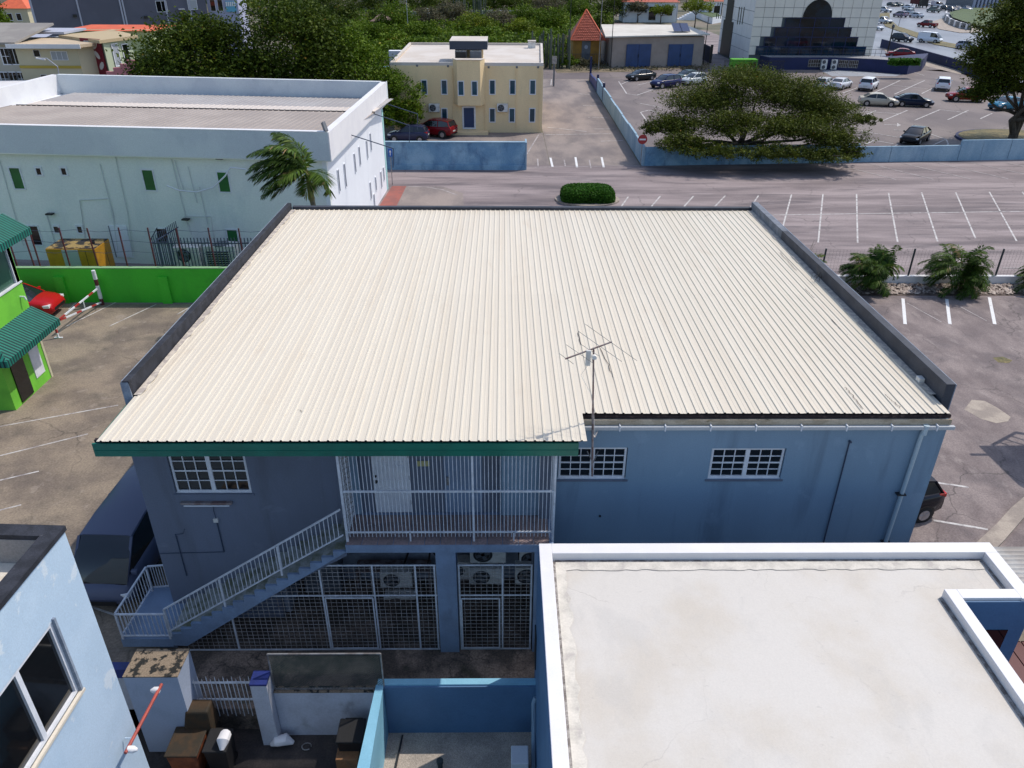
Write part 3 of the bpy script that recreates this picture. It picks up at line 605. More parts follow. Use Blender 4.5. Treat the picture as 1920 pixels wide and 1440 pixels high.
bd=MB(); bd.box(-1.48,-1.42,YF-.08,YF-.03,4.85,5.1); bd.build('handle',m_steel,D2)
for s in(-1,1): 
    q=MB(); q.box(-1.59 if s<0 else -.55,-1.55 if s<0 else -.51,YF-.045,YF-.003,3.92,6.04); q.build('door_frame',m_blueL,D2)
dr=MB(); dr.box(-3.40,-2.44,YF-.02,YF+.06,3.92,5.93)
for (a,b,c,d) in [(-3.28,-2.99,4.95,5.45),(-2.85,-2.56,4.95,5.45),(-3.28,-2.56,4.10,4.75),(-3.28,-2.99,5.55,5.8),(-2.85,-2.56,5.55,5.8)]:
    dr.box(a,b,YF-.028,YF-.019,c,c+.02); dr.box(a,b,YF-.028,YF-.019,d-.02,d); dr.box(a,a+.02,YF-.028,YF-.019,c+.02,d-.02); dr.box(b-.02,b,YF-.028,YF-.019,c+.02,d-.02)
D1=dr.build('door',m_white,WB,label='white panelled door behind the grille')
q=MB(); q.disc((-3.32,YF-.03,4.95),.04,(0,-1,0),12,.05); q.disc((-3.32,YF-.03,5.12),.03,(0,-1,0),12,.03); q.build('handle',m_acd,D1)
for z in (4.2,5.0,5.7):
    q=MB(); q.box(-2.455,-2.425,YF-.035,YF-.02,z,z+.12); q.build('hinge',m_acd,D1)
q=MB(); q.box(-2.22,-1.90,YF-.02,YF-.003,5.42,5.58); q.build('notice_sign',M('yellow_notice',(.50,.46,.20),rough=.5),WB)
# undercroft
u=MB(); u.box(-6.4,.8,17.9,18.05,0,3.68); u.box(-6.4,-6.25,YF+.22,17.9,0,3.68); u.box(.8,.95,15.02,17.9,0,3.68); u.build('undercroft_wall',m_ucw,WB)
u=MB(); u.box(-6.4,.8,18.05,18.2,0,3.7); u.box(.95,1.28,16.0,YF,0,6.8); u.build('inner_wall',m_blueL,WB)
c=MB(); c.box(-1.74,-1.22,15.0,15.5,0,3.66); c.build('column',m_blueC,WB,bevel=.015); c=MB(); c.box(.80,1.28,15.0,15.4,0,3.66); c.build('column',m_blueC,WB,bevel=.015)
s=MB(); s.box(-4.0,1.28,14.98,YF-.003,3.66,3.90); s.build('balcony_slab',m_blueC,WB)
# tiled balcony floor, tile by tile
tl=MB(); tl.box(-3.98,-3.60,15.0,15.38,3.90,3.915); o=tl.build('floor_tile',M('pink_terrazzo_tile',(.30,.22,.21),(.25,.19,.18),scale=5,fine=.15,rnd=.12),WB)
row(o,[(.3975*i,.395*j,0) for i in range(13) for j in range(3) if (i,j)!=(0,0)])
for w in winR: glazed(WB,w[0]+.02,w[1]-.02,w[2]+.02,w[3]-.02,YF+.05)
glazed(WB,winL[0][0]+.02,winL[0][1]-.02,winL[0][2]+.02,winL[0][3]-.02,YF+.05)
sb=MB()
for w in winR+winL: sb.box(w[0]-.06,w[1]+.06,YF-.035,YF-.003,w[2]-.05,w[2]-.0); 
sb.build('window_sill',m_blueL,WB)
sw=MB(); sw.box(XL,XL+.22,YF+.22,YB,0,6.8); sw.box(XR-.22,XR,YF+.22,YB,0,6.8); sw.box(XL,XR,YB,YB+.2,0,6.7); sw.build('side_wall',m_blueR,WB)
# roof deck, then ribbed sheets one by one
def rz(y): return 7.0-.15*(y-15.1)/19.
dk=MB(); 
for (x0,x1,y0) in ((XL,1.93,15.22),(1.93,XR,16.36)):
    dk.add([(x0,y0,rz(y0)-.10),(x1,y0,rz(y0)-.10),(x1,YB+.1,rz(YB)-.10),(x0,YB+.1,rz(YB)-.10),(x0,y0,rz(y0)-.02),(x1,y0,rz(y0)-.02),(x1,YB+.1,rz(YB)-.02),(x0,YB+.1,rz(YB)-.02)],[(3,2,1,0),(4,5,6,7),(0,1,5,4),(1,2,6,5),(2,3,7,6),(3,0,4,7)])
RF=dk.build('roof',m_foam,WB)
def sheet_mesh(w,ln,ribs=4):
    b=MB(); p=w/ribs; prof=[(0,0)]
    for i in range(ribs):
        c0=(i+.5)*p; prof+=[(c0-.034,0),(c0-.017,.028),(c0+.017,.028),(c0+.034,0)]
        if i<ribs-1: prof+=[((i+1)*p-.012,0),((i+1)*p,.006),((i+1)*p+.012,0)]
    prof.append((w+.012,.002)); n=len(prof); V=[];F=[]
    sl=(rz(25)-rz(15))/10
    for y in (0,ln*.33,ln*.66,ln):
        for x,z in prof: V.append((x,y,z+sl*y))
    for j in range(3):
        for i in range(n-1): F.append((j*n+i,j*n+i+1,(j+1)*n+i+1,(j+1)*n+i))
    m=len(V); V+=[(x,y,z-.004) for x,y,z in V]
    F+=[tuple(m+k for k in reversed(f)) for f in F]
    F+=[(i+1,i,m+i,m+i+1) for i in range(n-1)]
    me=bpy.data.meshes.new('roof_sheet'); me.from_pydata(V,[],F); me.materials.append(m_roof); return me
SEAM=24.0
def lay(me,x,y):
    o=bpy.data.objects.new('roof_sheet',me); COL.objects.link(o); o.parent=RF
    o.location=Vector((x,y+random.uniform(-.012,.012),rz(y)+random.uniform(0,.004)))-root_loc(RF); o.rotation_euler=(random.uniform(-.0002,.0002),random.uniform(-.002,.002),random.uniform(-.0006,.0006))
w1=(1.96-XL)/13; w2=(XR-.05-1.96)/10
for w,x0,n,ys in ((w1,XL,13,15.06),(w2,1.96,10,16.30)):
    a=sheet_mesh(w,SEAM+.12-ys); b=sheet_mesh(w,YB+.12-SEAM)
    for i in range(n):
        lay(b,x0+i*w,SEAM); o=lay(a,x0+i*w,ys)
for o in RF.children:
    if o.location.y+25<20: o.location.z+=.010
# parapets
def para(name,x0,x1,y0,y1,zt0,zt1,zb,mat,label=None):
    b=MB(); b.add([(x0,y0,zb),(x1,y0,zb),(x1,y1,zb),(x0,y1,zb),(x0,y0,zt0),(x1,y0,zt0),(x1,y1,zt1),(x0,y1,zt1)],[(3,2,1,0),(4,5,6,7),(0,1,5,4),(1,2,6,5),(2,3,7,6),(3,0,4,7)])
    return b.build(name,mat,WB,label=label,bevel=.012)
para('parapet',-9.74,-9.56,17.2,YB+.3,7.42,7.12,6.3,m_tar,'black bitumen coated left parapet')
para('parapet',-9.755,-9.74,17.2,YB+.3,7.43,7.13,6.3,m_capL)
para('parapet_cap',-9.76,-9.54,17.14,17.2,7.43,6.95,6.65,m_capL)
para('parapet',XR+.03,XR+.27,16.9,YB-4,7.50,7.27,6.3,m_tarR,'dark slate right parapet')
para('parapet',XR+.03,XR+.27,YB-4,YB+.3,7.27,7.22,6.3,M('bare_grey_cap',(.13,.15,.18),(.19,.21,.25),scale=3,fine=.1),'bare grey far end of the right parapet')
para('parapet',XR+.27,XR+.30,16.9,YB+.3,7.49,7.21,6.3,m_capL)
para('parapet',XL,XR+.03,YB+.15,YB+.4,6.98,6.98,6.0,m_tarR,'low dark rear parapet')
m_flash=M('torn_flashing',(.42,.37,.33),(.62,.55,.46),scale=4,lo=.45,hi=.55,stain=(.08,.08,.10),sscale=4,samt=.7)
for (x,w_) in ((XL-.02,.16),(XR-.16,.2)):
    fl=MB()
    n=60; V=[];F=[]
    for i in range(n+1):
        y=17.2+(YB-17.2)*i/n; ww=w_+random.uniform(-.03,.05); a=(x,x+ww) if x<0 else (x+w_-ww,x+w_+.02)
        V+=[(a[0],y,rz(y)+.045),(a[1],y,rz(y)+.05)]
    F=[(2*i,2*i+1,2*i+3,2*i+2) for i in range(n)]
    fl.add(V,F); fl.build('roof_flashing',m_flash,WB)
# old sealant runs, a floodlight and other small things on the roof
def sealant(pts,w=.009):
    P=[G(a,b,6.99) for a,b in pts]; q=MB(); V=[]
    for i in range(len(P)-1):
        for k in range(8):
            p=P[i].lerp(P[i+1],k/8); zz=rz(p.y)+.034; o=random.uniform(-.03,.03); V+=[(p.x+o-w,p.y,zz),(p.x+o+w,p.y,zz+.001)]
    q.add(V,[(2*i,2*i+1,2*i+3,2*i+2) for i in range(len(V)//2-1)]); q.build('sealant_run',m_foam,RF)
for pts in ([(1584,727),(1600,745),(1622,772)],[(1655,738),(1672,752),(1690,768)],[(1083,622),(1090,652)],[(1122,600+50),(1140,680),(1150,712)],[(1560,598),(1592,632)],[(1462,470),(1500,510)],[(1510,540),(1530,560)],[(1345,405),(1410,403)],[(1320,402),(1335,396)],[(560,700+70),(570,776)]): sealant(pts)
q=MB(); p=AX(1728,713,XR+.0); q.box(XR-.12,XR+.03,p.y-.10,p.y+.10,p.z-.08,p.z+.10); q.bar((XR+.02,p.y,p.z),(XR-.05,p.y,p.z-.25),.03); q.build('floodlight',m_acw,WB,bevel=.02)
q=MB(); p=G(1530,525,7.0)
for k in range(5): q.tube([p+Vector((random.uniform(-.3,.3),random.uniform(-.3,.3),.05)),p+Vector((random.uniform(-.2,.2),0,.3)),p+Vector((random.uniform(-.3,.3),random.uniform(-.3,.3),.05))],.008,4)
q.build('wire_tangle',m_black,RF)
# eaves
e=MB(); e.box(XL-.12,1.78,15.05,15.10,6.59,6.945); e.box(XL-.12,XL-.08,15.10,16.9,6.62,6.90); e.box(1.74,1.78,15.10,YF-.01,6.59,6.90); e.build('fascia',m_green,WB)
e=MB(); e.box(XL-.10,1.78,15.035,15.05,6.74,6.76); e.build('fascia_lip',m_green,WB)
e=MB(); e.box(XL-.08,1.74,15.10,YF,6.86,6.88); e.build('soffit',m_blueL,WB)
f=MB(); f.box(XL-.1,1.85,15.15,15.24,6.925,6.99); f.box(1.9,XR,16.30,16.40,6.86,6.95); f.build('foam_strip',m_foam,WB)
f=MB(); f.box(1.80,XR+.02,16.235,16.296,6.70,6.85); f.build('eave_board',m_board,WB)
g=MB(); g.box(1.80,XR+.1,16.14,16.235,6.60,6.70); g.build('gutter',M('grey_white_gutter',(.46,.48,.50),fine=.05),WB,bevel=.01)
g=MB(); g.box(2.9,2.93,16.125,16.24,6.58,6.74); o=g.build('gutter_clip',m_white,WB); row(o,[(1.14*i,0,0) for i in range(1,8)])
d=MB(); d.tube([(10.62,16.19,6.62),(10.60,16.22,6.4),(10.50,16.22,0.1)],.055,10); d.tube([(10.63,16.19,6.72),(10.62,16.19,6.45)],.075,10)
DP=d.build('downpipe',M('grey_pvc_pipe',(.42,.52,.58),fine=.05,rough=.5),WB,smooth=True)
for z in(4.55,2.9):
    q=MB(); q.bar((10.42,16.21,z),(10.66,16.21,z),.03,.14,up=(0,1,0)); q.build('pipe_clip',m_acd,DP)
d=MB(); d.tube([(8.84,16.27,6.18),(8.86,16.27,2.0),(8.86,16.27,.1)],.018,6); d.tube([(8.84,16.29,6.18),(8.84,16.20,6.2)],.03,8); d.build('conduit',m_pal,WB)
# little fittings on the left wall
q=MB(); q.box(-8.52,-7.18,YF-.10,YF-.003,4.24,4.30); L1=q.build('tube_light',m_rustm,WB)
q=MB(); q.tube([(-8.45,YF-.09,4.20),(-7.25,YF-.09,4.20)],.02,8); q.build('tube',m_white,L1)
q=MB(); a=AY(400,944,YF-.02);b=AY(405,972,YF-.02); q.tube([a,a.lerp(b,.5)+Vector((-.03,0,0)),b],.008,5); c1=AY(420,1035,YF-.02); c0=AY(300,1038,YF-.02)
q.tube([b,c1],.016,6); q.tube([c1,(XL,YF-.02,c0.z)],.012,6)
a=AY(346,992,YF-.02);b=AY(343,1001,YF-.02);c_=AY(329,1002,YF-.02);d_=AY(350,1080,YF-.02); q.tube([a,b,c_],.008,5); q.tube([c_,d_],.014,6)
q.build('conduit',m_pal,WB)
b=AY(405,975,YF-.02); q=MB(); q.box(b.x-.06,b.x+.06,YF-.06,YF-.003,b.z-.06,b.z+.06); q.build('junction_box',m_acw,WB)
q=MB(); b=AY(1125,968,YF-.02); q.disc((b.x,YF,b.z),.03,(0,-1,0),8,.03); q.build('vent_hole',m_black,WB)

# ---------------------------------------------------------------- staircase
ST=thing('staircase','painted concrete outside stair rising from the left corner to the balcony','staircase',(-6.5,15.6,0))
N=16; x0,x1=-9.05,-4.0; z0,z1=.60,3.9; run=(x1-x0)/N; rise=(z1-z0)/(N+1)
for i in range(N):
    q=MB(); q.box(x0+i*run,x0+(i+1)*run+.03,15.06,YF-.01,z0+i*rise+rise-.07+(.0),z0+(i+1)*rise); q.box(x0+i*run+.002,x0+i*run+.05,15.06,YF-.01,z0+i*rise,z0+(i+1)*rise-.07)
    q.build('step',m_steps,ST)
q=MB()
P=[(x0-.02,z0)]
for i in range(N): P+=[(x0+i*run-.02,z0+(i+1)*rise-.005),(x0+(i+1)*run-.02,z0+(i+1)*rise-.005)]
P+=[(x1,z1-.22),(x0+.35,z0-.28),(x0-.02,z0-.25)]
n=len(P); V=[(x,14.98,z) for x,z in P]+[(x,15.06,z) for x,z in P]
q.add(V,[tuple(range(n)),tuple(reversed(range(n,2*n)))]+[(i,i+n,(i+1)%n+n,(i+1)%n) for i in range(n)]); q.build('stringer',m_blueC,ST)
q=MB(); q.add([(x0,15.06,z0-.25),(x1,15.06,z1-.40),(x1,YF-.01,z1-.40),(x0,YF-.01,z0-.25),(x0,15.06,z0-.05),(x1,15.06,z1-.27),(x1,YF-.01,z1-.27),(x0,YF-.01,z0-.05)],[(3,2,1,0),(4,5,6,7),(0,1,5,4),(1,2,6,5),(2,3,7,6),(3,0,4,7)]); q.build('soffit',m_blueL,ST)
q=MB(); q.prism([(-10.45,14.98),(-9.07,14.98),(-9.07,YF-.01),(XL-.01,YF-.01),(XL-.01,16.95),(-10.45,16.95)],.30,.60); q.build('landing',m_blueC,ST)
q=MB(); q.box(-10.2,-9.6,15.3,16.7,0.01,.30); q.box(-9.6,-9.1,15.2,16.2,.01,.3); q.build('landing_support',m_blueL,ST)
# railings
RL=thing('stair_railing','white iron railing with thin bars along the outside stair and its landing','railing',(-6.8,15.0,.6))
def railing(A,B,h,n,posts=(),post=.05,bot=.12,parent=RL,bar=.017):
    """flight of railing from foot A to foot B, bars as separate parts"""
    A=Vector(A);B=Vector(B); U=Vector((0,0,h)); u=Vector((0,0,bot))
    q=MB(); q.bar(A+U,B+U,.05,.035); q.build('top_rail',m_rail,parent)
    q=MB(); q.bar(A+u,B+u,.04,.03); q.build('bottom_rail',m_rail,parent)
    b0=None; offs=[]
    for i in range(1,n):
        p=A.lerp(B,i/n)
        if b0 is None:
            q=MB(); q.bar(p+u,p+U,bar,bar); b0=q.build('bar',m_rail,parent); p0=p
        else: offs.append(p-p0)
    row(b0,offs)
    for t in posts:
        p=A.lerp(B,t); q=MB(); q.bar(p,p+U,post,post); q.build('post',m_rail,parent)
yS=14.99
railing((-9.05,yS,.70),(-4.02,yS,4.04),1.0,45,(0,.33,.66),bot=.2,parent=RL)
railing((-10.38,yS,.60),(-9.09,yS,.60),.92,11,(0,1))
railing((-10.40,yS+.03,.60),(-10.30,16.80,.60),.92,13,(1,))
railing((-10.27,16.83,.60),(-9.62,16.9,.60),.92,9,(.999,))
# balcony grille
BG=thing('balcony_grille','tall white barred security grille closing off the upper balcony','grille',(-1.3,15.0,3.9))
ZT=6.86
for z,hh in ((4.2,.04),(5.48,.05),(6.84,.04)):
    q=MB(); q.box(-3.97,1.26,15.12,15.155,z-hh/2,z+hh/2); q.build('rail',m_rail,BG)
q=MB(); q.box(-3.90,-3.884,15.155,15.171,4.03,ZT); o=q.build('bar',m_rail,BG); row(o,[(.0955*i,0,0) for i in range(1,54)])
for x,w in((-3.99,.06),(-.77,.05),(1.24,.05)):
    q=MB(); q.box(x,x+w,15.105,15.175,3.9,ZT); q.build('post',m_rail,BG)
for x in(-2.38,.25):
    q=MB(); q.box(x,x+.04,15.12,15.16,3.9,4.2); q.build('foot',m_rail,BG)
for x,mm,n in((-3.97,-3.95,13),):
    q=MB(); q.box(x-.008,x+.008,15.2,15.216,3.95,ZT); o=q.build('bar',m_rail,BG); row(o,[(0,.092*i,0) for i in range(1,n)])
    for z in(4.2,5.48):
        q=MB(); q.box(x-.015,x+.015,15.17,YF-.02,z-.02,z+.02); q.build('rail',m_rail,BG)
q=MB(); q.box(1.25,1.266,15.2,15.216,3.95,ZT); o=q.build('bar',m_rail,BG); row(o,[(0,.115*i,0) for i in range(1,10)])
q=MB()
for k in range(16):
    z=4.05+k*.16
    q.bar((-3.955,15.2,z),(-3.955,16.2,z+.55),.010,.010); q.bar((-3.955,15.2,z+.55),(-3.955,16.2,z),.010,.010)
q.build('lattice',m_mesh,BG)['kind']='stuff'
# wire mesh screens below
def screen(label,x0,x1,zt,y,verts,cw=.140,ch=.134,clip=None,gate=None,base=.03):
    T=thing('mesh_screen',label,'mesh screen',((x0+x1)/2,y,0),0,'white mesh screens under the balcony')
    q=MB(); n=int((x1-x0)/cw)
    top=lambda x: zt if clip is None else min(zt,clip(x))
    for i in range(n+1):
        x=x0+(x1-x0)*i/n; t=top(x)
        if t>base+.1: q.box(x-.005,x+.005,y-.005,y+.005,base,t)
    k=int((zt-base)/ch)
    for j in range(k+1):
        z=base+(zt-base)*j/k; xa=x0
        if clip is not None:
            while top(xa)<z and xa<x1: xa+=.02
        if xa<x1-.05: q.box(xa,x1,y+.006,y+.016,z-.005,z+.005)
    q.build('wire_mesh',m_mesh,T)['kind']='stuff'
    for x in verts:
        q=MB(); q.box(x-.022,x+.022,y-.03,y-.006,base,top(x)); q.build('upright',m_rail,T)
    for z in (base,2.06,zt):
        xa=x0
        if clip is not None:
            while top(xa)<z and xa<x1: xa+=.02
        q=MB(); q.box(xa,x1,y-.028,y-.008,z-.02,z+.02); q.build('cross_rail',m_rail,T)
    if gate:
        q=MB(); a,b,zg=gate
        for (p,r) in (((a,zg),(b,zg)),((a,.1),(b,.1)),((a,.1),(a,zg)),((b,.1),(b,zg))): q.bar((p[0],y-.045,p[1]),(r[0],y-.045,r[1]),.035,.02,up=(0,1,0))
        q.build('gate_frame',m_rail,T)
    return T
def under(x): return z0-.30+(x-(x0+.35))*((z1-.22)-(z0-.28))/(x1-x0-.35)
screen('wide white wire mesh screen below the stair, left of the blue column',-8.75,-1.76,3.12,15.12,(-7.35,-4.80,-3.42,-2.30,-1.80),clip=under,gate=(-4.74,-3.48,2.0))
screen('narrow white wire mesh screen with a gate, right of the blue column',-1.19,.77,3.12,15.12,(-1.16,-.02,.74),gate=(-1.12,-.10,1.96))
# air conditioners in the undercroft
U=17.45
def acp(px,py,Y): p=AY(px,py,Y); return p.x,p.z
for (px,py,Y,w,h,lab) in [(915,1058,16.2,1.0,.66,'topmost white ac unit in the opening right of the blue column'),(912,1098,16.2,.98,.60,'white ac unit stacked below the topmost one right of the blue column'),
   (744,1103,17.0,.95,.60,'upper white ac unit behind the mesh left of the blue column'),(752,1146,17.0,.95,.58,'lower white ac unit behind the mesh left of the blue column'),
   (1000,1065,16.6,.8,.62,'white ac unit at the right edge of the undercroft, upper one'),(995,1098,16.3,.9,.66,'ac unit half hidden at the right edge, below the upper one'),
   (682,1146,17.3,.85,.66,'dim ac unit left of the two stacked ones behind the mesh'),(630,1150,17.6,.5,.3,'small grey unit low on the undercroft wall'),(1000,1185,16.6,.8,.8,'ac unit near the floor behind the narrow gate'),(822,1190,17.2,.8,.8,'ac unit near the floor beside the blue column'),(866,1088,17.0,.55,.7,'grey unit between the blue column and the stacked pair')]:
    x,z=acp(px,py,Y); ac_unit(lab,x,Y,z,w,h,group='ac units stored in the undercroft')
q=MB()
for k in range(7):
    x=-1.0+random.uniform(-1.5,1.6); q.tube([(x,17.6,3.6),(x+random.uniform(-.3,.3),17.4,3.0),(x+random.uniform(-.5,.5),17.6,2.2),(x+random.uniform(-.8,.8),17.5,1.0)],.03,6)
q.tube([(-3.2,17.7,3.65),(-3.25,17.6,3.1),(-3.6,17.5,2.6)],.045,8)
tag(q.build('hoses',m_black,smooth=True),'black refrigerant hoses hanging down in the dark undercroft','hoses')
q=MB(); q.box(-6.0,-4.9,17.3,17.8,0.02,1.5); q.box(-6.05,-4.85,17.28,17.85,1.5,1.55); tag(q.build('cabinet',m_acg),'grey metal cabinet against the undercroft wall below the stair','cabinet')
q=MB(); q.box(-4.4,-2.2,17.2,17.7,0.9,.96); q.box(-4.4,-4.35,17.25,17.65,.02,.9); q.box(-2.25,-2.2,17.25,17.65,.02,.9); tag(q.build('bench',m_rustm),'low rusty bench in the undercroft behind the wide mesh','bench')

# ---------------------------------------------------------------- aerial
AN=thing('tv_antenna','tall rusty mast with a tv aerial clamped in front of the right eave','antenna',(2.2,15.95,5.7))
yb=15.95
q=MB(); b0=AY(1111,882,yb); t0=AY(1113,652,yb); b0.z=5.35; q.tube([b0,b0.lerp(t0,.55)],.028,8); q.tube([b0.lerp(t0,.5),t0],.022,8); q.build('mast',m_rustm,AN,smooth=True)
q=MB()
for z,xx in ((5.75,b0.x),(6.52,b0.x)):
    q.bar((xx,yb,z),(xx+.16,YF-.005,z+.12),.025,.02); q.bar((xx,yb,z),(xx-.12,YF-.005,z+.12),.025,.02)
q.build('bracket',m_steel,AN)
a=Vector(AY(1060,673,yb-.25)); b=Vector(AY(1147,641,yb+.25))
q=MB(); q.bar(a,b,.028); q.build('boom',m_rustm,AN)
bd=(b-a)
for t,l,(ux,uz) in ((.02,.42,(.75,-.42)),(.30,.75,(.75,-.38)),(.52,.55,(.8,-.38)),(.74,1.25,(.8,-.43)),(.98,1.5,(.8,-.44))):
    c=a+bd*t; dv=Vector((ux,-.42,uz)).normalized()
    q=MB(); q.tube([c-dv*l*.5,c+dv*l*.5],.006,5); q.build('element',m_steel,AN)
p=AY(1103,668,yb); q=MB(); q.box(p.x-.07,p.x+.05,yb-.12,yb-.05,p.z-.20,p.z+.20); q.build('panel_receiver',m_acw,AN,bevel=.02)
q=MB(); q.disc((p.x+.12,yb-.10,p.z+.05),.05,(0,-1,.2),12,.14); q.build('camera_head',m_acw,AN)
q=MB(); q.tube([(p.x-.02,yb-.1,p.z-.2),(p.x-.15,yb,p.z-.5),(b0.x-.12,yb,p.z-1.1),(b0.x,yb,6.6)],.006,4); q.build('cable',m_acw,AN)

# ================================================================ NEAR RIGHT WHITE ROOF
CL=thing('white_roof_building','single storey blue building with a flat white coated roof, nearest the camera','building',(5,8,-.8))
ZP=5.0
def inset(): pass
q=MB(); q.prism([(1.15,-4),(9.62,-4),(9.62,12.30),(11.15,12.30),(11.15,13.45),(1.15,13.45)],4.60,4.78); q.build('roof',m_wroof,CL)
q=MB(); # parapet as butted pieces
for (x0_,x1_,y0_,y1_) in ((.83,1.12,-4,13.78),(1.12,11.42,13.44,13.78),(11.12,11.42,11.98,13.44),(9.85,11.12,12.0,12.27),(9.58,9.85,-4,12.27)):
    q.box(x0_,x1_,y0_,y1_,4.55,ZP)
q.build('parapet',m_wpar,CL,bevel=.012)
q=MB(); q.box(1.125,1.19,-4,13.38,4.78,4.80); q.box(1.19,11.1,13.36,13.43,4.78,4.80); q.box(9.50,9.57,-4,12.2,4.78,4.80); q.box(11.06,11.11,12.3,13.36,4.78,4.80); q.build('roof_seam',m_gap,CL)
q=MB(); n=80; V=[];F=[]
for i in range(n+1):
    y=13.3-17*i/n; V+=[(1.19,y,4.802),(1.42+random.uniform(-.05,.06),y,4.796)]
q.add(V,[(2*i,2*i+1,2*i+3,2*i+2) for i in range(n)])
V=[]
for i in range(n+1):
    x=1.2+9.8*i/n; V+=[(x,13.36,4.802),(x,13.10+random.uniform(-.02,.03),4.796)]
q.add(V,[(2*i+1,2*i+3,2*i+2,2*i) for i in range(n)]); q.build('roof_edge_band',M('cream_roof_edge',(.66,.62,.55),(.55,.52,.46),scale=2.5,stain=(.42,.38,.36),sscale=2.5,slo=.55,shi=.65,samt=.6),CL)
w=MB(); w.box(.815,.829,-4,13.795,-.8,4.93); w.box(.829,11.435,13.781,13.795,-.8,4.93); w.box(11.421,11.435,11.95,13.781,-.8,4.93); w.box(9.865,11.421,11.95,11.975,-.8,4.93); w.box(9.851,9.865,-4,11.975,-.8,4.93); w.box(.90,1.10,-4,13.70,-.8,4.55); w.box(1.10,11.32,13.50,13.70,-.8,4.55); w.box(11.14,11.34,12.10,13.50,-.8,4.55); w.box(9.85,11.14,12.05,12.25,-.8,4.55); w.box(9.62,9.82,-4,12.1,-.8,4.55)
w.build('wall',m_wblue,CL)
q=MB(); q.box(10.05,11.08,11.93,11.95,-.8,4.1); q.build('door',m_glass,CL)
q=MB(); q.box(.785,.812,13.2,13.65,1.4,2.5); q.build('wall_panel',m_acd,CL)
q=MB(); q.tube([(.80,12.75,.95),(.75,12.7,.8),(.75,12.35,-.1),(.75,11.9,-.75)],.055,8); q.build('downpipe',M('blue_grey_pipe',(.22,.32,.42),fine=.04),CL,smooth=True)
q=MB(); q.box(.76,.815,12.85,12.93,-.6,.2); q.build('wall_light',m_mesh,CL)
q=MB(); q.box(.78,.90,13.55,13.62,.1,.2); q.build('pipe_stub',m_steel,CL)
RDW=thing('red_awning','dark red slatted awning beside the notch in the white roofed building','awning',(12.6,10.8,3))
for k in range(8):
    q=MB(); q.box(11.46+.34*k,11.46+.34*k+.31,8.6,12.62,2.95,3.0); q.build('slat',M('dark_red_paint',(.085,.008,.010),rough=.6) if k==0 else bpy.data.materials['dark_red_paint'],RDW)
q=MB(); q.box(11.46,14.2,12.3,12.36,2.87,2.95); q.box(11.46,14.2,8.8,8.86,2.87,2.95); q.build('rail',m_pal,RDW)
for x in (11.5,14.1):
    q=MB(); q.box(x,x+.06,8.8,8.86,-.8,2.87); q.build('post',m_pal,RDW)
CP=thing('corrugated_canopy','grey white corrugated canopy roof at the right edge of the frame','canopy',(14.5,13.8,3.3))
cm=MB(); prof=[]; yy=12.75
V=[];n=0
while yy<15.35: prof.append((yy,3.46+.02*math.cos((yy)*2*PI/.16))); yy+=.04
for x in(11.75,18.5):
    for y,z in prof: V.append((x,y,z))
m_=len(prof); cm.add(V,[(i,m_+i,m_+i+1,i+1) for i in range(m_-1)]); cm.build('roof_sheet',M('grey_corrugated',(.45,.44,.42),(.34,.31,.28),scale=1.2,fine=.05,stain=(.30,.20,.14),sscale=1,samt=.4),CP)
q=MB(); q.box(11.75,18.5,12.8,12.86,3.3,3.4); q.box(11.75,18.5,15.2,15.26,3.3,3.4); q.build('beam',m_pal,CP)
for x in (11.9,18.3):
    q=MB(); q.box(x,x+.08,15.2,15.28,-.0,3.3); q.build('post',m_pal,CP)
    q=MB(); q.box(x,x+.08,12.8,12.88,-.8,3.3); q.build('post',m_pal,CP)
# light-blue yard walls
CW=thing('yard_wall','light blue rendered wall around the small sunken yard','wall',(-1.2,13.15,-.8))
q=MB(); q.box(-3.16,.90,13.11,13.29,-.8,1.0); q.build('back_wall',[m_lblue],CW)
q=MB(); q.add([(-3.19,13.11,-.8),(-3.0,13.11,-.8),(-2.98,-4,-.8),(-3.9,-4,-.8),(-3.19,13.11,1.0),(-3.0,13.11,1.0),(-3.05,-4,1.0),(-3.95,-4,1.0)],[(3,2,1,0),(4,5,6,7),(0,1,5,4),(1,2,6,5),(2,3,7,6),(3,0,4,7)]); q.build('side_wall',m_lblue,CW)
q=MB(); q.box(-2.99,.895,13.06,13.107,-.79,.96); q.build('inner_face',m_wblue,CW)
surf('sunken_yard_floor',[(-3.0,-4),(.9,-4),(.9,13.1),(-3.0,13.1)],-.79,m_floorC)
q=MB(); q.tube([(-2.62,12.95,-.74),(-2.75,11.2,-.74)],.025,6); tag(q.build('drain_pipe',m_acd),'thin dark pipe lying on the sunken yard floor','pipe')
q=MB(); p=G(825,1432,-.6); q.tube([(p.x,p.y,-.79),(p.x,p.y,-.55)],.06,12); q.tube([(p.x,p.y,-.56),(p.x,p.y,-.46)],[.085,.085],12); tag(q.build('vent_pipe',m_dpole,smooth=True),'short capped vent pipe standing on the sunken yard floor','vent pipe')
p=G(978,1432,-.4); ac_unit('pale blue grey ac unit on the sunken yard floor against the white roofed building',p.x-.05,p.y-.25,-.79,.42,.75,.5,mat=M('pale_ac',(.62,.66,.70),fine=.04))

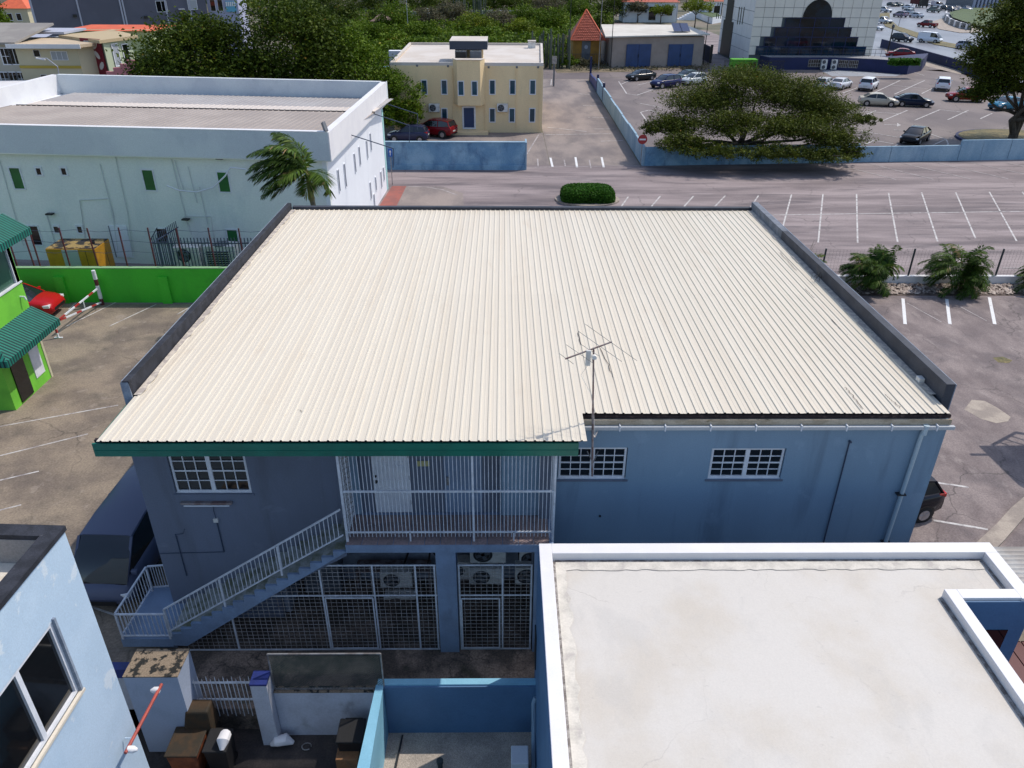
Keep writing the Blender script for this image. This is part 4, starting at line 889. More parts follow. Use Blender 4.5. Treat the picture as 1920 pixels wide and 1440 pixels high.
# ================================================================ NEAR LEFT
BX=thing('meter_block','pale blue masonry block with a flaking black top behind the near left house','block',(-8.3,12.97,-.8))
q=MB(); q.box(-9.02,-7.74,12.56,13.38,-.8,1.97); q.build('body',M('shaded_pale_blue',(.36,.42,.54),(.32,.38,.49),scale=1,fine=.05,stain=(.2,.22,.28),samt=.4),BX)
q=MB(); q.box(-9.03,-7.73,12.55,13.39,1.97,2.0); q.build('cap',m_mossy,BX)
PG=thing('picket_gate','low white iron gate with spiked pickets between the block and the navy capped pillar','gate',(-7,13.1,-.1))
for z in(.5,1.12):
    q=MB(); q.box(-7.95,-6.18,13.08,13.12,z-.02,z+.02); q.build('rail',m_rail,PG)
q=MB(); q.add([(-7.9,13.06,-.1),(-7.884,13.06,-.1),(-7.884,13.076,-.1),(-7.9,13.076,-.1),(-7.9,13.06,1.22),(-7.884,13.06,1.22),(-7.884,13.076,1.22),(-7.9,13.076,1.22),(-7.892,13.068,1.32)],[(3,2,1,0),(0,1,5,4),(1,2,6,5),(2,3,7,6),(3,0,4,7),(4,5,8),(5,6,8),(6,7,8),(7,4,8)])
o=q.build('picket',m_rail,PG); row(o,[(.105*i,(.02 if i%2 else 0),(.06 if i%2 else 0)) for i in range(1,17)])
PL=thing('gate_pillar','square pale pillar with a navy blue painted top beside the picket gate','pillar',(-5.95,12.93,-.8))
q=MB(); q.box(-6.16,-5.76,12.73,13.13,-.8,1.44); q.build('shaft',m_wallW,PL)
q=MB(); q.box(-6.17,-5.75,12.72,13.14,1.44,1.5); q.build('cap',m_navy,PL)
NC=thing('navy_wall','navy blue capped wall stub behind the near left house','wall',(-9.6,13.2,-.8))
q=MB(); q.box(-10.4,-9.05,13.2,13.4,-.8,1.2); q.build('body',m_wallW,NC); q=MB(); q.box(-10.42,-9.04,13.18,13.42,1.2,1.5); q.build('cap',m_navy,NC)
LW=thing('low_wall','dirty white low wall carrying the chain link panel','wall',(-4.5,13.1,-.8))
q=MB(); q.box(-5.75,-3.2,13.02,13.2,-.8,.82); q.build('body',m_wallW,LW); q=MB(); q.box(-5.75,-3.2,13.015,13.205,.82,.85); q.build('coping',m_mossy,LW)
CF=thing('chain_link_panel','chain link fence panel on the dirty white low wall','fence',(-4.4,13.1,.85))
q=MB()
for p_,r_ in (((-5.73,.88),(-2.99,.88)),((-5.73,2.12),(-2.99,2.12)),((-5.73,.88),(-5.73,2.12)),((-2.99,.88),(-2.99,2.12))): q.bar((p_[0],13.1,p_[1]),(r_[0],13.1,r_[1]),.035)
q.build('frame',m_steel,CF)
q=MB(); sp=.075; H_=1.24
k=-int(H_/sp)
while k*sp<2.74:
    for sg in(1,-1):
        a=k*sp; x_a=max(0,a); x_b=min(2.74,a+H_)
        if x_b-x_a>.02:
            z_a=(x_a-a); z_b=(x_b-a)
            if sg<0: z_a,z_b=H_-z_a,H_-z_b
            q.bar((-5.73+x_a,13.1+sg*.003,.88+z_a),(-5.73+x_b,13.1+sg*.003,.88+z_b),.006)
    k+=1
q.build('wire_mesh',M('green_wire',(.05,.075,.07),rough=.6,fine=0),CF)['kind']='stuff'
# yard clutter
def bin_(label,x,y,w,d,h,mat,lid,lean=0):
    T=thing('wheelie_bin',label,'bin',(x,y,-.8),lean); q=MB(); z=-.8
    q.add([(x-w*.42,y-d*.42,z+.06),(x+w*.42,y-d*.42,z+.06),(x+w*.42,y+d*.42,z+.06),(x-w*.42,y+d*.42,z+.06),(x-w/2,y-d/2,z+h),(x+w/2,y-d/2,z+h),(x+w/2,y+d/2,z+h),(x-w/2,y+d/2,z+h)],[(3,2,1,0),(0,1,5,4),(1,2,6,5),(2,3,7,6),(3,0,4,7),(4,5,6,7)])
    q.build('body',mat,T,bevel=.03); q=MB(); q.box(x-w*.53,x+w*.53,y-d*.55,y+d*.55,z+h,z+h+.06); q.build('lid',lid,T,bevel=.025)
    q=MB(); q.tube([(x-w*.4,y+d*.42,z+.1),(x+w*.4,y+d*.42,z+.1)],.1,12); q.build('wheels',m_black,T)
    q=MB(); q.tube([(x-w*.35,y+d*.62,z+h-.02),(x+w*.35,y+d*.62,z+h-.02)],.02,8); q.build('handle',lid,T); return T
m_or=M('faded_orange_plastic',(.30,.085,.03),(.16,.045,.02),scale=3,rough=.6,fine=.08); m_br=M('brown_olive_plastic',(.055,.030,.012),(.03,.022,.012),scale=3,fine=.08)
m_tan=M('dusty_tan_board',(.25,.12,.05),(.18,.10,.05),scale=3,fine=.1)
p=G(352,1400,.0); bin_('faded orange cart with an open brown hood in the dark yard',p.x,p.y,.75,.75,.95,m_or,m_br)
p=G(365,1350,.6); q=MB(); q.add([(p.x-.4,p.y,-.0),(p.x+.35,p.y,0),(p.x+.35,p.y+.5,.0),(p.x-.4,p.y+.5,0),(p.x-.25,p.y+.1,.75),(p.x+.3,p.y+.1,.75),(p.x+.3,p.y+.5,.75),(p.x-.25,p.y+.5,.75)],[(3,2,1,0),(4,5,6,7),(0,1,5,4),(1,2,6,5),(2,3,7,6),(3,0,4,7)]); tag(q.build('crate',m_br,bevel=.05),'brown hooded crate behind the orange cart in the dark yard','crate')
p=G(412,1400,0); bin_('black bin with a white bag on its lid beside the orange cart',p.x,p.y,.55,.6,1.0,m_black,m_tyre)
p=G(418,1390,.4); q=MB(); q.tube([(p.x,p.y-.15,.28),(p.x,p.y,.42),(p.x,p.y+.2,.38),(p.x,p.y+.3,.28)],[.05,.15,.14,.04],10); tag(q.build('white_bag',m_wpar,smooth=True),'crumpled white bag lying on the black bin','bag')
p=G(660,1365,.2); bin_('black bin standing against the dirty white wall near the light blue yard wall',p.x,p.y-.1,.62,.62,1.0,m_black,m_tyre)
p=G(650,1400,.0); q=MB(); q.box(p.x-.25,p.x+.3,p.y-.25,p.y+.2,-.8,-.15); tag(q.build('cardboard_box',m_tan,bevel=.02),'orange brown cardboard box in front of the bin by the light blue wall','box')
p=G(527,1395,-.7); q=MB(); q.tube([(p.x-.25,p.y,-.72),(p.x-.1,p.y,-.6),(p.x+.12,p.y+.05,-.58),(p.x+.3,p.y+.05,-.72)],[.05,.13,.15,.05],10); tag(q.build('crumpled_sheet',m_wpar,smooth=True),'white crumpled bag on the dark yard floor below the pillar','bag')
p=G(575,1400,-.75); q=MB(); q.tube([(p.x+math.cos(t)*.12,p.y+math.sin(t)*.1,-.74) for t in np.linspace(0,5.5,12)],.015,6); tag(q.build('hose_coil',m_steel),'small coil of hose on the dark yard floor','hose')
q=MB(); q.box(-8.4,-4.5,11.9,12.0,-.8,-.72); q.box(-7.6,-7.2,11.2,11.9,-.8,-.55); tag(q.build('timber_scrap',m_bark),'pile of dark timber scraps on the yard floor','timber')
# near left house
LH=thing('pale_blue_house','pale blue rendered house with a dark coped flat roof at the lower left','house',(-10,8,-.8))
th=math.radians(-2.7)
ZT8=8.0; cx,cy=-7.86,10.85; dxx,dyy=math.sin(math.radians(2.5)),math.cos(math.radians(2.5))
def lp(u,v): return (cx-dyy*u-dxx*v, cy+dxx*u*1.0-dyy*v)   # u to the left, v towards camera along the wall
def slab(q,u0,u1,v0,v1,z0_,z1_): q.prism([lp(u0,v0),lp(u1,v0),lp(u1,v1),lp(u0,v1)],z0_,z1_)
q=MB()
# wall with two window openings facing the alley
vs=[(0,.86),(3.0,20)]
wz0,wz1=4.92,6.70
slab(q,.03,.30,.03,1.02,-.8,7.9); slab(q,.03,.30,1.02,4.6,-.8,wz0); slab(q,.03,.30,1.02,4.6,wz1,7.9); slab(q,.03,.30,4.6,14,-.8,7.9)
slab(q,.30,8,.03,.28,-.8,7.9)
q.build('wall',m_lbw,LH)
q=MB(); slab(q,0,.30,0,14,7.9,8.0); slab(q,.30,8,0,.30,7.9,8.0); q.build('coping',m_tar,LH)
q=MB(); slab(q,.30,8,.28,.31,7.35,7.9); q.build('inner_parapet',M('grey_inner_parapet',(.30,.28,.27),fine=.1),LH)
q=MB(); slab(q,.3,8,.3,14,7.1,7.35); q.build('roof',m_lbroof,LH)
q=MB(); slab(q,.045,.13,1.02,1.12,wz0,wz1); slab(q,.045,.13,4.5,4.6,wz0,wz1); slab(q,.045,.13,1.12,4.5,wz0,wz0+.07); slab(q,.045,.13,1.12,4.5,wz1-.07,wz1); slab(q,.045,.13,2.05,2.15,wz0+.07,wz1-.07); slab(q,.045,.13,3.25,3.35,wz0+.07,wz1-.07)
WF=q.build('window_frame',m_white,LH)
for (a,b) in ((1.12,2.05),(2.15,3.25),(3.35,4.5)):
    q=MB(); slab(q,.10,.11,a,b,wz0+.07,wz1-.07); q.build('pane',m_glass,WF)
q=MB(); slab(q,-.04,.10,.98,4.64,wz0-.06,wz0); q.build('sill',M('cream_sill',(.66,.60,.50),fine=.05),WF)
q=MB(); slab(q,-.02,.05,1.0,1.05,wz0,wz1+.06); q.build('hood',m_capL,WF)
RB=thing('red_lamp_bar','red tube with a white lamp at each end fixed to the pale blue house','wall lamp',(-7.5,10.5,3.2))
a=AX(235,1412,-7.70); b=AX(303,1283,-7.66)
q=MB(); q.tube([a,b],.035,10); q.build('tube',m_rust,RB,smooth=True)
for t,sx in ((.06,1),(.92,-1)):
    c=a.lerp(b,t); q=MB(); q.tube([c+Vector((0,0,-.02)),c+Vector((sx*.11,0,-.03)),c+Vector((sx*.19,0,-.04))],[.07,.075,.03],12); q.build('lamp_head',m_wpar,RB,smooth=True)
for t in(.2,):
    c=a.lerp(b,t); q=MB(); q.bar(c,c+Vector((-.17,0,0)),.02); q.build('bracket',m_lbw,RB)
# ================================================================ MIDDLE LEFT
class Fr:
    """a vertical wall plane: u along it from A towards B, w out of it, z up"""
    def __init__(s,A,B,out):
        s.A=Vector((A[0],A[1],0)); d=Vector((B[0]-A[0],B[1]-A[1],0)); s.L=d.length; s.e=d.normalized(); n=Vector((-s.e.y,s.e.x,0))
        s.n=n if n.dot(Vector((*out,0)))>0 else -n; s.B=B; s.A2=A
    def pt(s,u,w,z): p=s.A+s.e*u+s.n*w; return Vector((p.x,p.y,z))
    def box(s,q,u0,u1,w0,w1,z0,z1):
        P=[s.pt(u0,w0,0),s.pt(u1,w0,0),s.pt(u1,w1,0),s.pt(u0,w1,0)]; q.prism([(p.x,p.y) for p in P],z0,z1)
    def uz(s,px,py):
        p=AP(px,py,s.A2,s.B); return (p-Vector((s.A.x,s.A.y,p.z))).dot(s.e),p.z
def fwin(F,parent,u0,u1,z0,z1,glass,fr=.07,fm=None,mull=(),tr=(),name='window',out=.05):
    q=MB(); 
    for a in (u0-fr,u1): F.box(q,a,a+fr,.0,out,z0-fr,z1+fr)
    F.box(q,u0,u1,.0,out,z0-fr,z0); F.box(q,u0,u1,.0,out,z1,z1+fr)
    for m in mull: F.box(q,m-.03,m+.03,.012,out-.01,z0,z1)
    for m in tr: F.box(q,u0,u1,.012,out-.014,m-.03,m+.03)
    o=q.build(name,fm or m_white,parent); q=MB(); F.box(q,u0,u1,.0,.01,z0,z1); q.build('pane',glass,o); return o
GW=thing('green_wall','bright green boundary wall with flat pilasters behind the left parking lot','wall',(-21,39.6,0))
q=MB(); q.box(-45,-9.8,39.5,39.72,0,2.0); q.build('body',m_gwall,GW)
q=MB(); q.box(-45,-9.8,39.48,39.74,2.0,2.04); q.build('coping',M('pale_green_edge',(.25,.42,.22),fine=.1),GW)
for (px,) in ((121,),(314,)):
    p=AY(px,562,39.4); q=MB(); q.box(p.x-.25,p.x+.25,39.34,39.49,0,1.55); q.build('pilaster',m_gwall,GW)
TF=thing('post_and_wire_fence','leaning maroon fence posts with sagging wires on top of the green wall','fence',(-21,39.9,2))
for (px,) in ((33,),(65,),(76,),(132,),(185,),(239,),(292,),(346,),(404,),(459,)):
    p=AY(px,500,40.3); q=MB(); q.bar((p.x,40.3,1.2),(p.x+random.uniform(-.06,.06),40.3+random.uniform(-.08,.08),4.0),.06); q.build('post',m_pole,TF)
q=MB()
for z in(3.9,3.3,2.7):
    pts=[(-28.5+1.35*i,40.3,z-.12*(i%2)) for i in range(14)]; q.tube(pts,.010,4)
q.build('wire',m_pal,TF)
# barrier
BR=thing('lot_barrier','red and white striped pole gate standing open in front of the green wall','barrier',(-22.05,39.2,0))
q=MB(); 
for i,(z0_,z1_,mm) in enumerate(((0,.38,m_pole),(.38,1.15,m_white),(1.15,1.5,m_pole),(1.5,2.0,m_white))):
    q=MB(); q.tube([(-22.05,39.2,z0_),(-22.05,39.2,z1_)],.10,12); q.build('post_band',mm,BR,smooth=True)
m_rs=M('signal_red_paint',(.38,.03,.03),rough=.5)
for A_,B_ in ((Vector((-22.06,39.1,.98)),AX(112,598,-22.3)),(Vector((-22.06,39.1,.18)),AX(113,600,-22.3))):
    n=8
    for i in range(n):
        a=A_.lerp(B_,i/n); b=A_.lerp(B_,(i+1)/n); q=MB(); q.bar(a,b,.07); q.build('arm_band',m_rs if i%3==1 else m_white,BR)
a=AX(156,565,-22.15);b=AX(159,577,-22.15); q=MB(); q.bar(a,b,.04); q.build('brace',m_white,BR)
p=G(110,634); q=MB(); q.bar((p.x,p.y,0),(p.x,p.y,.95),.07); q.prism([(p.x-.2,p.y-.05),(p.x+.2,p.y-.05),(p.x+.2,p.y+.05),(p.x-.2,p.y+.05)],.01,.05); q.build('rest',m_white,BR)
q=MB(); q.bar((p.x,p.y,.3),(p.x,p.y,.5),.085); q.build('rest_band',m_rs,BR)
# kiosk
KS=thing('green_kiosk','lime green two storey gatehouse with teal striped awnings at the left edge','kiosk',(-22.5,29.5,0))
kx=-20.62
q=MB(); q.box(-26,kx,28.0,31.0,0,3.9); q.box(-26,kx,28.0,31.0,3.9,4.62); q.box(-26,kx-.02,30.75,30.98,4.62,7.6); q.box(-26,kx,28.0,31.0,7.6,9.0); q.build('wall',m_lime,KS)
q=MB(); q.box(kx-.16,kx-.02,30.70,30.96,4.62,7.6); q.box(kx-.16,kx-.02,28.03,28.15,4.62,7.6); q.box(kx-.2,kx+.04,28.0,31.0,4.62,4.68); q.build('window_frame',m_white,KS)
q=MB(); q.box(-25.8,kx-.10,28.1,30.7,4.68,7.6); q.build('window_glass',M('greenish_glass',(.06,.13,.10),rough=.15,fine=0),KS)
q=MB(); q.box(kx,kx+.05,28.5,29.4,.1,2.2); q.build('door',m_glass,KS)
q=MB(); q.box(kx,kx+.03,29.9,30.6,.5,2.0); q.build('white_panel',m_white,KS)
q=MB(); q.box(kx-.04,kx+.03,30.90,31.03,0,3.2); q.build('corner_post',M('cream_corner',(.55,.52,.36)),KS)
q=MB(); q.tube([(kx,30.6,4.1),(kx+.18,30.6,4.1),(kx+.22,30.6,3.95)],.04,8); q.build('spotlight',m_white,KS)
def awning(zt,zb,out,y0,y1,xl):
    """hipped awning on the +X and -Y faces, built strip by strip"""
    A_=[];n=int((y1-y0)/.17); xo=kx+out; 
    T=[(kx,y0,zt),(xo,y0-out,zb)]
    body=MB(); body.add([(kx,y0,zt),(xo,y0-out,zb),(xo,y1,zb),(kx,y1,zt)],[(0,1,2,3)]); body.add([(xl,y0,zt),(xl,y0-out,zb),(xo,y0-out,zb),(kx,y0,zt)],[(0,1,2,3)])
    body.add([(kx,y1,zt),(xo,y1,zb),(kx,y1,zb)],[(0,1,2)])
    body.add([(xo,y0-out,zb-.28),(xo,y1,zb-.28),(xo,y1,zb),(xo,y0-out,zb)],[(0,1,2,3)]); body.add([(xl,y0-out,zb-.28),(xo,y0-out,zb-.28),(xo,y0-out,zb),(xl,y0-out,zb)],[(0,1,2,3)])
    B=body.build('awning',m_awn,KS)
    st=MB(); 
    for i in range(int((y1-y0+out)/.17)):
        y=y0-out+.17*i+.06; f=max(0,min(1,(y0-y)/out)); xs=kx+out*f; zs=zt+(zb-zt)*f
        st.add([(xs,y,zs+.012),(xo+.01,y,zb+.012),(xo+.01,y+.06,zb+.012),(xs,y+.06,zs+.012)],[(0,1,2,3)])
        st.add([(xo+.012,y,zb-.28),(xo+.012,y+.06,zb-.28),(xo+.012,y+.06,zb+.01),(xo+.012,y,zb+.01)],[(0,1,2,3)])
    x=xl
    while x<xo-.08:
        f=max(0,min(1,(x-kx)/out)); 
        st.add([(x,y0-out*f,zt+(zb-zt)*f+.012),(x,y0-out-.01,zb+.012),(x+.06,y0-out-.01,zb+.012),(x+.06,y0-out*f,zt+(zb-zt)*f+.012)],[(0,1,2,3)])
        st.add([(x,y0-out-.012,zb-.28),(x+.06,y0-out-.012,zb-.28),(x+.06,y0-out-.012,zb),(x,y0-out-.012,zb)],[(0,1,2,3)]); x+=.17
    st.build('stripes',m_awnD,B)
awning(3.45,2.85,1.05,28.05,31.1,-25)
awning(7.55,6.95,.95,28.05,31.2,-25)
# cars left
car('hatch',(-25.75,37.9,0),2,srgb(165,22,28),'red_hatchback','red hatchback parked by the green wall, half hidden by the green kiosk')
car('van',(-11.62,18.9,0),-92,srgb(84,90,112),'grey_minivan','blue grey minivan parked in shade beside the left wall of the blue building','van')
# generator, palisade, ac plant
GN=thing('yellow_generator','yellow generator housing with a soot blackened top behind the green wall','generator',(-25,42,0))
a=AY(83,463,41.6).x; b=AY(178,470,41.6).x
q=MB(); q.box(a,b,41.6,43.4,.2,2.35); q.build('housing',m_yel,GN,bevel=.03); q=MB(); q.box(a+.02,b-.02,41.65,43.38,2.35,2.37); q.build('top',m_soot,GN)
q=MB(); q.box(a+.9,a+1.8,41.57,41.6,1.1,2.3); q.build('control_window',m_lou,GN)
q=MB(); q.tube([(b-.5,42.5,2.35),(b-.5,42.5,2.6)],.12,10); q.build('exhaust',m_black,GN); q=MB(); q.box(a,b,41.6,43.4,0,.2); q.build('skid',m_black,GN)
for xx in (a+2.2,a+3.4):
    q=MB(); q.box(xx,xx+.02,41.585,41.6,.3,2.25); q.build('door_seam',m_black,GN)
PF=thing('palisade_fence','slate blue palisade enclosure around the outdoor units beside the white building','fence',(-18,42,0))
x0_=AY(293,500,41.2).x
q=MB(); q.box(x0_,x0_+.05,41.2,41.23,.1,3.15); o=q.build('pale',m_pal,PF); row(o,[(.185*i,0,0) for i in range(1,46)])
q=MB(); q.box(x0_,x0_+.03,41.4,41.45,.1,3.15); o=q.build('pale',m_pal,PF); row(o,[(.02*i,.2*i,0) for i in range(1,15)])
for z in(.5,2.8):
    q=MB(); q.box(x0_,x0_+8.6,41.23,41.27,z,z+.06); q.bar((x0_,41.3,z),(x0_+.4,44.2,z),.05); q.build('rail',m_pal,PF)
q=MB(); q.bar((x0_,41.25,3.0),(x0_+.5,41.3,3.7),.05); q.bar((x0_+7.2,41.25,3.0),(x0_+7.7,41.3,3.6),.05); q.build('arm',m_pal,PF)
ac_unit('tall beige double fan ac unit behind the slate palisade, left one',AY(352,490,42.6).x,42.6,.1,1.5,2.0,.7,2,'outdoor units behind the palisade',mat=m_acw)
T=thing('condenser_unit','wide beige condenser with dark louvres behind the slate palisade','air conditioner',(AY(415,490,42.8).x,42.8,.1),0,'outdoor units behind the palisade')
xx=AY(415,490,42.8).x; q=MB(); q.box(xx-.9,xx+.9,42.8,43.7,.1,2.1); q.build('casing',m_acw,T)
for k in range(9):
    q=MB(); q.box(xx-.8,xx+.5,42.77,42.8,.6+.14*k,.68+.14*k); q.build('louvre',m_acd,T)
q=MB(); q.disc((xx,43.2,2.1),.45,(0,0,1),16,.05); q.build('fan',m_acg,T)
# white building
F1=Fr((-10.1,44.5),(-37,46.9),(0,-1)); FS=Fr((-10.1,44.5),(-9.5,63.3),(1,0))
WH=thing('white_commercial_building','large white flat roofed building with a deep overhanging parapet band and narrow green windows','building',(-22,54,0))
corners=[(-10.1,44.5),(-37,46.9),(-36,66.5),(-9.5,63.3)]
q=MB(); a=F1; 
F1.box(q,0,F1.L,-.25,0,0,6.8); q.build('front_wall',m_wb,WH)
q=MB(); FS.box(q,0,FS.L,-.25,0,0,6.8); q.build('side_wall',m_wbs,WH)
FB=Fr((-9.5,63.3),(-36,66.5),(0,1)); FL_=Fr((-36,66.5),(-37,46.9),(-1,0))
q=MB(); FB.box(q,0,FB.L,-.25,0,0,6.8); FL_.box(q,0,FL_.L,-.25,0,0,6.8); q.build('rear_wall',m_wbs,WH)
q=MB(); F1.box(q,-.4,F1.L+.4,.02,.42,6.72,8.27); q.build('parapet_band',m_band,WH,label='blue grey front parapet band')
q=MB(); FS.box(q,-.40,FS.L+.4,.02,.42,6.72,8.27); q.build('parapet_band',m_wpar,WH,label='bright white side parapet band')
q=MB(); FB.box(q,-.42,FB.L+.4,.02,.42,6.72,8.27); q.build('parapet_band',m_band,WH); q=MB(); FL_.box(q,-.4,FL_.L,.02,.42,6.72,8.27); q.build('parapet_band',m_wpar,WH)
q=MB(); F1.box(q,-.4,F1.L+.4,.08,.43,8.27,8.31); q.build('white_coping',m_wpar,WH)
q=MB(); q.prism([(-9.7,44.1),(-37.4,46.5),(-36.4,66.9),(-9.1,63.7)],6.66,6.72); q.build('soffit',m_wb,WH)
# ribbed roof: two fields with a step
rb=MB(); a0=F1.pt(.0,-.02,0); 
def rib_field(q,Fa,u0,u1,w0,w1,z0_,z1_,pitch=.42):
    n=int((u1-u0)/pitch); V=[];
    for i in range(n+1):
        for du,dz in ((0,0),(pitch*.38,0),(pitch*.44,.03),(pitch*.56,.03),(pitch*.62,0)):
            u=min(u1,u0+i*pitch+du)
            V+=[Fa.pt(u,w0,z0_+dz),Fa.pt(u,w1,z1_+dz)]
    m=len(V)//2; q.add(V,[(2*i,2*i+1,2*i+3,2*i+2) for i in range(m-1)])
q=MB(); rib_field(q,F1,.1,F1.L,0,-12.4,7.35,7.10); q.build('roof',m_wbroof,WH,label='beige ribbed roof field')
q=MB(); rib_field(q,F1,.1,F1.L-1,-12.5,-14.1,7.16,7.14); q.build('roof',M('cream_ridge_sheet',(.58,.52,.47),fine=.04),WH)
q=MB(); rib_field(q,F1,.1,F1.L-1,-14.1,-18.7,7.14,7.05); q.build('roof',m_wbroofL,WH,label='paler rear roof field')
q=MB(); F1.box(q,.1,F1.L-.3,-12.48,-12.42,7.05,7.17); q.build('roof_step',m_acd,WH)
for (px0,py0,px1,py1,g) in [(17,315,31,353,m_glassG),(266,319,283,356,m_glassG),(407,323,419,359,m_glassG),(4,423,14,452,m_glass),(52,424,66,458,m_glass),(293,429,305,455,m_glass),(425,431,437,452,m_glassG)]:
    u0,z1_=F1.uz(px1-4,py0); u1,z0_=F1.uz(px0+3,py1); u1,z_=F1.uz(px0,py0); u0=u1-.62
    fwin(F1,WH,u0,u1,z0_,z1_,g)
for (px,py) in ((73,321),(120,321),(106,430),(150,430)):
    u,z=F1.uz(px,py); fwin(F1,WH,u-.14,u+.14,z-.2,z+.18,m_glass,.1)
m_offp=M('offwhite_pipe',(.60,.64,.62),fine=.04)
for pts in ([(188,307),(212,400),(222,470)],[(216,290),(240,400),(250,480)],[(322,298),(352,420),(360,440)],[(353,312),(370,380)],[(150,375),(205,372),(212,408)],[(150,375),(162,460)],[(346,405),(396,406),(402,450)],[(0,300),(25,390),(45,460)],[(88,402),(105,460)],[(374,350),(390,420)],[(328,300),(346,360)]):
    P=[]; 
    for p in pts: u,z=F1.uz(*p); P.append(F1.pt(u,.05,z))
    q=MB(); q.tube(P,.026,6); q.build('service_pipe',m_offp,WH,smooth=True)
u,z=F1.uz(221,426); q=MB(); F1.box(q,u-.55,u+.55,0,.06,.4,z+.1); q.build('door',m_wbs,WH)
q=MB(); u1_,_z=F1.uz(205,425); F1.box(q,u1_-.02,u1_+.03,0.06,.08,.4,z+.1); q.build('door_edge',m_acg,WH)
for (px,py) in ((207,288),(415,295),(18,284),(62,285),(97,399),(351,409)):
    u,z=F1.uz(px,py); q=MB(); F1.box(q,u-.22,u+.22,0.06,.36,z-.06,z+.04); q.build('lamp',m_black,WH,bevel=.03)
q=MB(); P=[F1.pt(F1.uz(*p)[0],.6,F1.uz(*p)[1]) for p in ((322,343),(345,352),(378,355),(408,346),(430,325),(440,309),(470,313))]; q.tube(P,.045,5); tag(q.build('hanging_cable',m_white,smooth=True),'slack white cable hanging across the front of the white building','cable')
for (px,py,h) in [(632,316,1.3),(644,305,1.4),(663,286,1.2),(672,273,1.2),(686,262,1.2),(693,248,1.2),(693,340,1.2),(703,330,1.0),(713,320,1.2),(718,312,1.0),(700,362,1.0)]:
    u,z=FS.uz(px,py); fwin(FS,WH,u-.14,u+.14,z-.1-h,z-.1,m_acg,.05)
for (px,py) in ((650,280),(692,252),(712,228)):
    u,z=FS.uz(px,py+10); q=MB(); 
    for a,b in ((u,2.0),):
        q.bar(FS.pt(u,.42,7.0),FS.pt(u,3.0,6.2),.05); q.bar(FS.pt(u,3.0,6.2),FS.pt(u,2.9,5.0),.05)
    q.build('projecting_bracket',m_pal,WH)
q=MB(); FS.box(q,FS.L-.5,FS.L-.02,.0,.03,0,6.7); q.build('corner_stripe',M('pale_turquoise',(.35,.62,.60)),WH)
q=MB(); q.bar(F1.pt(-.3,.3,8.3),F1.pt(-.1,.1,8.75),.18,.22); q.build('roof_horn',m_acg,WH)
# coconut palm
pc=AY(575,322,38.0)
PT=thing('coconut_palm','windblown coconut palm behind the rear left corner of the cream roof','palm',(pc.x,38,0))
q=MB(); q.tube([(pc.x+.45,38,0),(pc.x+.3,38,2.5),(pc.x+.12,38,pc.z-1.6),(pc.x+.03,38,pc.z-.4)],[.20,.15,.13,.10],12); q.build('trunk',m_barkp,PT,smooth=True)
q=MB(); q.tube([(pc.x+.12,38,pc.z-1.7),(pc.x+.06,38,pc.z-.8),(pc.x,38,pc.z+.1)],[.12,.15,.07],10); q.build('crownshaft',m_stem,PT,smooth=True)
top=Vector((pc.x,38,pc.z)); spec=[(-2.9,.35,2.7),(-2.4,.75,2.7),(-2.0,.2,2.5),(3.0,-.1,2.4),(-3.1,.9,2.9),(-2.6,-.25,2.3),(-2.2,-.05,2.5),(2.5,.6,2.6),(2.6,.1,2.4),(-1.6,1.15,2.6),(1.8,1.25,2.4),(-.4,.2,1.6),(-2.5,1.1,2.6),(-2.75,.55,2.8),(-2.2,.45,2.7),(1.45,1.45,2.5),(-3.05,.15,2.5),(-1.0,-.2,1.6),(0.2,-.3,1.6),(-1.5,.4,2.3),(2.0,.3,2.2),(3.0,.55,2.8),(-2.8,-.5,2.0)]
for i,(az,el,L) in enumerate(spec):
    P,F,t=frond_arrays(top,(math.cos(az)*math.cos(el),math.sin(az)*math.cos(el),math.sin(el)+.15),L*1.06,1.15,(-1.05,-.12),64,.85,.08,(.16 if i in(9,10,11) else (.25 if i>15 else 0)))
    mesh_np('frond',P,F,t,l_palm,PT)
# ================================================================ CENTRE
T=thing('clipped_hedge','clipped oval hedge in a kerbed bed behind the cream roof','hedge',(6.6,59.5,0))
C=[];n=6000
d=rng.uniform(-1,1,(n*6,3)); d[:,2]=np.abs(d[:,2]); q4=(np.abs(d)**4).sum(1); d=d[(q4<1.1)&(q4>.5)][:n*2]; n=len(d); C=d*np.array([2.1,1.5,1.0])+np.array([6.65,60.0,.12])
P,F,t=leaf_mesh(C,.16,np.clip(.5+rng.normal(0,.16,n),0,1)); mesh_np('foliage',P,F,t,l_hedge,T)
q=MB(); q.prism([(6.65+2.55*math.cos(a)*(1 if abs(math.cos(a))<.7 else 1.0),60+1.95*math.sin(a)) for a in np.linspace(0,2*PI,24,endpoint=False)],.01,.12); q.build('kerb',m_patch,T)
q=MB(); q.prism([(6.65+1.9*math.cos(a),60+1.3*math.sin(a)) for a in np.linspace(0,2*PI,16,endpoint=False)],.12,.80); q.build('inner_growth',M('hedge_core',(.008,.015,.004),fine=.1),T)
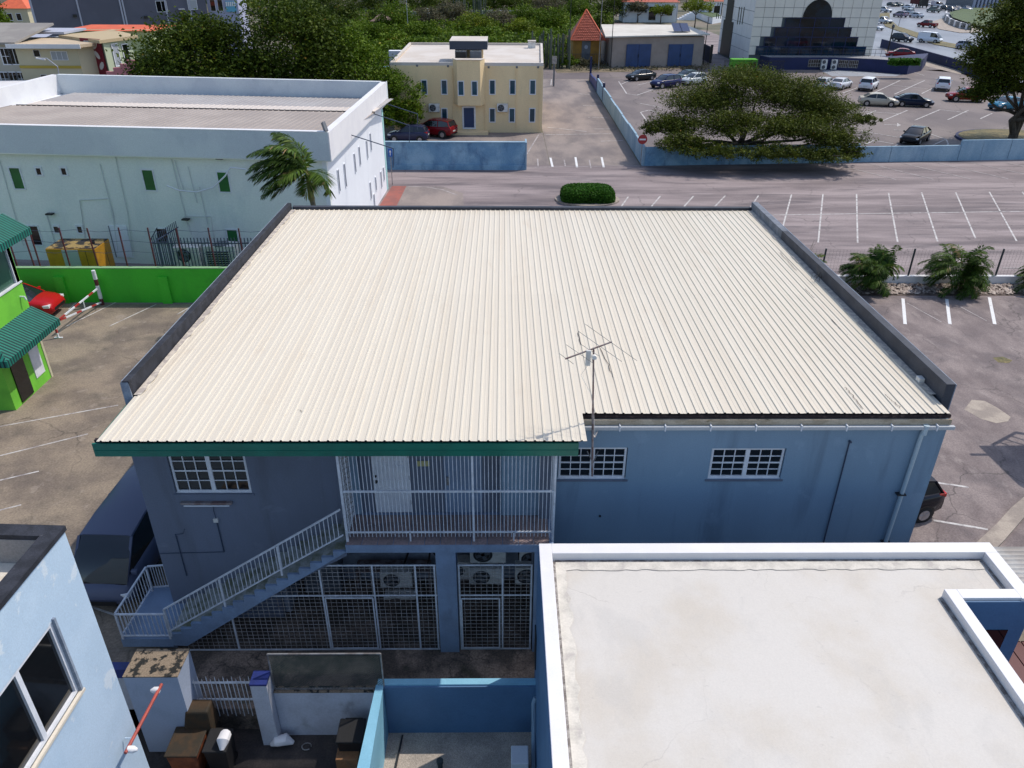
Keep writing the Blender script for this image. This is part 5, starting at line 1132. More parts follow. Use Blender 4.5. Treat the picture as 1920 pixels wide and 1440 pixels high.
# blue walls
BL=thing('left_blue_wall','mottled blue wall in front of the cream building','wall',(-4.4,69.6,0))
q=MB(); q.box(-10.8,1.95,69.6,69.85,0,2.42); q.build('body',m_bwall,BL); q=MB(); q.box(-10.8,1.97,69.5,69.6,0,.45); q.build('plinth',m_bwall,BL); q=MB(); q.box(1.97,2.1,69.6,71.2,0,2.4); q.build('return',m_bwallP,BL)
q=MB(); q.box(-10.8,1.96,69.49,69.87,2.42,2.46); q.build('coping',m_bwallP,BL)
DW=thing('driveway_blue_wall','worn light blue wall running away along the right side of the driveway','wall',(13,90,0))
pA=Vector((12.75,71.2,0)); pB=Vector((13.25,126,0)); FD=Fr((12.75,71.2),(13.25,126),(-1,0))
hs=[1.75,1.8,1.7,1.75,1.7,1.8,1.75,1.85,1.3,1.1]
for i in range(10):
    q=MB(); FD.box(q,i*5.4+.02,(i+1)*5.4-.02,-.2,0,0,hs[i]); q.build('panel',m_bwallP if i<8 else m_navy,DW)
for u,h in((35.,2.3),(43.,2.3),(54,3.4)):
    q=MB(); FD.box(q,u,u+.3,-.25,.05,0,h); q.build('pier',m_podium,DW)
BWR=thing('long_blue_wall','long blue boundary wall of joined panels below the spreading tree','wall',(30,72.6,0))
xs=[12.95,17,21,25,29,33.3,36.4,39.7,43.2,45.4,48.2,52,56,60]
FR=Fr((12.75,71.2),(50,74.2),(0,-1))
for i in range(len(xs)-1):
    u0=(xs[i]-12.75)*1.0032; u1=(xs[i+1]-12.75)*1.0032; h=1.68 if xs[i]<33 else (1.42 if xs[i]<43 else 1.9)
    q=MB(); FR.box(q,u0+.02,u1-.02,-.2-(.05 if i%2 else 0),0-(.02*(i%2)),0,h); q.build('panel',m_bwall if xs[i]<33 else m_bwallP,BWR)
# signs
SG=thing('no_entry_sign','round red no entry sign on a pole at the corner of the blue walls','sign',(12.5,71,0))
q=MB(); q.tube([(12.55,70.9,0),(12.55,70.9,2.7)],.035,8); q.build('pole',m_steel,SG)
q=MB(); q.disc((12.55,70.86,2.45),.42,(0,-1,0),28,.015); q.build('disc',m_rs,SG); q=MB(); q.box(12.27,12.83,70.828,70.842,2.38,2.52); q.build('bar',m_wpar,SG)
SG=thing('blue_sign','small blue arrow sign on a thin pole by the white building','sign',(-9,64.5,0))
p=G(736,347); q=MB(); q.tube([(p.x,p.y,0),(p.x,p.y,3.0)],.03,8); q.build('pole',m_steel,SG)
q=MB(); q.box(p.x-.16,p.x+.16,p.y-.05,p.y-.03,2.35,3.0); q.build('plate',M('sign_blue',(.015,.10,.42)),SG); q=MB(); q.add([(p.x-.03,p.y-.055,2.45),(p.x+.03,p.y-.055,2.45),(p.x+.03,p.y-.055,2.7),(p.x+.10,p.y-.055,2.7),(p.x,p.y-.055,2.9),(p.x-.10,p.y-.055,2.7),(p.x-.03,p.y-.055,2.7)],[(0,1,2,3,4,5,6)]); q.build('arrow',m_wpar,SG)
SG=thing('notice_post','grey post with a small box sign beside the cream building driveway','sign',(5.6,118,0))
p=G(1038,162); q=MB(); q.bar((p.x,p.y,0),(p.x,p.y,3.2),.22); q.build('post',m_acg,SG); q=MB(); q.box(p.x-.35,p.x+.35,p.y-.2,p.y-.1,3.1,4.1); q.build('board',m_mesh,SG)
# cream building
YH=thing('cream_building','cream two storey flat roofed building with a projecting centre bay and narrow blue windows','building',(-3.7,96,0))
FY=Fr((-11.75,86),(4.2,86),(0,-1)); FYs=Fr((4.2,86),(5.0,106),(1,0))
q=MB(); q.add([(-11.75,86,0),(4.2,86,0),(5.0,106.3,0),(-11.9,106.3,0),(-11.75,86,6.75),(4.2,86,6.75),(5.0,106.3,6.75),(-11.9,106.3,6.75)],[(3,2,1,0),(0,1,5,4),(1,2,6,5),(2,3,7,6),(3,0,4,7),(4,5,6,7)]); q.build('wall',m_cwall,YH)
q=MB(); q.prism([(-11.4,86.3),(3.9,86.3),(4.7,106),(-11.6,106)],6.75,6.80); q.build('roof',m_croof,YH)
q=MB(); FY.box(q,0,FY.L,-.28,.0,6.75,7.05); FYs.box(q,.28,FYs.L,-.28,0,6.75,7.05); q.prism([(-11.9,106.05),(4.9,106.05),(4.9,106.3),(-11.9,106.3)],6.75,7.05); q.prism([(-11.75,86.28),(-11.5,86.28),(-11.65,106.05),(-11.9,106.05)],6.75,7.05); q.build('parapet',m_croof,YH)
bx0=AY(850,150,86).x+.0; bx1=AY(909,150,86).x
q=MB(); q.prism([(bx0,85.99),(bx0+.45,85.0),(bx1-.45,85.0),(bx1,85.99)],2.95,7.4); q.build('bay',m_cwall,YH)
q=MB(); q.prism([(bx0-.05,86.2),(bx0+.4,84.93),(bx1-.4,84.93),(bx1+.05,86.2)],7.4,7.45); q.build('bay_cap',m_croof,YH)
def yw(px,py0,py1,w=.5,g=m_glassB,Fm=FY,fr=.09):
    u,z1_=Fm.uz(px,py0); _,z0_=Fm.uz(px,py1); return fwin(Fm,YH,u-w/2,u+w/2,z0_,z1_,g,fr)
for px in (795,832.5,923,961,999): yw(px,151,176)
for px in (833,923,960,998): yw(px,204,228)
FBay=Fr((bx0,85.0),(bx1,85.0),(0,-1))
for px in (864,889.5): yw(px,153,178,.5,m_glassB,FBay)
yw(879,202,239,1.1,M('door_glass_blue',(.01,.04,.12),rough=.15,fine=0),FY,.16)
q=MB(); q.box(-6,-1.6,84.6,85.98,0.01,.3); q.build('step',m_cwall,YH)
q=MB()
for px in (848,909,968,1012): 
    u,_=FY.uz(px,150); FY.box(q,u-.04,u+.04,0,.08,.2,6.5)
q.build('downpipe',m_cwall,YH)
for (px,py) in ((782,123),(840,124),(916,126),(969,126),(1009,126)):
    u,z=FY.uz(px,py); q=MB(); FY.box(q,u-.1,u+.1,0,.05,z-.1,z+.1); q.build('scupper',m_acg,YH)
ph0=AY(844,90,88).x; ph1=AY(914,90,88).x
q=MB(); q.box(ph0+.5,ph1-.5,88.2,91,6.8,8.2); q.build('plant_room',m_cwall,YH); q=MB(); q.box(ph0,ph1,86.9,92,8.2,9.0); q.build('plant_room_roof',M('slate_fascia',(.05,.06,.085)),YH); q=MB(); q.box(ph0,ph1,86.9,92,9.0,9.04); q.build('plant_room_top',m_croof,YH)
for i,px in enumerate((864,892)):
    x=AY(px,100,87.2).x; T=thing('roof_ac_unit',('dark faced' if i==0 else 'grey faced')+' outdoor unit under the roof canopy of the cream building','air conditioner',(x,87.2,6.8),0,'roof units of the cream building')
    q=MB(); q.box(x-.6,x+.6,87.0,88.0,6.8,8.05); q.build('casing',m_acg,T); q=MB(); q.box(x-.55,x+.55,86.97,87.0,6.9,7.95); q.build('grille',m_black if i==0 else m_greyp if False else (m_acd if i==0 else m_acg),T); q=MB(); q.box(x-.6,x+.6,87.0,88.0,8.05,8.09); q.build('top',m_acw,T)
for i,(px,py) in enumerate(((814,203),(942,203))):
    p=AY(px,py,85.6); ac_unit('white ac unit on the cream wall, '+('left one above the red car' if i==0 else 'right one between two narrow windows'),p.x,85.6,p.z-.42,1.15,.85,.38,group='ac units on the cream wall')
T=thing('roof_tank','small grey box on the right end of the cream roof','box',(3.2,104,6.8)); p=AY(997,86,103); q=MB(); q.box(p.x-.45,p.x+.45,102.6,103.4,6.8,7.55); q.build('body',m_acw,T); q=MB(); q.box(p.x-.5,p.x+.5,102.5,103.5,7.55,7.65); q.build('lid',m_croof,T)
T=thing('white_hut','white box behind the left end of the cream building','box',(-13.5,98,0)); p=AY(743,98,98); q=MB(); q.box(p.x-.9,p.x+.6,98,99,0,6.0+.9); q.build('body',m_wbs,T); q=MB(); q.box(p.x-2.5,p.x+.6,97.9,99.1,5.0,5.1); q.build('ledge',m_lblue,T)
car('hatch',(-9.75,81.6,0),176,srgb(48,52,78),'dark_hatchback','dark blue grey hatchback parked by the trees left of the cream building')
car('suv',(-7.3,84.2,0),157,srgb(120,10,22),'dark_red_suv','dark red suv parked against the cream building')
# ================================================================ right fence, palms
LWR=thing('low_white_wall','low white wall behind the pebble bed','wall',(35,42.4,0)); q=MB(); q.box(12,60,42.35,42.6,0,.5); q.build('body',m_wpar,LWR)
MF=thing('wire_mesh_fence','green wire mesh fence with dark posts on the low white wall','fence',(35,42.5,.5))
x=13.55
while x<60:
    q=MB(); q.box(x-.04,x+.04,42.45,42.53,.5,2.15); q.build('post',m_dpole,MF); x+=5.2
q=MB()
for k in range(17): q.box(12,60,42.485,42.49,.55+.095*k,.555+.095*k)
for k in range(240): q.box(12+.2*k,12.004+.2*k,42.49,42.494,.5,2.1)
q.build('wire_mesh',m_dpole,MF)['kind']='stuff'
# pebbles
n=5200; px_=rng.uniform(12,60,n); py_=rng.uniform(40.75,42.3,n); V=[];F=[]; s=rng.uniform(.05,.11,n)
oct_=np.array([(1,0,0),(0,1,0),(-1,0,0),(0,-1,0),(0,0,.7),(0,0,-.5)]); of=[(0,1,4),(1,2,4),(2,3,4),(3,0,4)]
ang=rng.uniform(0,6.28,n); P=np.zeros((n,6,3))
for i in range(6):
    ox,oy,oz=oct_[i]; st=rng.uniform(.8,1.5,n)
    P[:,i,0]=px_+(ox*np.cos(ang)*st-oy*np.sin(ang))*s; P[:,i,1]=py_+(ox*np.sin(ang)*st+oy*np.cos(ang))*s; P[:,i,2]=.05+oz*s+rng.uniform(0,.05,n)
F=(np.arange(n)[:,None,None]*6+np.array(of)[None]).reshape(-1,3)
m_peb=bpy.data.materials.new('pebble_stone'); m_peb.use_nodes=True; _b=m_peb.node_tree.nodes['Principled BSDF']; _b.inputs['Roughness'].default_value=.8
_a=m_peb.node_tree.nodes.new('ShaderNodeAttribute'); _a.attribute_name='tint'; _r=m_peb.node_tree.nodes.new('ShaderNodeValToRGB'); _r.color_ramp.elements[0].color=(.13,.09,.075,1); _r.color_ramp.elements[1].color=(.52,.44,.38,1)
m_peb.node_tree.links.new(_a.outputs['Fac'],_r.inputs[0]); m_peb.node_tree.links.new(_r.outputs[0],_b.inputs['Base Color'])
o=mesh_np('pebbles',P.reshape(-1,3),F,np.repeat(rng.uniform(0,1,n),4),m_peb,None,'stuff'); tag(o,'brown and cream pebbles along the low white wall','pebbles')
surf('pebble_bed',[(12,40.55),(60,40.55),(60,42.35),(12,42.35)],.02,M('brown_soil',(.11,.08,.065),(.17,.12,.10),scale=3,fine=.2))
areca('bushy wide areca palm, the one nearest the cream roof',(21.5,41.3,0),2.7,18,3)
areca('tall windswept areca palm between two dark fence posts',(26.4,41.3,0),3.0,18,5)
areca('areca palm cut off by the right edge of the frame',(31.6,41.4,0),2.5,13,9)
areca('areca palm mostly hidden behind the far right corner of the cream roof',(17.0,41.6,0),2.9,10,12)
car('hatch',(12.9,21.15,0),192,srgb(14,17,30),'dark_sedan','dark blue car poking out behind the right wall of the blue building')
# unseen panel and frame added beyond the right edge, shaped to cast the lot's shadow
BN=thing('unseen_shadow_panel','unseen pale panel on dark steel posts, added beyond the right edge to shadow the side lot','canopy',(24.5,27.5,0))
hh=5.2; off=Vector((.58*hh,.40*hh,hh))
P_=[G(1848,843),G(1985,842),G(2060,990),G(1925,918)]
q=MB(); V=[p+off for p in P_]; q.add([tuple(v) for v in V]+[tuple(v+Vector((0,0,.08))) for v in V],[(0,1,2,3),(7,6,5,4),(0,4,5,1),(1,5,6,2),(2,6,7,3),(3,7,4,0)]); q.build('panel',m_greyp,BN)
q=MB(); a=G(1832,860)+off; b=G(1880,860)+off; q.bar(a,b,.12); a=G(1872,842)+off; b=G(1916,818)+off; c_=G(1990,830)+off; q.bar(a,b,.14); q.bar(b,c_,.14)
for t in (.25,.5,.75): q.bar(a.lerp(b,t),G(1872+120*t,842)+off,.05)
q.build('frame',m_pal,BN)
for v in (V[1],V[2]):
    q=MB(); q.bar((v.x-.2,v.y-.2,0),(v.x-.2,v.y-.2,hh),.2); q.build('post',m_pal,BN)
# ================================================================ TREES
tree('spreading_tree','wide flat topped windswept tree overhanging the long blue wall','tree',(23.6,76,0),
 [(-1,0,6.9,4.4,4,1.1),(-4.5,-1,5.3,4.5,4,1.5),(3,-1,5.7,4.6,4.2,1.7),(6.3,-2,4.4,3.5,3.5,1.5),(-8,-3,3.4,2.8,2.6,1.1),(-3,-4.5,3.8,4.8,3,1.3),(2.5,-5,3.6,4.8,3,1.3),(6.3,-5.5,2.7,2.9,2.4,1.1),(-7.5,-6,2.4,2.8,2.0,.9),(-5,-7.4,2.0,3.4,1.7,.7),(0,-7.8,1.9,3.8,1.7,.7),(4.5,-7.6,1.7,3.0,1.6,.7),(7.3,-6.5,1.7,1.9,1.4,.6),(-10,-3,2.9,1.3,1.2,.45),(9.6,-3,3.8,1.4,1.1,.45)],
 l_acac,120000,.21,.32,16,cl=.12,shell=.25,up=.6,stems=4,fork=1.3,asp=.4)
tree('roadside_tree','large leafy tree with several trunks on a kerbed island at the right edge','tree',(53.5,82.5,0),
 [(-1,0,9.5,5,4.5,3),(3,1,10,5,5,3.2),(-3.5,-.5,6.5,3.2,3,2.2),(3,-2,6.5,4.5,3.5,2.5),(7,0,8.5,4,4,3),(-5.2,-1,4.9,2.3,2.0,1.0),(6,-2,4.6,4,3,1.6),(0,2,12,3.5,3.5,1.6),(-2,-3,8,3.5,2.5,2.2),(2,-4,3.6,2.6,2,1.2),(-4,0,7.8,3.4,3,2.2),(5,-3,7.5,4,3,2.5),(-4.2,0,11,3.2,3,2.0),(-2.5,0,13,3,3,1.4),(-5.6,-.5,8.6,2.2,2.2,1.8)],
 l_acac,90000,.30,.38,14,cl=.14,shell=.3,up=.5,stems=3,fork=1.6,asp=.45)
KR=thing('tree_island','round kerbed bed of dry soil under the large roadside tree','planter',(54,83,0))
q=MB(); q.prism([(54.5+6.2*math.cos(a),83+5.0*math.sin(a)) for a in np.linspace(0,2*PI,36,endpoint=False)],.01,.22); q.build('kerb',m_podium,KR); q=MB(); q.prism([(54.5+5.9*math.cos(a),83+4.7*math.sin(a)) for a in np.linspace(0,2*PI,36,endpoint=False)],.22,.25); q.build('soil',m_grassdry,KR)
gl='dense trees behind the white building'
tree('broadleaf_tree','massive dark green tree, left of the two tallest behind the white building','tree',(-31.5,83,0),[(0,0,7.2,5.2,5,4.2),(-3,1,5.3,3.6,4,3.2),(3,-1,4.6,4.5,4,3.4),(1.5,1,9.6,3.6,3.6,2)],l_dark,30000,.34,.4,8,gl,cl=.15)
tree('broadleaf_tree','massive dark tree with orange tinted leaves, the tallest behind the white building','tree',(-22,85,0),[(0,0,8.0,6.2,5,4.6),(-4,0,5.2,4.5,4,3.6),(4,-1,5.2,4.2,4,3.8),(1.5,1,10.6,4.0,4,2.0)],l_dark,34000,.34,.4,8,gl,cl=.15)
tree('broadleaf_tree','dark green tree sloping down between the tallest tree and the cream building','tree',(-15,86,0),[(0,0,5.6,3.6,4,3.4),(-1.5,1,8.2,2.8,3,2.2),(1.2,-2,3.5,2.6,2.4,2.4)],l_mid,15000,.32,.3,6,gl,cl=.15)
tree('broadleaf_tree','rounded dark tree over the parked cars beside the cream building','tree',(-10.6,83.2,0),[(0,0,3.9,2.5,2.0,2.2),(-1.6,1,5.4,2.0,2,1.6),(-1.2,-1,2.4,2.2,1.8,1.5),(.8,0,2.6,1.6,1.5,1.3)],l_mid,10000,.26,.2,6,gl,cl=.14)
tree('broadleaf_tree','smaller dark tree at the far left beside the pink stepped wall','tree',(-37.5,84,0),[(0,0,2.4,2.2,2.5,2.0),(2,-1,2.5,2,2,1.8)],l_dark,6000,.42,.3,5,gl)
tree('broadleaf_tree','green tree at the top left corner in front of the orange roofed house','tree',(G(5,70).x,G(5,70).y-6,0),[(0,0,4.5,5,4,3.6),(4,0,3,3,3,2.4)],l_mid,5000,.6,.3,5)
SH=[ # px,py of the foot, radius, height, leaf material, label
 (628,96,4.2,6.5,l_dark,'dark tree just right behind the tallest tree'),(668,84,4.0,5,l_mid,'mid green bush behind the dark tree slope'),(712,92,4.2,5,l_mid,'leafy bush beside the white box'),
 (640,55,5,8,l_dark,'dark tree left of the far cream house'),(742,70,5.2,7.5,l_mid,'round bright green tree beside the lamp pole in the scrub'),(790,88,4.5,5,l_mid,'green bush behind the left half of the cream building'),
 (800,62,4.5,6,l_dry,'grey leafless shrub in the middle of the scrub'),(845,55,5,7,l_dry,'tall grey twiggy tree above the roof plant room'),(888,74,4.8,5.5,l_lite,'round bright olive tree behind the roof plant room'),
 (935,62,4.8,5.5,l_dry,'pale grey brush right of the roof plant room'),(905,88,4.5,4,l_mid,'low green bush just behind the cream roof'),(975,80,4.5,4.5,l_lite,'yellow green bush behind the right end of the cream roof'),
 (985,55,5.5,6,l_mid,'green tree above the right end of the cream roof'),(1035,68,5,6.5,l_mid,'leafy tree left of the tiled kiosk'),(1030,40,6,7.5,l_dry,'grey green tree in the scrub left of the kiosk peak'),
 (1060,100,2.8,3.6,l_dry,'brown green creeper bush beside the tiled kiosk'),(1120,85,4,6,l_dark,'dark bush between the kiosk and the garage'),(1085,45,5,7,l_mid,'green tree behind the kiosk peak'),
 (1150,42,6,9,l_dark,'dark tree behind the left end of the garage roof'),(1085,22,7,9,l_dark,'dark tall tree at the top edge above the kiosk'),(600,35,7,11,l_dark,'dark crown at the top edge behind the tallest tree'),
 (690,30,7,9,l_dark,'dark tree left of the far lamp pole'),(800,30,7,9,l_dark,'dark tree at the top edge above the scrub'),(870,26,6,8,l_mid,'green tree at the top edge above the plant room'),
 (950,30,7,9,l_dark,'dark tree at the top edge right of the plant room'),(1010,24,7,9,l_dark,'dark tree near the top edge above the cream roof corner'),(560,60,5,9,l_dark,'dark tree filling in behind the tallest tree'),
 (1100,128,1.6,1.5,l_dry,'low brown shrub at the foot of the kiosk'),(1065,130,2.0,2.2,l_mid,'green shrub left of the kiosk foot'),(775,110,3.5,3.5,l_mid,'low bush left behind the cream building'),(720,60,4.5,6,l_dark,'dark tree behind the small pink roof')]
for i,(px,py,r,h,mt,lab) in enumerate(SH):
    p=G(px,py); p.y+=2
    tree('scrub_tree',lab,'tree',(p.x,p.y,0),[(0,0,h*.62,r*.8,r*.8,h*.36),(r*.5,0,h*.45,r*.6,r*.6,h*.32),(-r*.5,.5,h*.42,r*.6,r*.6,h*.32),(0,-r*.3,h*.3,r*.7,r*.5,h*.26)],mt,5200 if r>3 else 1800,.42 if r>3 else .26,.16,5,'scrub trees behind the cream building',cl=.17,shell=.4)
for i,(px,py,r,h,mt,lab) in enumerate([(1195,42,3.2,5.5,l_dry,'small reddish bare tree behind the garage roof'),(1238,44,3.6,5,l_lite,'light green tree in front of the far white house'),(1302,52,4.2,7.5,l_lite,'yellow green tree beside the white ramp'),
   (1163,38,3,6.5,l_lite,'yellow tinted tree behind the garage, left end'),(1285,20,5,8,l_dark,'dark tree behind the two far houses'),(1345,25,5,9,l_mid,'green tree tight against the panelled tower'),(1330,14,4,8,l_dark,'dark tree between the far red roofs')]):
    p=G(px,py); tree('street_tree',lab,'tree',(p.x,p.y,0),[(0,0,h*.75,r,r,h*.24),(r*.4,0,h*.62,r*.6,r*.6,h*.18),(-r*.45,0,h*.66,r*.55,r*.6,h*.2)],mt,1800,.5,.16,5,cl=.2,shell=.4)
# far woodland mass
n=60000; X=rng.uniform(-230,200,n); Y=rng.uniform(262,430,n)
hm=6+3*np.sin(X*.11+np.sin(Y*.07)*2)+2.5*np.sin(Y*.13+X*.05)+rng.normal(0,.8,n); Z=hm*rng.uniform(.35,1,n)**.6
keep=~((X>105)&(Y<400)); keep&=~((X>30)&(X<100)&(Y<330)); C=np.stack([X,Y,np.maximum(Z,.4)],1)[keep]
P,F,t=leaf_mesh(C,1.7,np.clip(.38+.12*np.sin(C[:,0]*.21)+rng.normal(0,.15,len(C)),0,1),.5)
o=mesh_np('far_woodland',P,F,t,l_dark,None,'stuff'); tag(o,'belt of dark far trees along the top edge','woodland')
# undergrowth between the scrub trees
n=52000; C=[]
for _ in range(n):
    p=G(random.uniform(560,1150),100*random.random()**.8+14+random.uniform(0,16)); C.append((p.x,p.y,random.uniform(.1,2.4)+(.8 if math.sin(p.x*.5)*math.cos(p.y*.3)>.2 else 0)))
C=np.array(C); C=C[~((C[:,0]>-13)&(C[:,0]<6)&(C[:,1]<108))]; C=C[~((C[:,0]>10.5)&(C[:,1]<160))]
sz=.45+.004*np.clip(C[:,1]-110,0,250)
P,F,t=leaf_mesh(C,.7,np.clip(.4+.2*np.sin(C[:,0]*.35)*np.cos(C[:,1]*.21)+rng.normal(0,.15,len(C)),0,1),.5)
o=mesh_np('undergrowth',P,F,t,l_mid,None,'stuff'); tag(o,'low dry green undergrowth filling the ground between the scrub trees','undergrowth')
# cactus clumps
def cacti(label,px,py,w,h,n):
    c=G(px,py); T=thing('cactus_clump',label,'cactus',(c.x,c.y,0)); q=MB()
    for i in range(n):
        x=c.x+random.uniform(-w,w); y=c.y+random.uniform(-1.5,1.5); hh=h*random.uniform(.6,1.05); q.tube([(x,y,0),(x+random.uniform(-.1,.1),y,hh*.97),(x,y,hh)],[.16,.15,.05],6)
    q.build('columns',M('cactus_green',(.07,.09,.06),(.10,.11,.08),fine=.1) if 'cactus_green' not in bpy.data.materials else bpy.data.materials['cactus_green'],T,smooth=True)
cacti('row of tall column cactus between the cream building and the kiosk',1032,128,3.2,6,34)
cacti('distant clump of grey green column cactus above the plant room',885,42,5,8,30)
# ================================================================ FAR CENTRE BUILDINGS
AF=thing('tiled_kiosk','ochre kiosk with a steep pointed orange tile roof','kiosk',(14.5,147,0))
ax,ay=AY(1101,18,147).x,148.5; x0_,x1_=AY(1069,76,145).x,AY(1135,76,145).x; zE=AY(1100,76,145).z; zA=AY(1101,18,148.5).z; yb0,yb1=145,152
q=MB(); q.add([(x0_,yb0,zE),(x1_,yb0,zE),(x1_,yb1,zE),(x0_,yb1,zE),(ax,ay,zA)],[(0,1,4),(1,2,4),(2,3,4),(3,0,4),(3,2,1,0)]); R_=q.build('roof',m_tile,AF)
q=MB(); rows=19
for r in range(rows):
    t0,t1=r/rows,(r+1)/rows; L0=Vector((x0_,yb0,zE)).lerp(Vector((ax,ay,zA)),t0); R1=Vector((x1_,yb0,zE)).lerp(Vector((ax,ay,zA)),t0); U=(Vector((ax,ay,zA))-Vector(((x0_+x1_)/2,yb0,zE)))/rows
    wd=(R1-L0).length; k=max(1,int(wd/.34)); out=Vector((0,-.06,.03))
    for i in range(k):
        a=L0+(R1-L0)*(i/k)+Vector((.03,0,0)); b=L0+(R1-L0)*((i+1)/k)-Vector((.03,0,0)); j=Vector((0,-random.uniform(0,.05),random.uniform(0,.03)))
        sh=(Vector((ax,0,0))-Vector((a.x,0,0)))*(1/(rows-r))*.9 if r<rows-1 else Vector((0,0,0))
        V=[a+out*1.6+j,b+out*1.6+j,b+U*.92+out*.6+Vector((sh.x*.0,0,0)),a+U*.92+out*.6]; q.add(V+[v-out*1.5 for v in V],[(0,1,2,3),(4,5,1,0),(5,6,2,1),(7,4,0,3)])
q.build('tiles',m_tile,R_)['kind']='stuff'
for s_ in (x0_,x1_):
    q=MB(); q.bar((s_,yb0-.05,zE),(ax,ay-.05,zA+.05),.16); q.build('ridge_tiles',m_tilef,R_)
q=MB(); q.box(x0_+.6,x1_-.6,145.7,151.3,0,zE); q.build('wall',m_ochre,AF)
q=MB(); q.box(ax-.75,ax+.75,145.62,145.69,.5,zE-.1); q.build('door',m_acg,AF); q=MB(); q.disc((ax,145.62,zE-1.1),.32,(0,-1,0),12,.03); q.build('bell_sign',m_greyp,AF)
q=MB()
for i in range(16): q.bar((x0_+.2+i*.42,145.2,0),(x0_+.2+i*.42,145.2,1.7),.03)
q.box(x0_,x1_,145.18,145.22,1.65,1.7); q.build('balustrade',m_pal,AF)
GA=thing('garage_building','long low garage with two blue double doors and a white coated roof','garage',(26,146,0))
FG=Fr((18.4,140.6),(34.6,143.2),(0,-1)); 
gz=4.75
q=MB(); q.prism([(18.5,140.7),(34.5,143.2),(33.5,157),(18.2,157)],0,gz); q.build('wall',m_grwall,GA)
q=MB(); q.add([(17.1,140.0,gz),(35.2,142.6,gz+.25),(34.2,158,gz+.5),(18.3,158,gz+.5),(17.1,140.0,gz+.2),(35.2,142.6,gz+.45),(34.2,158,gz+.72),(18.3,158,gz+.72)],[(3,2,1,0),(4,5,6,7),(0,1,5,4),(1,2,6,5),(2,3,7,6),(3,0,4,7)]); q.build('roof',m_offw,GA)
for (a,b) in ((1175,1222),(1254,1301)):
    u0,z1_=FG.uz(a,83); u1,_=FG.uz(b,82)
    D=None
    for k in range(2):
        q=MB(); m0=u0+(u1-u0)*k/2; m1=u0+(u1-u0)*(k+1)/2
        FG.box(q,m0+.03,m1-.03,.0,.10,.1,z1_); o=q.build('door',m_bdoor,GA)
        for j in range(6):
            q=MB(); uu=m0+.15+(m1-m0-.3)*j/5; FG.box(q,uu-.02,uu+.02,.10,.12,.15,z1_-.1); q.build('batten',m_bdoor,o)
        q=MB(); FG.box(q,(m1 if k==0 else m0)-.12,(m1 if k==0 else m0)+.0,.12,.18,1.6,2.1); q.build('lock',m_black,o)
for i,px in enumerate((1269,1283)):
    p=AY(px,58,146); T=thing('solar_panel',('left' if i==0 else 'right')+' panel of the solar pair on the garage roof','solar panel',(p.x,146,5.6)); q=MB(); x=p.x
    q.add([(x-.75,144.6,5.42),(x+.75,144.6,5.42),(x+.7,147.4,6.5),(x-.8,147.4,6.5),(x-.75,144.6,5.35),(x+.75,144.6,5.35),(x+.7,147.4,6.42),(x-.8,147.4,6.42)],[(0,1,2,3),(7,6,5,4),(0,4,5,1),(1,5,6,2),(2,6,7,3),(3,7,4,0)]); q.build('panel',m_solar,T)
    q=MB(); q.bar((x-.75,144.58,5.42),(x+.75,144.58,5.42),.06); q.bar((x-.78,147.42,6.48),(x+.73,147.42,6.48),.06); q.bar((x,147.3,5.3),(x,147.3,6.4),.06); q.build('frame',m_steel,T)
surf('dry_verge',[G(*p) for p in ((1040,131),(1150,124),(1330,118),(1330,128),(1250,130),(1180,135),(1045,137))],.035,M('dry_verge_soil',(.26,.20,.13),(.12,.10,.05),scale=.6,fine=.2,fscale=5))
n=1500; pts=[G(random.uniform(1070,1330),random.uniform(120,134)) for _ in range(n)]; C=np.array([(p.x,p.y,random.uniform(.02,.35)) for p in pts]); P,F,t=leaf_mesh(C,.35,rng.uniform(0,1,n)); o=mesh_np('verge_weeds',P,F,t,l_dry,None,'stuff'); tag(o,'dry weeds in front of the garage','weeds')
def pole(label,px,py,h,r=.07,mat=None,arm=None,name='utility_pole',cat='pole'):
    p=G(px,py); T=thing(name,label,cat,(p.x,p.y,0)); q=MB(); q.tube([(p.x,p.y,0),(p.x,p.y,h)],[r,r*.7],8); q.build('shaft',mat or m_black,T)
    if arm: 
        q=MB(); q.tube([(p.x,p.y,h),(p.x+arm*.6,p.y,h+.35),(p.x+arm,p.y,h+.4)],.05,6); q.build('arm',mat or m_black,T); q=MB(); q.box(p.x+arm-.35,p.x+arm+.35,p.y-.12,p.y+.12,h+.3,h+.45); q.build('lamp_head',m_white,T)
    else:
        q=MB(); q.box(p.x-.12,p.x+.12,p.y-.12,p.y+.12,h,h+.12); q.build('cap',m_steel,T)
    return p
pole('tall dark pole left of the garage doors',1144,133,11.5)
pole('grey lamp pole right of the tiled kiosk',1122,131,11,.08,m_steel)
pole('dark pole at the right corner of the garage',1318,122,7.5,.09)
pole('thin dark pole in the scrub left of the kiosk',1066,128,14,.06)
pole('slender white lamp pole in the scrub above the cream building',766,72,8.5,.07,m_greyp,-.8)
pole('pole behind the far white house',1267,46,9,.07,m_steel)
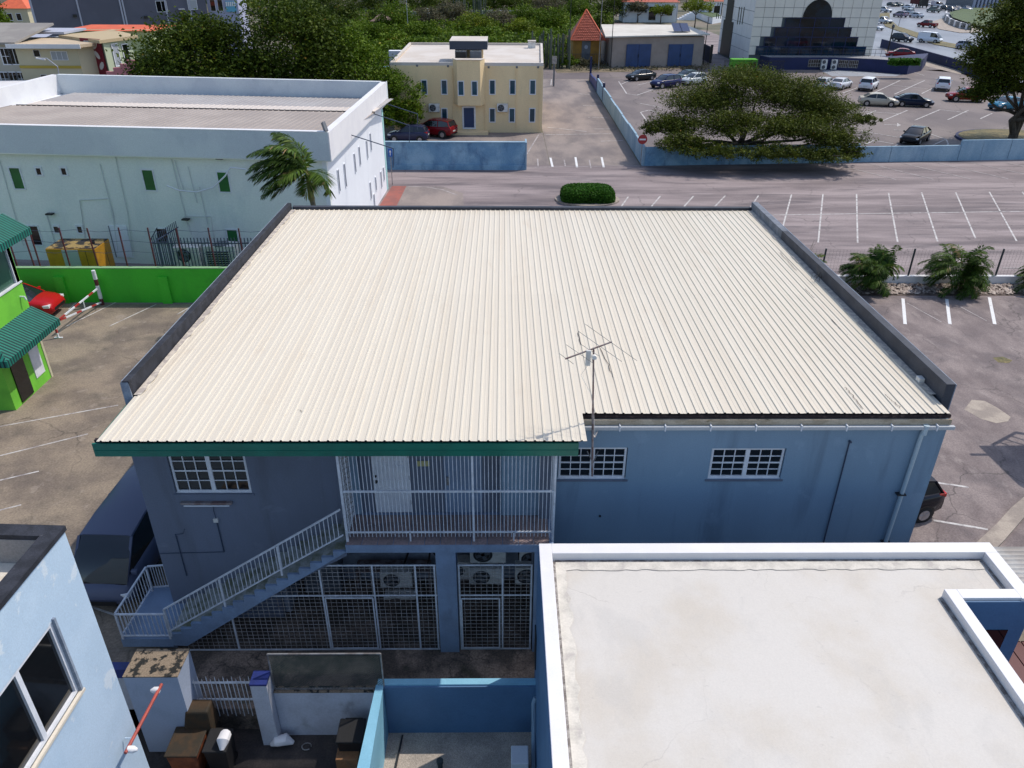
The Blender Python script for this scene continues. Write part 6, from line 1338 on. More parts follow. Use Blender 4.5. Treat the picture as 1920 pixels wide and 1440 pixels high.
# far white houses
def fhouse(label,px0,px1,pyb,h,roofh,depth,wallm,roofm,name='house',hip=True,wins=()):
    a=G(px0,pyb);b=G(px1,pyb); y=(a.y+b.y)/2; T=thing(name,label,'house',((a.x+b.x)/2,y,0)); x0_,x1_=a.x,b.x
    q=MB(); q.box(x0_,x1_,y,y+depth,0,h); q.build('wall',wallm,T)
    q=MB(); e=.5
    if roofh>0:
        r0=x0_+(depth*.4 if hip else -e); r1=x1_-(depth*.4 if hip else -e)
        if r0>=r1: r0=r1=(x0_+x1_)/2
        q.add([(x0_-e,y-e,h),(x1_+e,y-e,h),(x1_+e,y+depth+e,h),(x0_-e,y+depth+e,h),(r0,y+depth/2,h+roofh),(r1,y+depth/2,h+roofh)],[(0,1,5,4),(1,2,5),(2,3,4,5),(3,0,4),(3,2,1,0)])
    else: q.box(x0_-.3,x1_+.3,y-.3,y+depth+.3,h,h+.3)
    q.build('roof',roofm,T); Fh=Fr((x0_,y),(x1_,y),(0,-1))
    for (u0,u1,z0_,z1_) in wins: fwin(Fh,T,u0*(x1_-x0_),u1*(x1_-x0_),z0_,z1_,m_glass,.12)
    return T
fhouse('white house with an orange tile roof behind the garage',1168,1268,42,5.2,2.6,9,m_wbs,m_tile,wins=((.47,.60,.6,4.0),(.80,.90,1.8,4.2)))
fhouse('second white house with a red tile roof left of the tower',1318,1352,34,4.6,2.8,9,m_wbs,m_tile,wins=((.25,.40,.6,3.4),(.55,.85,.5,3.4)))
fhouse('distant cream house glimpsed through the dark trees at the top',672,762,22,6,2,10,m_cfar,m_tile,wins=((.15,.3,1.5,4),(.6,.75,1.5,4)))
fhouse('small house with a dull pink roof in the scrub',700,728,66,3,1.6,6,m_patch,M('dull_pink_roof',(.20,.13,.11),fine=.1),wins=((.3,.6,.8,2.2),))
T=thing('grey_garden_wall','long pale grey garden wall across the scrub near the top','wall',(0,235,0)); a=G(705,40);b=G(965,36)
Fh=Fr((a.x,a.y),(b.x,b.y),(0,-1)); q=MB(); Fh.box(q,0,Fh.L,-.3,0,0,2.2); q.build('body',M('grey_block_wall',(.30,.29,.32),(.24,.22,.22),scale=.5),T); q=MB(); Fh.box(q,0,Fh.L,-.35,.05,2.2,2.35); q.build('coping',m_greyp,T)
T=thing('white_statue','white garden statue on a pedestal in the scrub','statue',(-18,215,0)); p=G(803,50); q=MB(); q.box(p.x-.5,p.x+.5,p.y-.5,p.y+.5,0,1.2); q.build('pedestal',m_greyp,T); q=MB(); q.tube([(p.x,p.y,1.2),(p.x,p.y,2.2),(p.x+.1,p.y,3.2),(p.x,p.y,3.9),(p.x,p.y,4.3)],[.5,.35,.45,.2,.25],8); q.tube([(p.x,p.y,3.6),(p.x+.8,p.y,4.1)],[.15,.1],6); q.build('figure',m_white,T,smooth=True)
T=thing('white_ramp_wall','low white curved planter wall with grass left of the tower','planter',(45,200,0)); pr=[G(1302,32),G(1345,36),G(1352,42),G(1335,45)]
q=MB(); q.prism([(p.x,p.y) for p in pr],0,1.6); q.build('wall',m_wbs,T); q=MB(); q.prism([(p.x*.995+.2,p.y+.3) for p in pr],1.6,1.65); q.build('grass_top',m_grass,T)
T=thing('outside_steps','white outside steps behind the garage roof','steps',(0,0,0)); p=G(1278,38); T.location=(p.x,p.y,0)
for k in range(7):
    q=MB(); q.box(p.x-1+.7*k,p.x-.3+.7*k,p.y,p.y+2.5,0,.35+.35*k); q.build('step',m_wbs,T)
# ================================================================ PANELLED TOWER
b0=G(1403,103,2.0); YT=b0.y; XT=b0.x; XTR=AY(1633,105,YT).x
TW=thing('panelled_tower','big white panelled office block with a stepped dark glass front and round top window','office block',((XT+XTR)/2,YT+14,0))
q=MB(); q.box(XT+.1,XTR,YT+.12,YT+21,0,20); q.build('core',m_joint,TW)
pw=(XTR-XT)/13; ph=1.72
xc=AY(1528,55,YT).x
def zof(py): return AY(1525,py,YT).z
steps_=[(2.0,zof(87),AY(1417,95,YT).x,AY(1622,95,YT).x),(zof(87),zof(69),AY(1433,78,YT).x,AY(1607,78,YT).x),(zof(69),zof(51),AY(1452,60,YT).x,AY(1595,60,YT).x),(zof(51),zof(33),AY(1472,42,YT).x,AY(1583,42,YT).x)]
def inglass(x0,x1,z0_,z1_):
    cx_=(x0+x1)/2; cz=(z0_+z1_)/2
    for a,b,c_,d_ in steps_:
        if a<=cz<b and c_-.01<cx_<d_+.01: return True
    return False
zr=[2.0]+[s[1] for s in steps_]; 
while zr[-1]<19.5: zr.append(zr[-1]+(zr[4]-zr[1])/3)
proto=None
arr=2.35; za=zof(33)
for j in range(len(zr)-1):
    for i in range(13):
        x0_=XT+.04+i*pw; x1_=x0_+pw-.06; z0_=zr[j]+.03; z1_=zr[j+1]-.03
        if inglass(x0_,x1_,z0_,z1_): continue
        q=MB(); q.box(x0_,x1_,YT,YT+.11,z0_,z1_); q.build('facade_panel',m_tpan,TW)
for k,(a,b,c_,d_) in enumerate(steps_):
    q=MB(); q.box(c_,d_,YT-.06,YT+.10,a,b-.0); g=q.build('stepped_glass',m_tglass2 if k==0 else m_tglass,TW)
    q=MB(); nn=10-k*2
    for i in range(nn+1): x=c_+(d_-c_)*i/nn; q.box(x-.05,x+.05,YT-.10,YT-.06,a,b)
    q.box(c_,d_,YT-.09,YT-.06,b-.1,b); q.build('mullions',m_podium,g)
q=MB(); q.add([(xc+math.cos(t)*2.45,YT-.08,za+math.sin(t)*2.75) for t in np.linspace(0,PI,24)]+[(xc+math.cos(t)*2.45,YT+.1,za+math.sin(t)*2.75) for t in np.linspace(0,PI,24)],[tuple(range(24))]+[(i+1,i,i+24,i+25) for i in range(23)]); q.build('round_window',m_tglass,TW)
FT=Fr((XT,YT),(XT+.05,YT+21),(-1,0))
for j in range(9):
    for i in range(7):
        q=MB(); FT.box(q,i*3.0+.04,(i+1)*3.0-.04,-.1,0.0,.3+j*2.1+.04,.3+(j+1)*2.1-.04); q.build('facade_panel',m_tpanW,TW)
def side(px0,py0,px1,py1,name,mat):
    u0,z1_=FT.uz(px1,py0); u1,z0_=FT.uz(px0,py1); q=MB(); FT.box(q,min(u0,u1),max(u0,u1),.01,.06,z0_,z1_); return q.build(name,mat,TW)
for px in (1387,1391.5,1396): 
    u,z1_=FT.uz(px,13); _,z0_=FT.uz(px,47); q=MB(); FT.box(q,u-.15,u+.15,.01,.05,z0_,z1_); q.build('slit_window',m_tglass,TW)
for px in (1347,1351,1355):
    u,z1_=FT.uz(px,5); _,z0_=FT.uz(px,36); q=MB(); FT.box(q,u-.25,u+.25,.01,.05,z0_,z1_); q.build('slit_window',m_tglass,TW)
ua,zt_=FT.uz(1376,42); ub,_=FT.uz(1357,42); q=MB(); FT.box(q,min(ua,ub),max(ua,ub),.01,.06,0.3,zt_); q.build('entrance_glass',M('entrance_dark_glass',(.02,.022,.028),rough=.5,fine=0,spec=.2),TW)  # dull dark entrance glass, rough and barely reflective
um,ztop=FT.uz(1371,2); q=MB(); rr=abs(ua-ub)*.33; P_=[FT.pt(um+math.cos(t)*rr,.07,zt_+3.8+math.sin(t)*2.2) for t in np.linspace(0,PI,12)]+[FT.pt(um-rr,.07,zt_),FT.pt(um+rr,.07,zt_)]; q.add([tuple(p) for p in P_],[tuple(range(len(P_)))]); q.build('arched_window',bpy.data.materials['entrance_dark_glass'],TW)
PD=thing('navy_podium','navy blue podium wall with barred openings in front of the tower','podium',(60,YT-2,0))
pp=[G(1440,131),G(1560,131),G(1640,135),G(1700,140),G(1727,133),G(1735,122)]
q=MB(); q.prism([(XT+2,YT-.2)]+[(p.x,p.y) for p in pp]+[(XTR+4,YT-.2)],0,1.95); q.build('wall',m_podium,PD)
q=MB(); q.prism([(XT+2,YT-.2)]+[(p.x+.0,p.y+.12) for p in pp[:4]]+[(XTR+1,YT-.2)],1.95,2.0); q.build('deck',M('podium_deck',(.30,.30,.31),(.24,.235,.24),fine=.05),PD)
for (a,b) in ((1515,1537),(1572,1589),(1591,1608)):
    Fp=Fr(tuple(pp[0][:2]),tuple(pp[1][:2]),(0,-1)) if a<1560 else Fr(tuple(pp[1][:2]),tuple(pp[2][:2]),(0,-1))
    u0,_=Fp.uz(a,122); u1,_=Fp.uz(b,122)
    q=MB(); Fp.box(q,u0,u1,.01,.04,.5,1.6); o=q.build('window_grille',m_glass,PD)
    q=MB()
    for k in range(6): u=u0+(u1-u0)*k/5; Fp.box(q,u-.03,u+.03,.05,.09,.45,1.65)
    for z in(.5,1.05,1.6): Fp.box(q,u0,u1,.09,.11,z-.03,z+.03)
    q.build('bars',m_mesh,o)
for i,px in enumerate((1545,1564)):
    p=AY(px,119,pp[1].y-.5); ac_unit(('left' if i==0 else 'right')+' beige double fan unit against the navy podium',p.x,pp[1].y-.75,.1,.95,1.6,.4,2,'units against the podium',mat=m_acw)
q=MB()
for i in range(24): x=XT+1+i*(XTR-XT+3)/24; q.bar((x,YT-1.5,2.0),(x,YT-1.5,3.1),.04)
q.bar((XT+1,YT-1.5,3.1),(XTR+4,YT-1.5,3.1),.05); q.bar((XT+1,YT-1.5,2.5),(XTR+4,YT-1.5,2.5),.04); q.build('railing',m_black,PD)
n=1800; c=G(1698,122,2.0)+Vector((0,2.6,0)); C=np.array([(c.x+random.uniform(-2.3,2.3),c.y-2+random.uniform(-.8,.8),random.uniform(1.95,2.9)) for _ in range(n)]); T=thing('planter_shrub','bright green shrub row on the rounded end of the navy podium','shrub',(c.x,c.y-2,1.9)); P,F,t=leaf_mesh(C,.4,rng.uniform(.2,.9,n)); mesh_np('foliage',P,F,t,l_hedge,T)
for lab,px,py in (('black globe street lamp in front of the tower, left one',1400,104),('black globe street lamp at the right corner of the podium',1663,103)):
    p=G(px,py,1.0); T=thing('street_lamp',lab,'street lamp',(p.x,p.y,1)); q=MB(); q.tube([(p.x,p.y,.0),(p.x,p.y,5.4)],[.16,.10],8); q.build('shaft',m_black,T); q=MB(); q.tube([(p.x,p.y,5.4),(p.x,p.y,5.7),(p.x,p.y,6.1),(p.x,p.y,6.2)],[.12,.28,.2,.05],10); q.build('globe',m_greyp if False else m_acg,T,smooth=True)
T=thing('green_generator','lime green generator housing behind a black fence beside the tower','generator',(40,133,0)); a=AY(1372,120,131).x;b=AY(1420,120,131).x
q=MB(); q.box(a,b,131,132.6,.3,2.5); q.build('housing',M('acid_green_paint',(.12,.48,.02),rough=.4),T,bevel=.04); q=MB(); q.box(a,b,131,132.6,0,.3); q.build('skid',m_black,T)
q=MB(); q.box(a+3.4,b-.2,130.97,131.0,1.3,2.1); q.build('vent',m_acd,T); q=MB(); q.box(a+3.0,a+3.06,130.96,131,.3,2.5); q.build('door_seam',m_acd,T)
T=thing('black_yard_fence','black bar fence around the green generator','fence',(40,130,0)); q=MB()
for i in range(60): q.bar((a-1.6+i*.16,129.6,0),(a-1.6+i*.16,129.6,2.6),.035)
q.build('bars',m_black,T)['kind']='stuff'; q=MB(); q.bar((a-1.6,129.6,2.4),(a+8,129.6,2.4),.05); q.bar((a-1.6,129.6,.3),(a+8,129.6,.3),.05); q.build('rail',m_black,T)
T=thing('plaza_fence','dark fence and steps beside the left face of the tower','fence',(XT-3,YT+15,0)); q=MB(); q.box(XT-5,XT-4.8,YT+6,YT+22,0,2.6); q.build('panel',m_podium,T); q=MB(); q.box(XT-5.1,XT-4.7,YT+5.8,YT+6.1,0,3); q.build('post',m_black,T)
# road wall
RW=thing('road_wall','navy blue wall between the car park and the busy road','wall',(85,150,0)); pa=G(1652,88);pb=G(1800,132);pc_=G(1900,175)
Fa=Fr((pa.x,pa.y),(pb.x,pb.y),(0,-1)); Fb=Fr((pb.x,pb.y),(pc_.x,pc_.y),(0,-1))
for k in range(8):
    q=MB(); Fa.box(q,Fa.L*k/8+.03,Fa.L*(k+1)/8-.03,-.25,0,0,1.55); q.build('panel',m_podium,RW)
q=MB(); Fb.box(q,0,Fb.L,-.25,0,0,1.55); q.build('panel',m_podium,RW)
p=AP(1778,115,(pa.x,pa.y),(pb.x,pb.y)); q=MB(); q.disc((p.x,p.y-.06,p.z),.42,(-.3,-1,0),12,.03); q.build('emblem',m_mesh,RW)
surf('wall_verge',[pa+Vector((0,-.3,0)),pb+Vector((0,-.3,0)),G(1802,140),G(1740,125),G(1660,96)],.02,m_patch)
# striped kerb wall of the island
T=thing('striped_kerb_wall','curved retaining wall of white and dark blocks around the grass island','wall',(130,240,0)); cp=[(1773,29),(1771,36),(1776,43),(1785,48),(1795,52),(1806,55),(1818,57)]
for i in range(len(cp)-1):
    a=G(*cp[i]);b=G(*cp[i+1])
    for k in range(3):
        q=MB(); q.bar(a.lerp(b,k/3+.02)+Vector((0,0,.75)),a.lerp(b,(k+1)/3-.02)+Vector((0,0,.75)),.5,1.5); q.build('block',m_wpar if k%2 else m_acg,T)
# ---------------------------------------------------------------- cars
cp_='cars in the rear car park'
for kind,px,py,deg,col,name,lab in [
 ('sedan',1575,166,48,srgb(215,218,225),'white_sedan','white saloon half hidden by the spreading tree, leftmost visible white car'),
 ('suv',1627,168,55,srgb(220,222,228),'white_suv','white compact suv with a dark bumper, middle of the three white cars'),
 ('suv',1766,168,62,srgb(225,227,232),'white_suv','white suv parked alone left of the roadside tree'),
 ('sedan',1645,198,-16,srgb(190,182,165),'silver_sedan','champagne silver saloon beside the navy saloon'),
 ('sedan',1710,199,-14,srgb(24,36,58),'navy_sedan','navy blue saloon nose out beside the silver saloon'),
 ('sedan',1714,266,228,srgb(14,15,18),'black_sedan','black saloon parked behind the long blue wall in tree shade'),
 ('suv',1808,190,170,srgb(135,22,18),'red_suv','red car behind the hanging branches of the roadside tree'),
 ('sedan',1885,205,200,srgb(30,110,140),'teal_car','teal blue car behind the trunks of the roadside tree'),
 ('sedan',1201,150,208,srgb(30,34,36),'charcoal_sedan','charcoal saloon, leftmost in front of the garage'),
 ('suv',1247,164,212,srgb(22,28,78),'royal_blue_suv','royal blue suv between the charcoal and the grey green car'),
 ('sedan',1288,151,212,srgb(62,80,76),'grey_green_sedan','grey green saloon under the garage, right of the blue suv'),
 ('hatch',1546,166,48,srgb(205,208,212),'white_hatchback','white hatchback peeping above the crown of the spreading tree'),
 ('hatch',1300,158,212,srgb(200,205,205),'white_car','pale car half hidden by the top of the spreading tree')]:
    car(kind,G(px,py),deg,col,name,lab,group=cp_)
rg='traffic on the busy road'
for kind,px,py,deg,col,name,lab in [
 ('suv',1691,78,-58,srgb(52,56,64),'grey_suv','dark grey suv driving ahead of the white van'),
 ('van',1742,80,-48,srgb(235,238,245),'white_van','white panel van on the near carriageway'),
 ('hatch',1812,92,-40,srgb(170,172,185),'silver_hatchback','silver hatchback leaving behind the roadside tree'),
 ('pickup',1737,51,118,srgb(120,18,20),'red_pickup','dark red pickup driving away beside the sandy island'),
 ('sedan',1717,33,112,srgb(200,205,212),'white_sedan','white saloon driving away alone in the far lane'),
 ('suv',1687,32,112,srgb(150,135,150),'mauve_suv','mauve grey suv beside the median, leftmost in the far lane'),
 ('suv',1700,27,110,srgb(190,200,205),'pale_suv','pale suv right behind the mauve grey one'),
 ('sedan',1702,17,110,srgb(215,218,222),'white_car','white car at the head of the far lane queue'),
 ('pickup',1656,44,-70,srgb(205,208,212),'white_pickup','white pickup coming down the left lane beside the tower'),
 ('suv',1660,23,-72,srgb(210,212,216),'white_suv','white suv further up the left lane beside the tower'),
 ('sedan',1640,56,-70,srgb(200,205,210),'white_car','white car just showing behind the tower edge'),
 ('pickup',1749,23,100,srgb(110,118,112),'olive_pickup','olive grey pickup in the far traffic, left of the dark cars'),
 ('van',1756,14,-75,srgb(225,228,232),'white_minibus','white minibus behind the olive grey pickup'),
 ('suv',1774,20,-80,srgb(30,32,38),'dark_suv','black suv with a white roof edge in the far queue'),
 ('suv',1785,22,-80,srgb(70,78,90),'slate_suv','slate grey suv right of the black one in the far queue'),
 ('sedan',1793,19,-80,srgb(90,98,104),'grey_car','grey car in the middle of the far queue'),
 ('sedan',1812,20,-85,srgb(160,166,180),'silver_car','silver car at the right end of the far queue'),
 ('sedan',1672,12,-80,srgb(40,60,56),'dark_green_car','dark green car at the top beside the tower'),
 ('sedan',1684,12,-80,srgb(60,86,84),'teal_grey_car','teal grey car right of the dark green one at the top'),
 ('sedan',1738,11,-80,srgb(200,204,210),'far_white_car','distant white car left of the minibus')]:
    car(kind,G(px,py),deg,col,name,lab,group=rg)
car('sedan',G(1686,108,1.0)+Vector((0,0,.0)),160,srgb(135,22,30),'red_saloon','red saloon parked behind the navy podium beside the lamp')
# backdrop at the top right: truck, billboards, buildings
T=thing('dark_red_truck','dark red lorry at the top of the road','truck',(0,0,0)); p=G(1727,14); T.location=p
q=MB(); q.box(p.x-1.3,p.x+1.3,p.y,p.y+7,1,3.6); q.build('box_body',M('maroon_paint',(.10,.012,.015)),T); q=MB(); q.box(p.x-1.2,p.x+1.2,p.y-2.2,p.y-.1,.6,2.8); q.build('cab',m_black,T)
for dx in(-1,1):
    for dy in(-1.5,1.5,5):
        q=MB(); q.disc((p.x+dx*1.2,p.y+dy,.5),.5,(dx,0,0),12,.1); q.build('wheel',m_tyre,T)
for lab,px0,px1,h,mt,nm in (('purple shop front at the far end of the road',1778,1860,5,M('purple_shopfront',(.13,.03,.12)),'far_shop'),('long low dark building behind the queue of cars',1700,1775,6,m_acg,'far_building')):
    a=G(px0,1);b=G(px1,1); T=thing(nm,lab,'building',((a.x+b.x)/2,a.y+15,0)); q=MB(); q.box(a.x,b.x,a.y+15,a.y+30,0,h); q.build('wall',mt,T); q=MB(); q.box(a.x-1,b.x+1,a.y+13,a.y+31,h,h+.6); q.build('roof',m_greyp,T)
    for k in range(6):
        q=MB(); w_=(b.x-a.x)/6; q.box(a.x+w_*k+.6,a.x+w_*(k+1)-.6,a.y+14.9,a.y+14.99,.5,h-1.5); q.build('shop_window',m_glass,T)
T=thing('grey_ribbed_building','grey building with vertical fins behind the roadside tree','building',(175,270,0)); a=G(1822,14); b=G(1990,14); q=MB(); q.box(a.x,b.x,a.y,a.y+20,0,12); q.build('wall',m_acg,T)
for k in range(26):
    q=MB(); x=a.x+(b.x-a.x)*k/26; q.box(x,x+.7,a.y-.8,a.y-.01,0,12); q.build('fin',m_greyp,T)
for lab,px,py in (('thin lamp post on the road median',1685,48),('sign post at the sandy island edge',1781,45)):
    pole(lab,px,py,5.5 if px<1700 else 2.5,.07,m_acg)
# ================================================================ TOP LEFT
WHs=thing('grey_warehouse','long slate grey clad warehouse behind the orange roofs','warehouse',(-60,150,0))
A_=AY(72,60,138); FW1=Fr((A_.x,138),(AY(392,40,150).x,150),(0,-1)); 
q=MB(); FW1.box(q,0,FW1.L,-25,0,0,14); q.build('wall',m_grey,WHs)
for px in (148,228,233,312,357):
    u,_=FW1.uz(px,20); q=MB(); FW1.box(q,u-.12,u+.12,0,.12,0,14); q.build('downpipe',m_greyp,WHs)
q=MB(); FW1.box(q,-.2,.15,-.2,.15,0,14); q.build('corner_trim',m_greyp,WHs)
for px,py in ((140,28),(273,31)):
    u,z=FW1.uz(px,py); q=MB(); FW1.box(q,u-.3,u+.3,0,.4,z-.3,z+.1); q.build('lamp',m_black,WHs)
u,z=FW1.uz(303,12); fwin(FW1,WHs,u-.8,u+.8,z-.8,z+.8,m_glass,.08,mull=(u,)); u,z=FW1.uz(340,18); q=MB(); FW1.box(q,u-.5,u+.5,0,.8,z,z+.15); q.build('light_bracket',m_greyp,WHs)
u,z=FW1.uz(361,10); fwin(FW1,WHs,u-.7,u+.7,z-.6,z+.8,m_lou,.08)
T=thing('pale_far_block','pale lilac block with a bright striped signboard beside the grey warehouse','building',(-50,165,0)); a=AY(390,30,152).x;b=AY(446,30,152).x; FP=Fr((a+.2,152),(b,153),(0,-1)); q=MB(); FP.box(q,0,FP.L,-15,0,0,14); q.build('wall',M('lilac_wall',(.36,.38,.52)),T)
for px in (399,413): 
    u,z=FP.uz(px,10); fwin(FP,T,u-.4,u+.4,z-.9,z+.9,m_glass,.06)
u0,z1_=FP.uz(422,2);u1,z0_=FP.uz(444,22); q=MB(); FP.box(q,u0,u1,.0,.2,z0_,z1_); S_=q.build('signboard',M('sign_cyan',(.12,.38,.55)),T)
for k in range(5):
    q=MB(); uu=u0+(u1-u0)*(k+.2)/5; FP.box(q,uu,uu+.22,.2,.25,z0_+.9,z1_-.1); q.build('stripe',m_wpar,S_)
# cream house complex
def zat(px,py,Y): return AY(px,py,Y).z
CH=thing('cream_apartment_house','cream two storey house with a yellow band and louvred windows at the top left','house',(-55,105,0))
Yc=100; x0_=AY(36,120,Yc).x; x1_=AY(143,88,Yc).x; zr_=zat(100,88,Yc)
FC=Fr((x0_,Yc),(x1_,Yc),(0,-1)); q=MB(); q.box(x0_,x1_,Yc,Yc+8,0,zr_); q.build('wall',m_cfar,CH)
q=MB(); a=AY(142,92,Yc).x; q.prism([(x1_+.01,Yc),(x1_+1.5,Yc+2.8),(x1_+.0,Yc+8)],0,zr_); q.build('angled_wall',m_cfar,CH)
q=MB(); q.prism([(x0_-.4,Yc-.8),(x1_+.8,Yc-.8),(x1_+2.0,Yc+2.6),(x1_+.5,Yc+9),(x0_-.4,Yc+8)],zr_,zr_+.35); q.build('roof',M('sandy_flat_roof',(.56,.44,.30),(.50,.40,.28),scale=.4,fine=.05),CH)
q=MB(); q.box(x0_-.5,x1_+.9,Yc-.9,Yc-.8,zr_-.1,zr_+.38); q.build('roof_edge',m_wpar,CH)
u,z=FC.uz(100,125); q=MB(); FC.box(q,0,FC.L,.01,.10,z-.18,z+.12); q.build('yellow_band',M('band_yellow',(.50,.36,.06)),CH)
u0,z1_=FC.uz(95,97);u1,z0_=FC.uz(128,112); um_=(u1-u0)/3; fwin(FC,CH,u0,u1,z0_,z1_,m_lou,.06,mull=(u0+um_,u0+2*um_))
u,z=FC.uz(69,100); fwin(FC,CH,u-.35,u+.35,z-.35,z+.35,m_glass,.03); u,z=FC.uz(83,146); fwin(FC,CH,u-.35,u+.35,z-.35,z+.35,m_glass,.03)
OH=thing('grey_glazed_house','house with tall dark gridded windows left of the cream house','house',(-62,105,0))
xo0=-78; xo1=x0_-.05; FO=Fr((xo1,Yc+.3),(xo0,Yc+.3),(0,-1)); q=MB(); q.box(xo0,xo1,Yc+.3,Yc+9,0,7.2); q.build('wall',M('greige_far_wall',(.46,.43,.36)),OH)
q=MB(); q.add([(xo0,Yc-.3,7.2),(xo1+.4,Yc-.3,7.2),(xo1+.4,Yc+9.5,8.6),(xo0,Yc+9.5,8.6),(xo0,Yc-.3,7.45),(xo1+.4,Yc-.3,7.45),(xo1+.4,Yc+9.5,8.85),(xo0,Yc+9.5,8.85)],[(3,2,1,0),(4,5,6,7),(0,1,5,4),(1,2,6,5),(2,3,7,6),(3,0,4,7)]); q.build('roof',M('dull_grey_roof',(.30,.28,.25),(.25,.23,.21),scale=.4),OH)
for k in range(4):
    xa=[(-2,14),(14,30),(30,44),(44,58)][k]
    for (ya,yb_) in ((91,120),(136,160)):
        pa_=AY(xa[0],ya,Yc+.3); pb_=AY(xa[1]+.33*(yb_-ya),yb_,Yc+.3); u0=(xo1-pa_.x);u1=(xo1-pb_.x)
        fwin(FO,OH,min(u0,u1)+.1,max(u0,u1)-.1,pb_.z,pa_.z,m_glass,.12,mull=((u0+u1)/2,),tr=(() if k%2 else ((pa_.z+pb_.z)/2,)))
GR=thing('brown_flat_roof_house','house with a stained sand coloured roof and a dark red signboard wall','house',(-46,104,0))
zr2=AY(198,80,100.5).z; pR=[(AY(110,67,107).x,107),(AY(192,54,112).x,115),(AY(252,68,106).x,107),(AY(198,80,102).x,100.5)]
q=MB(); q.prism(pR,zr2-.1,zr2+.25); q.build('roof',M('stained_sand_roof',(.47,.37,.22),(.22,.15,.07),scale=.35,stretch=(.5,1.5,1),lo=.55,hi=.7,fine=.06),GR)
s_=pR[3]; q=MB(); q.prism([(pR[0][0]+3,106.5),(pR[1][0],113),(pR[2][0]-.8,106.6),(s_[0],101.3)],0,zr2-.1); q.build('wall',M('pale_green_wall',(.46,.52,.36)),GR)
FM=Fr((s_[0]-.2,101.35),(s_[0]-4.4,103.6),(0,-1)); q=MB(); FM.box(q,.1,3.7,.0,.15,3.2,7.7); SB=q.build('signboard',M('maroon_sign',(.16,.008,.02)),GR)
def petal(cu,cz,r,rot):
    q=MB(); P_=[]
    for t in np.linspace(0,2*PI,8,endpoint=False):
        a_=math.cos(t)*r*1.15; b_=math.sin(t)*r*.62; P_.append(FM.pt(cu+a_*math.cos(rot)-b_*math.sin(rot),.18,cz+a_*math.sin(rot)+b_*math.cos(rot)))
    q.add([tuple(p) for p in P_],[tuple(range(8))]); q.build('petal',M('petal_grey',(.55,.53,.52)) if 'petal_grey' not in bpy.data.materials else bpy.data.materials['petal_grey'],SB)
for (cu,cz,rot) in ((3.0,7.0,.8),(3.0,5.9,-.8),(2.1,7.0,-.8),(2.1,5.9,.8),(1.1,7.0,.8),(1.1,5.9,-.8),(.7,4.7,.8)): petal(cu,cz,.52,-rot)
FM2=Fr((s_[0]+.1,101.35),(pR[2][0]-.8,106.6),(0,-1))
for px in (217,236):
    u,z=FM2.uz(px,98); fwin(FM2,GR,u-.5,u+.5,z-1.5,z+.9,m_lou if px<230 else m_glass,.12)
T=thing('pink_stepped_wall','pink wall with stepped top and a turquoise canopy beside the sign house','wall',(-45,98,0)); p0=AY(186,142,97)
for k in range(5):
    q=MB(); q.box(p0.x+k*.9,p0.x+k*.9+.88,97,97.3,2.5+k*.25,4.2+k*.42); q.build('block',M('salmon_pink',(.60,.22,.24)) if k==0 else bpy.data.materials['salmon_pink'],T)
q=MB(); q.box(p0.x,p0.x+4.5,97.05,97.25,0,2.5); q.build('base',m_acg,T); q=MB(); q.box(p0.x+4.6,p0.x+7,96.4,97.6,3.9,4.2); q.build('canopy',M('turquoise_canopy',(.06,.40,.38)),T)
OR_=thing('orange_roof_house','long house with a bright orange roof behind the sand coloured roof','house',(-52,118,0)); a=AY(122,60,118).x;b=AY(290,60,118).x
q=MB(); q.box(a,b-.6,118,126,0,7.4); q.build('wall',M('pale_lime_wall',(.50,.58,.34)),OR_)
q=MB(); zt1=zat(200,46,122); q.add([(a-.5,117.3,7.3),(b,117.3,7.3),(b-.2,122,zt1),(a+2.0,122,zt1),(a-.5,127,7.3),(b,127,7.3)],[(0,1,2,3),(3,2,5,4),(0,3,4),(1,5,2),(4,5,1,0)]); q.build('roof',m_tilef,OR_)
fhouse('cream house with an orange roof at the top left corner',2,60,50,4.2,2.6,8,m_cfar,m_tilef,wins=((.3,.45,1.5,3),(.6,.75,1.5,3)))
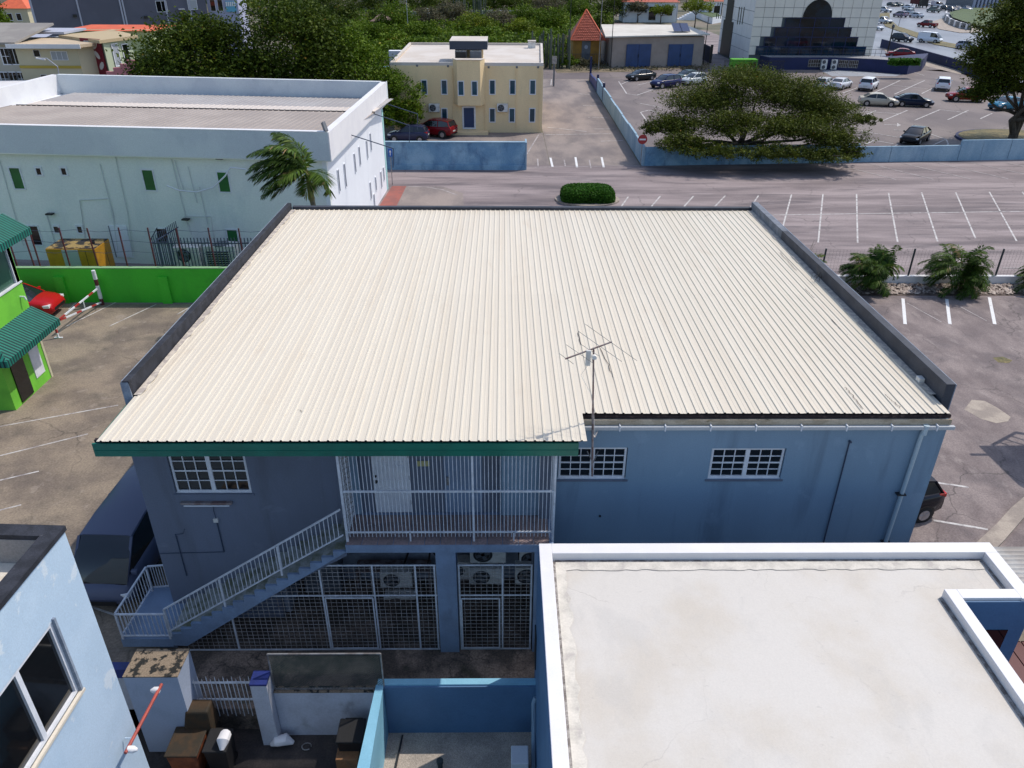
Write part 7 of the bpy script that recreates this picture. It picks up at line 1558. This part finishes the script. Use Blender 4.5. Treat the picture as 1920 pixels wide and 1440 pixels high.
T=thing('white_lean_to','low white and slate roofed shed below the corner house','shed',(-85,130,0)); a=AY(30,52,122).x; b=AY(64,52,122).x; q=MB(); q.box(a,b,122,128,0,5.6); q.build('wall',m_wbs,T); q=MB(); q.add([(a-.3,121.7,5.6),(b+.3,121.7,5.6),(b+.3,128.3,6.4),(a-.3,128.3,6.4)],[(0,1,2,3)]); q.build('roof',m_greyp,T)
T=thing('pale_flat_canopy','pale flat roof between the glazed house and the sand coloured roof','canopy',(-62,108,0)); a=AY(38,70,107).x; b=AY(122,70,107).x; q=MB(); q.box(a,b,107,113,7.75,8.0); q.build('roof',m_greyp,T); q=MB(); q.box(a+.5,a+.8,107.2,107.5,0,7.75); q.box(b-.8,b-.5,107.2,107.5,0,7.75); q.build('post',m_greyp,T)
T=thing('white_porch_roof','white porch roof sloping down beside the glazed house','porch',(-66,96,0)); q=MB(); a=AY(0,170,96).x; b=AY(36,158,96).x; q.add([(a-4,94,3.0),(b,94,3.2),(b+.6,98,3.5),(a-4,98,3.4),(a-4,94,2.8),(b,94,3.0),(b+.6,98,3.3),(a-4,98,3.2)],[(0,1,2,3),(7,6,5,4),(0,4,5,1),(1,5,6,2)]); q.build('roof',m_wpar,T); q=MB(); q.box(b-.5,b-.3,94.2,94.4,0,3.1); q.build('post',m_greyp,T)
T=thing('street_lamp','curved white street lamp in front of the cream house','street lamp',(-55,92,0)); b_=AY(111,145,90); e_=AY(108,125,90); h_=AY(68,109,90); q=MB(); q.tube([(b_.x+.2,90,0),(b_.x,90,b_.z)],.12,8); q.build('shaft',m_acg,T); q=MB(); q.tube([(b_.x,90,b_.z),tuple(e_),tuple(e_.lerp(h_,.45)+Vector((0,0,.45))),tuple(h_)],.05,6); q.build('arm',m_greyp,T); q=MB(); q.bar(h_,h_+Vector((.9,0,-.15)),.28,.12); q.build('lamp_head',m_wpar,T); q=MB(); q.box(b_.x-.4,b_.x+.3,89.9,90.1,b_.z-1.2,b_.z-1.05); q.build('crossarm',m_black,T)
# drop the prototypes that were never linked to a place
for r in CARS.values():
    for ch in list(r.children):
        for g in list(ch.children): bpy.data.objects.remove(g)
        bpy.data.objects.remove(ch)
    bpy.data.objects.remove(r)
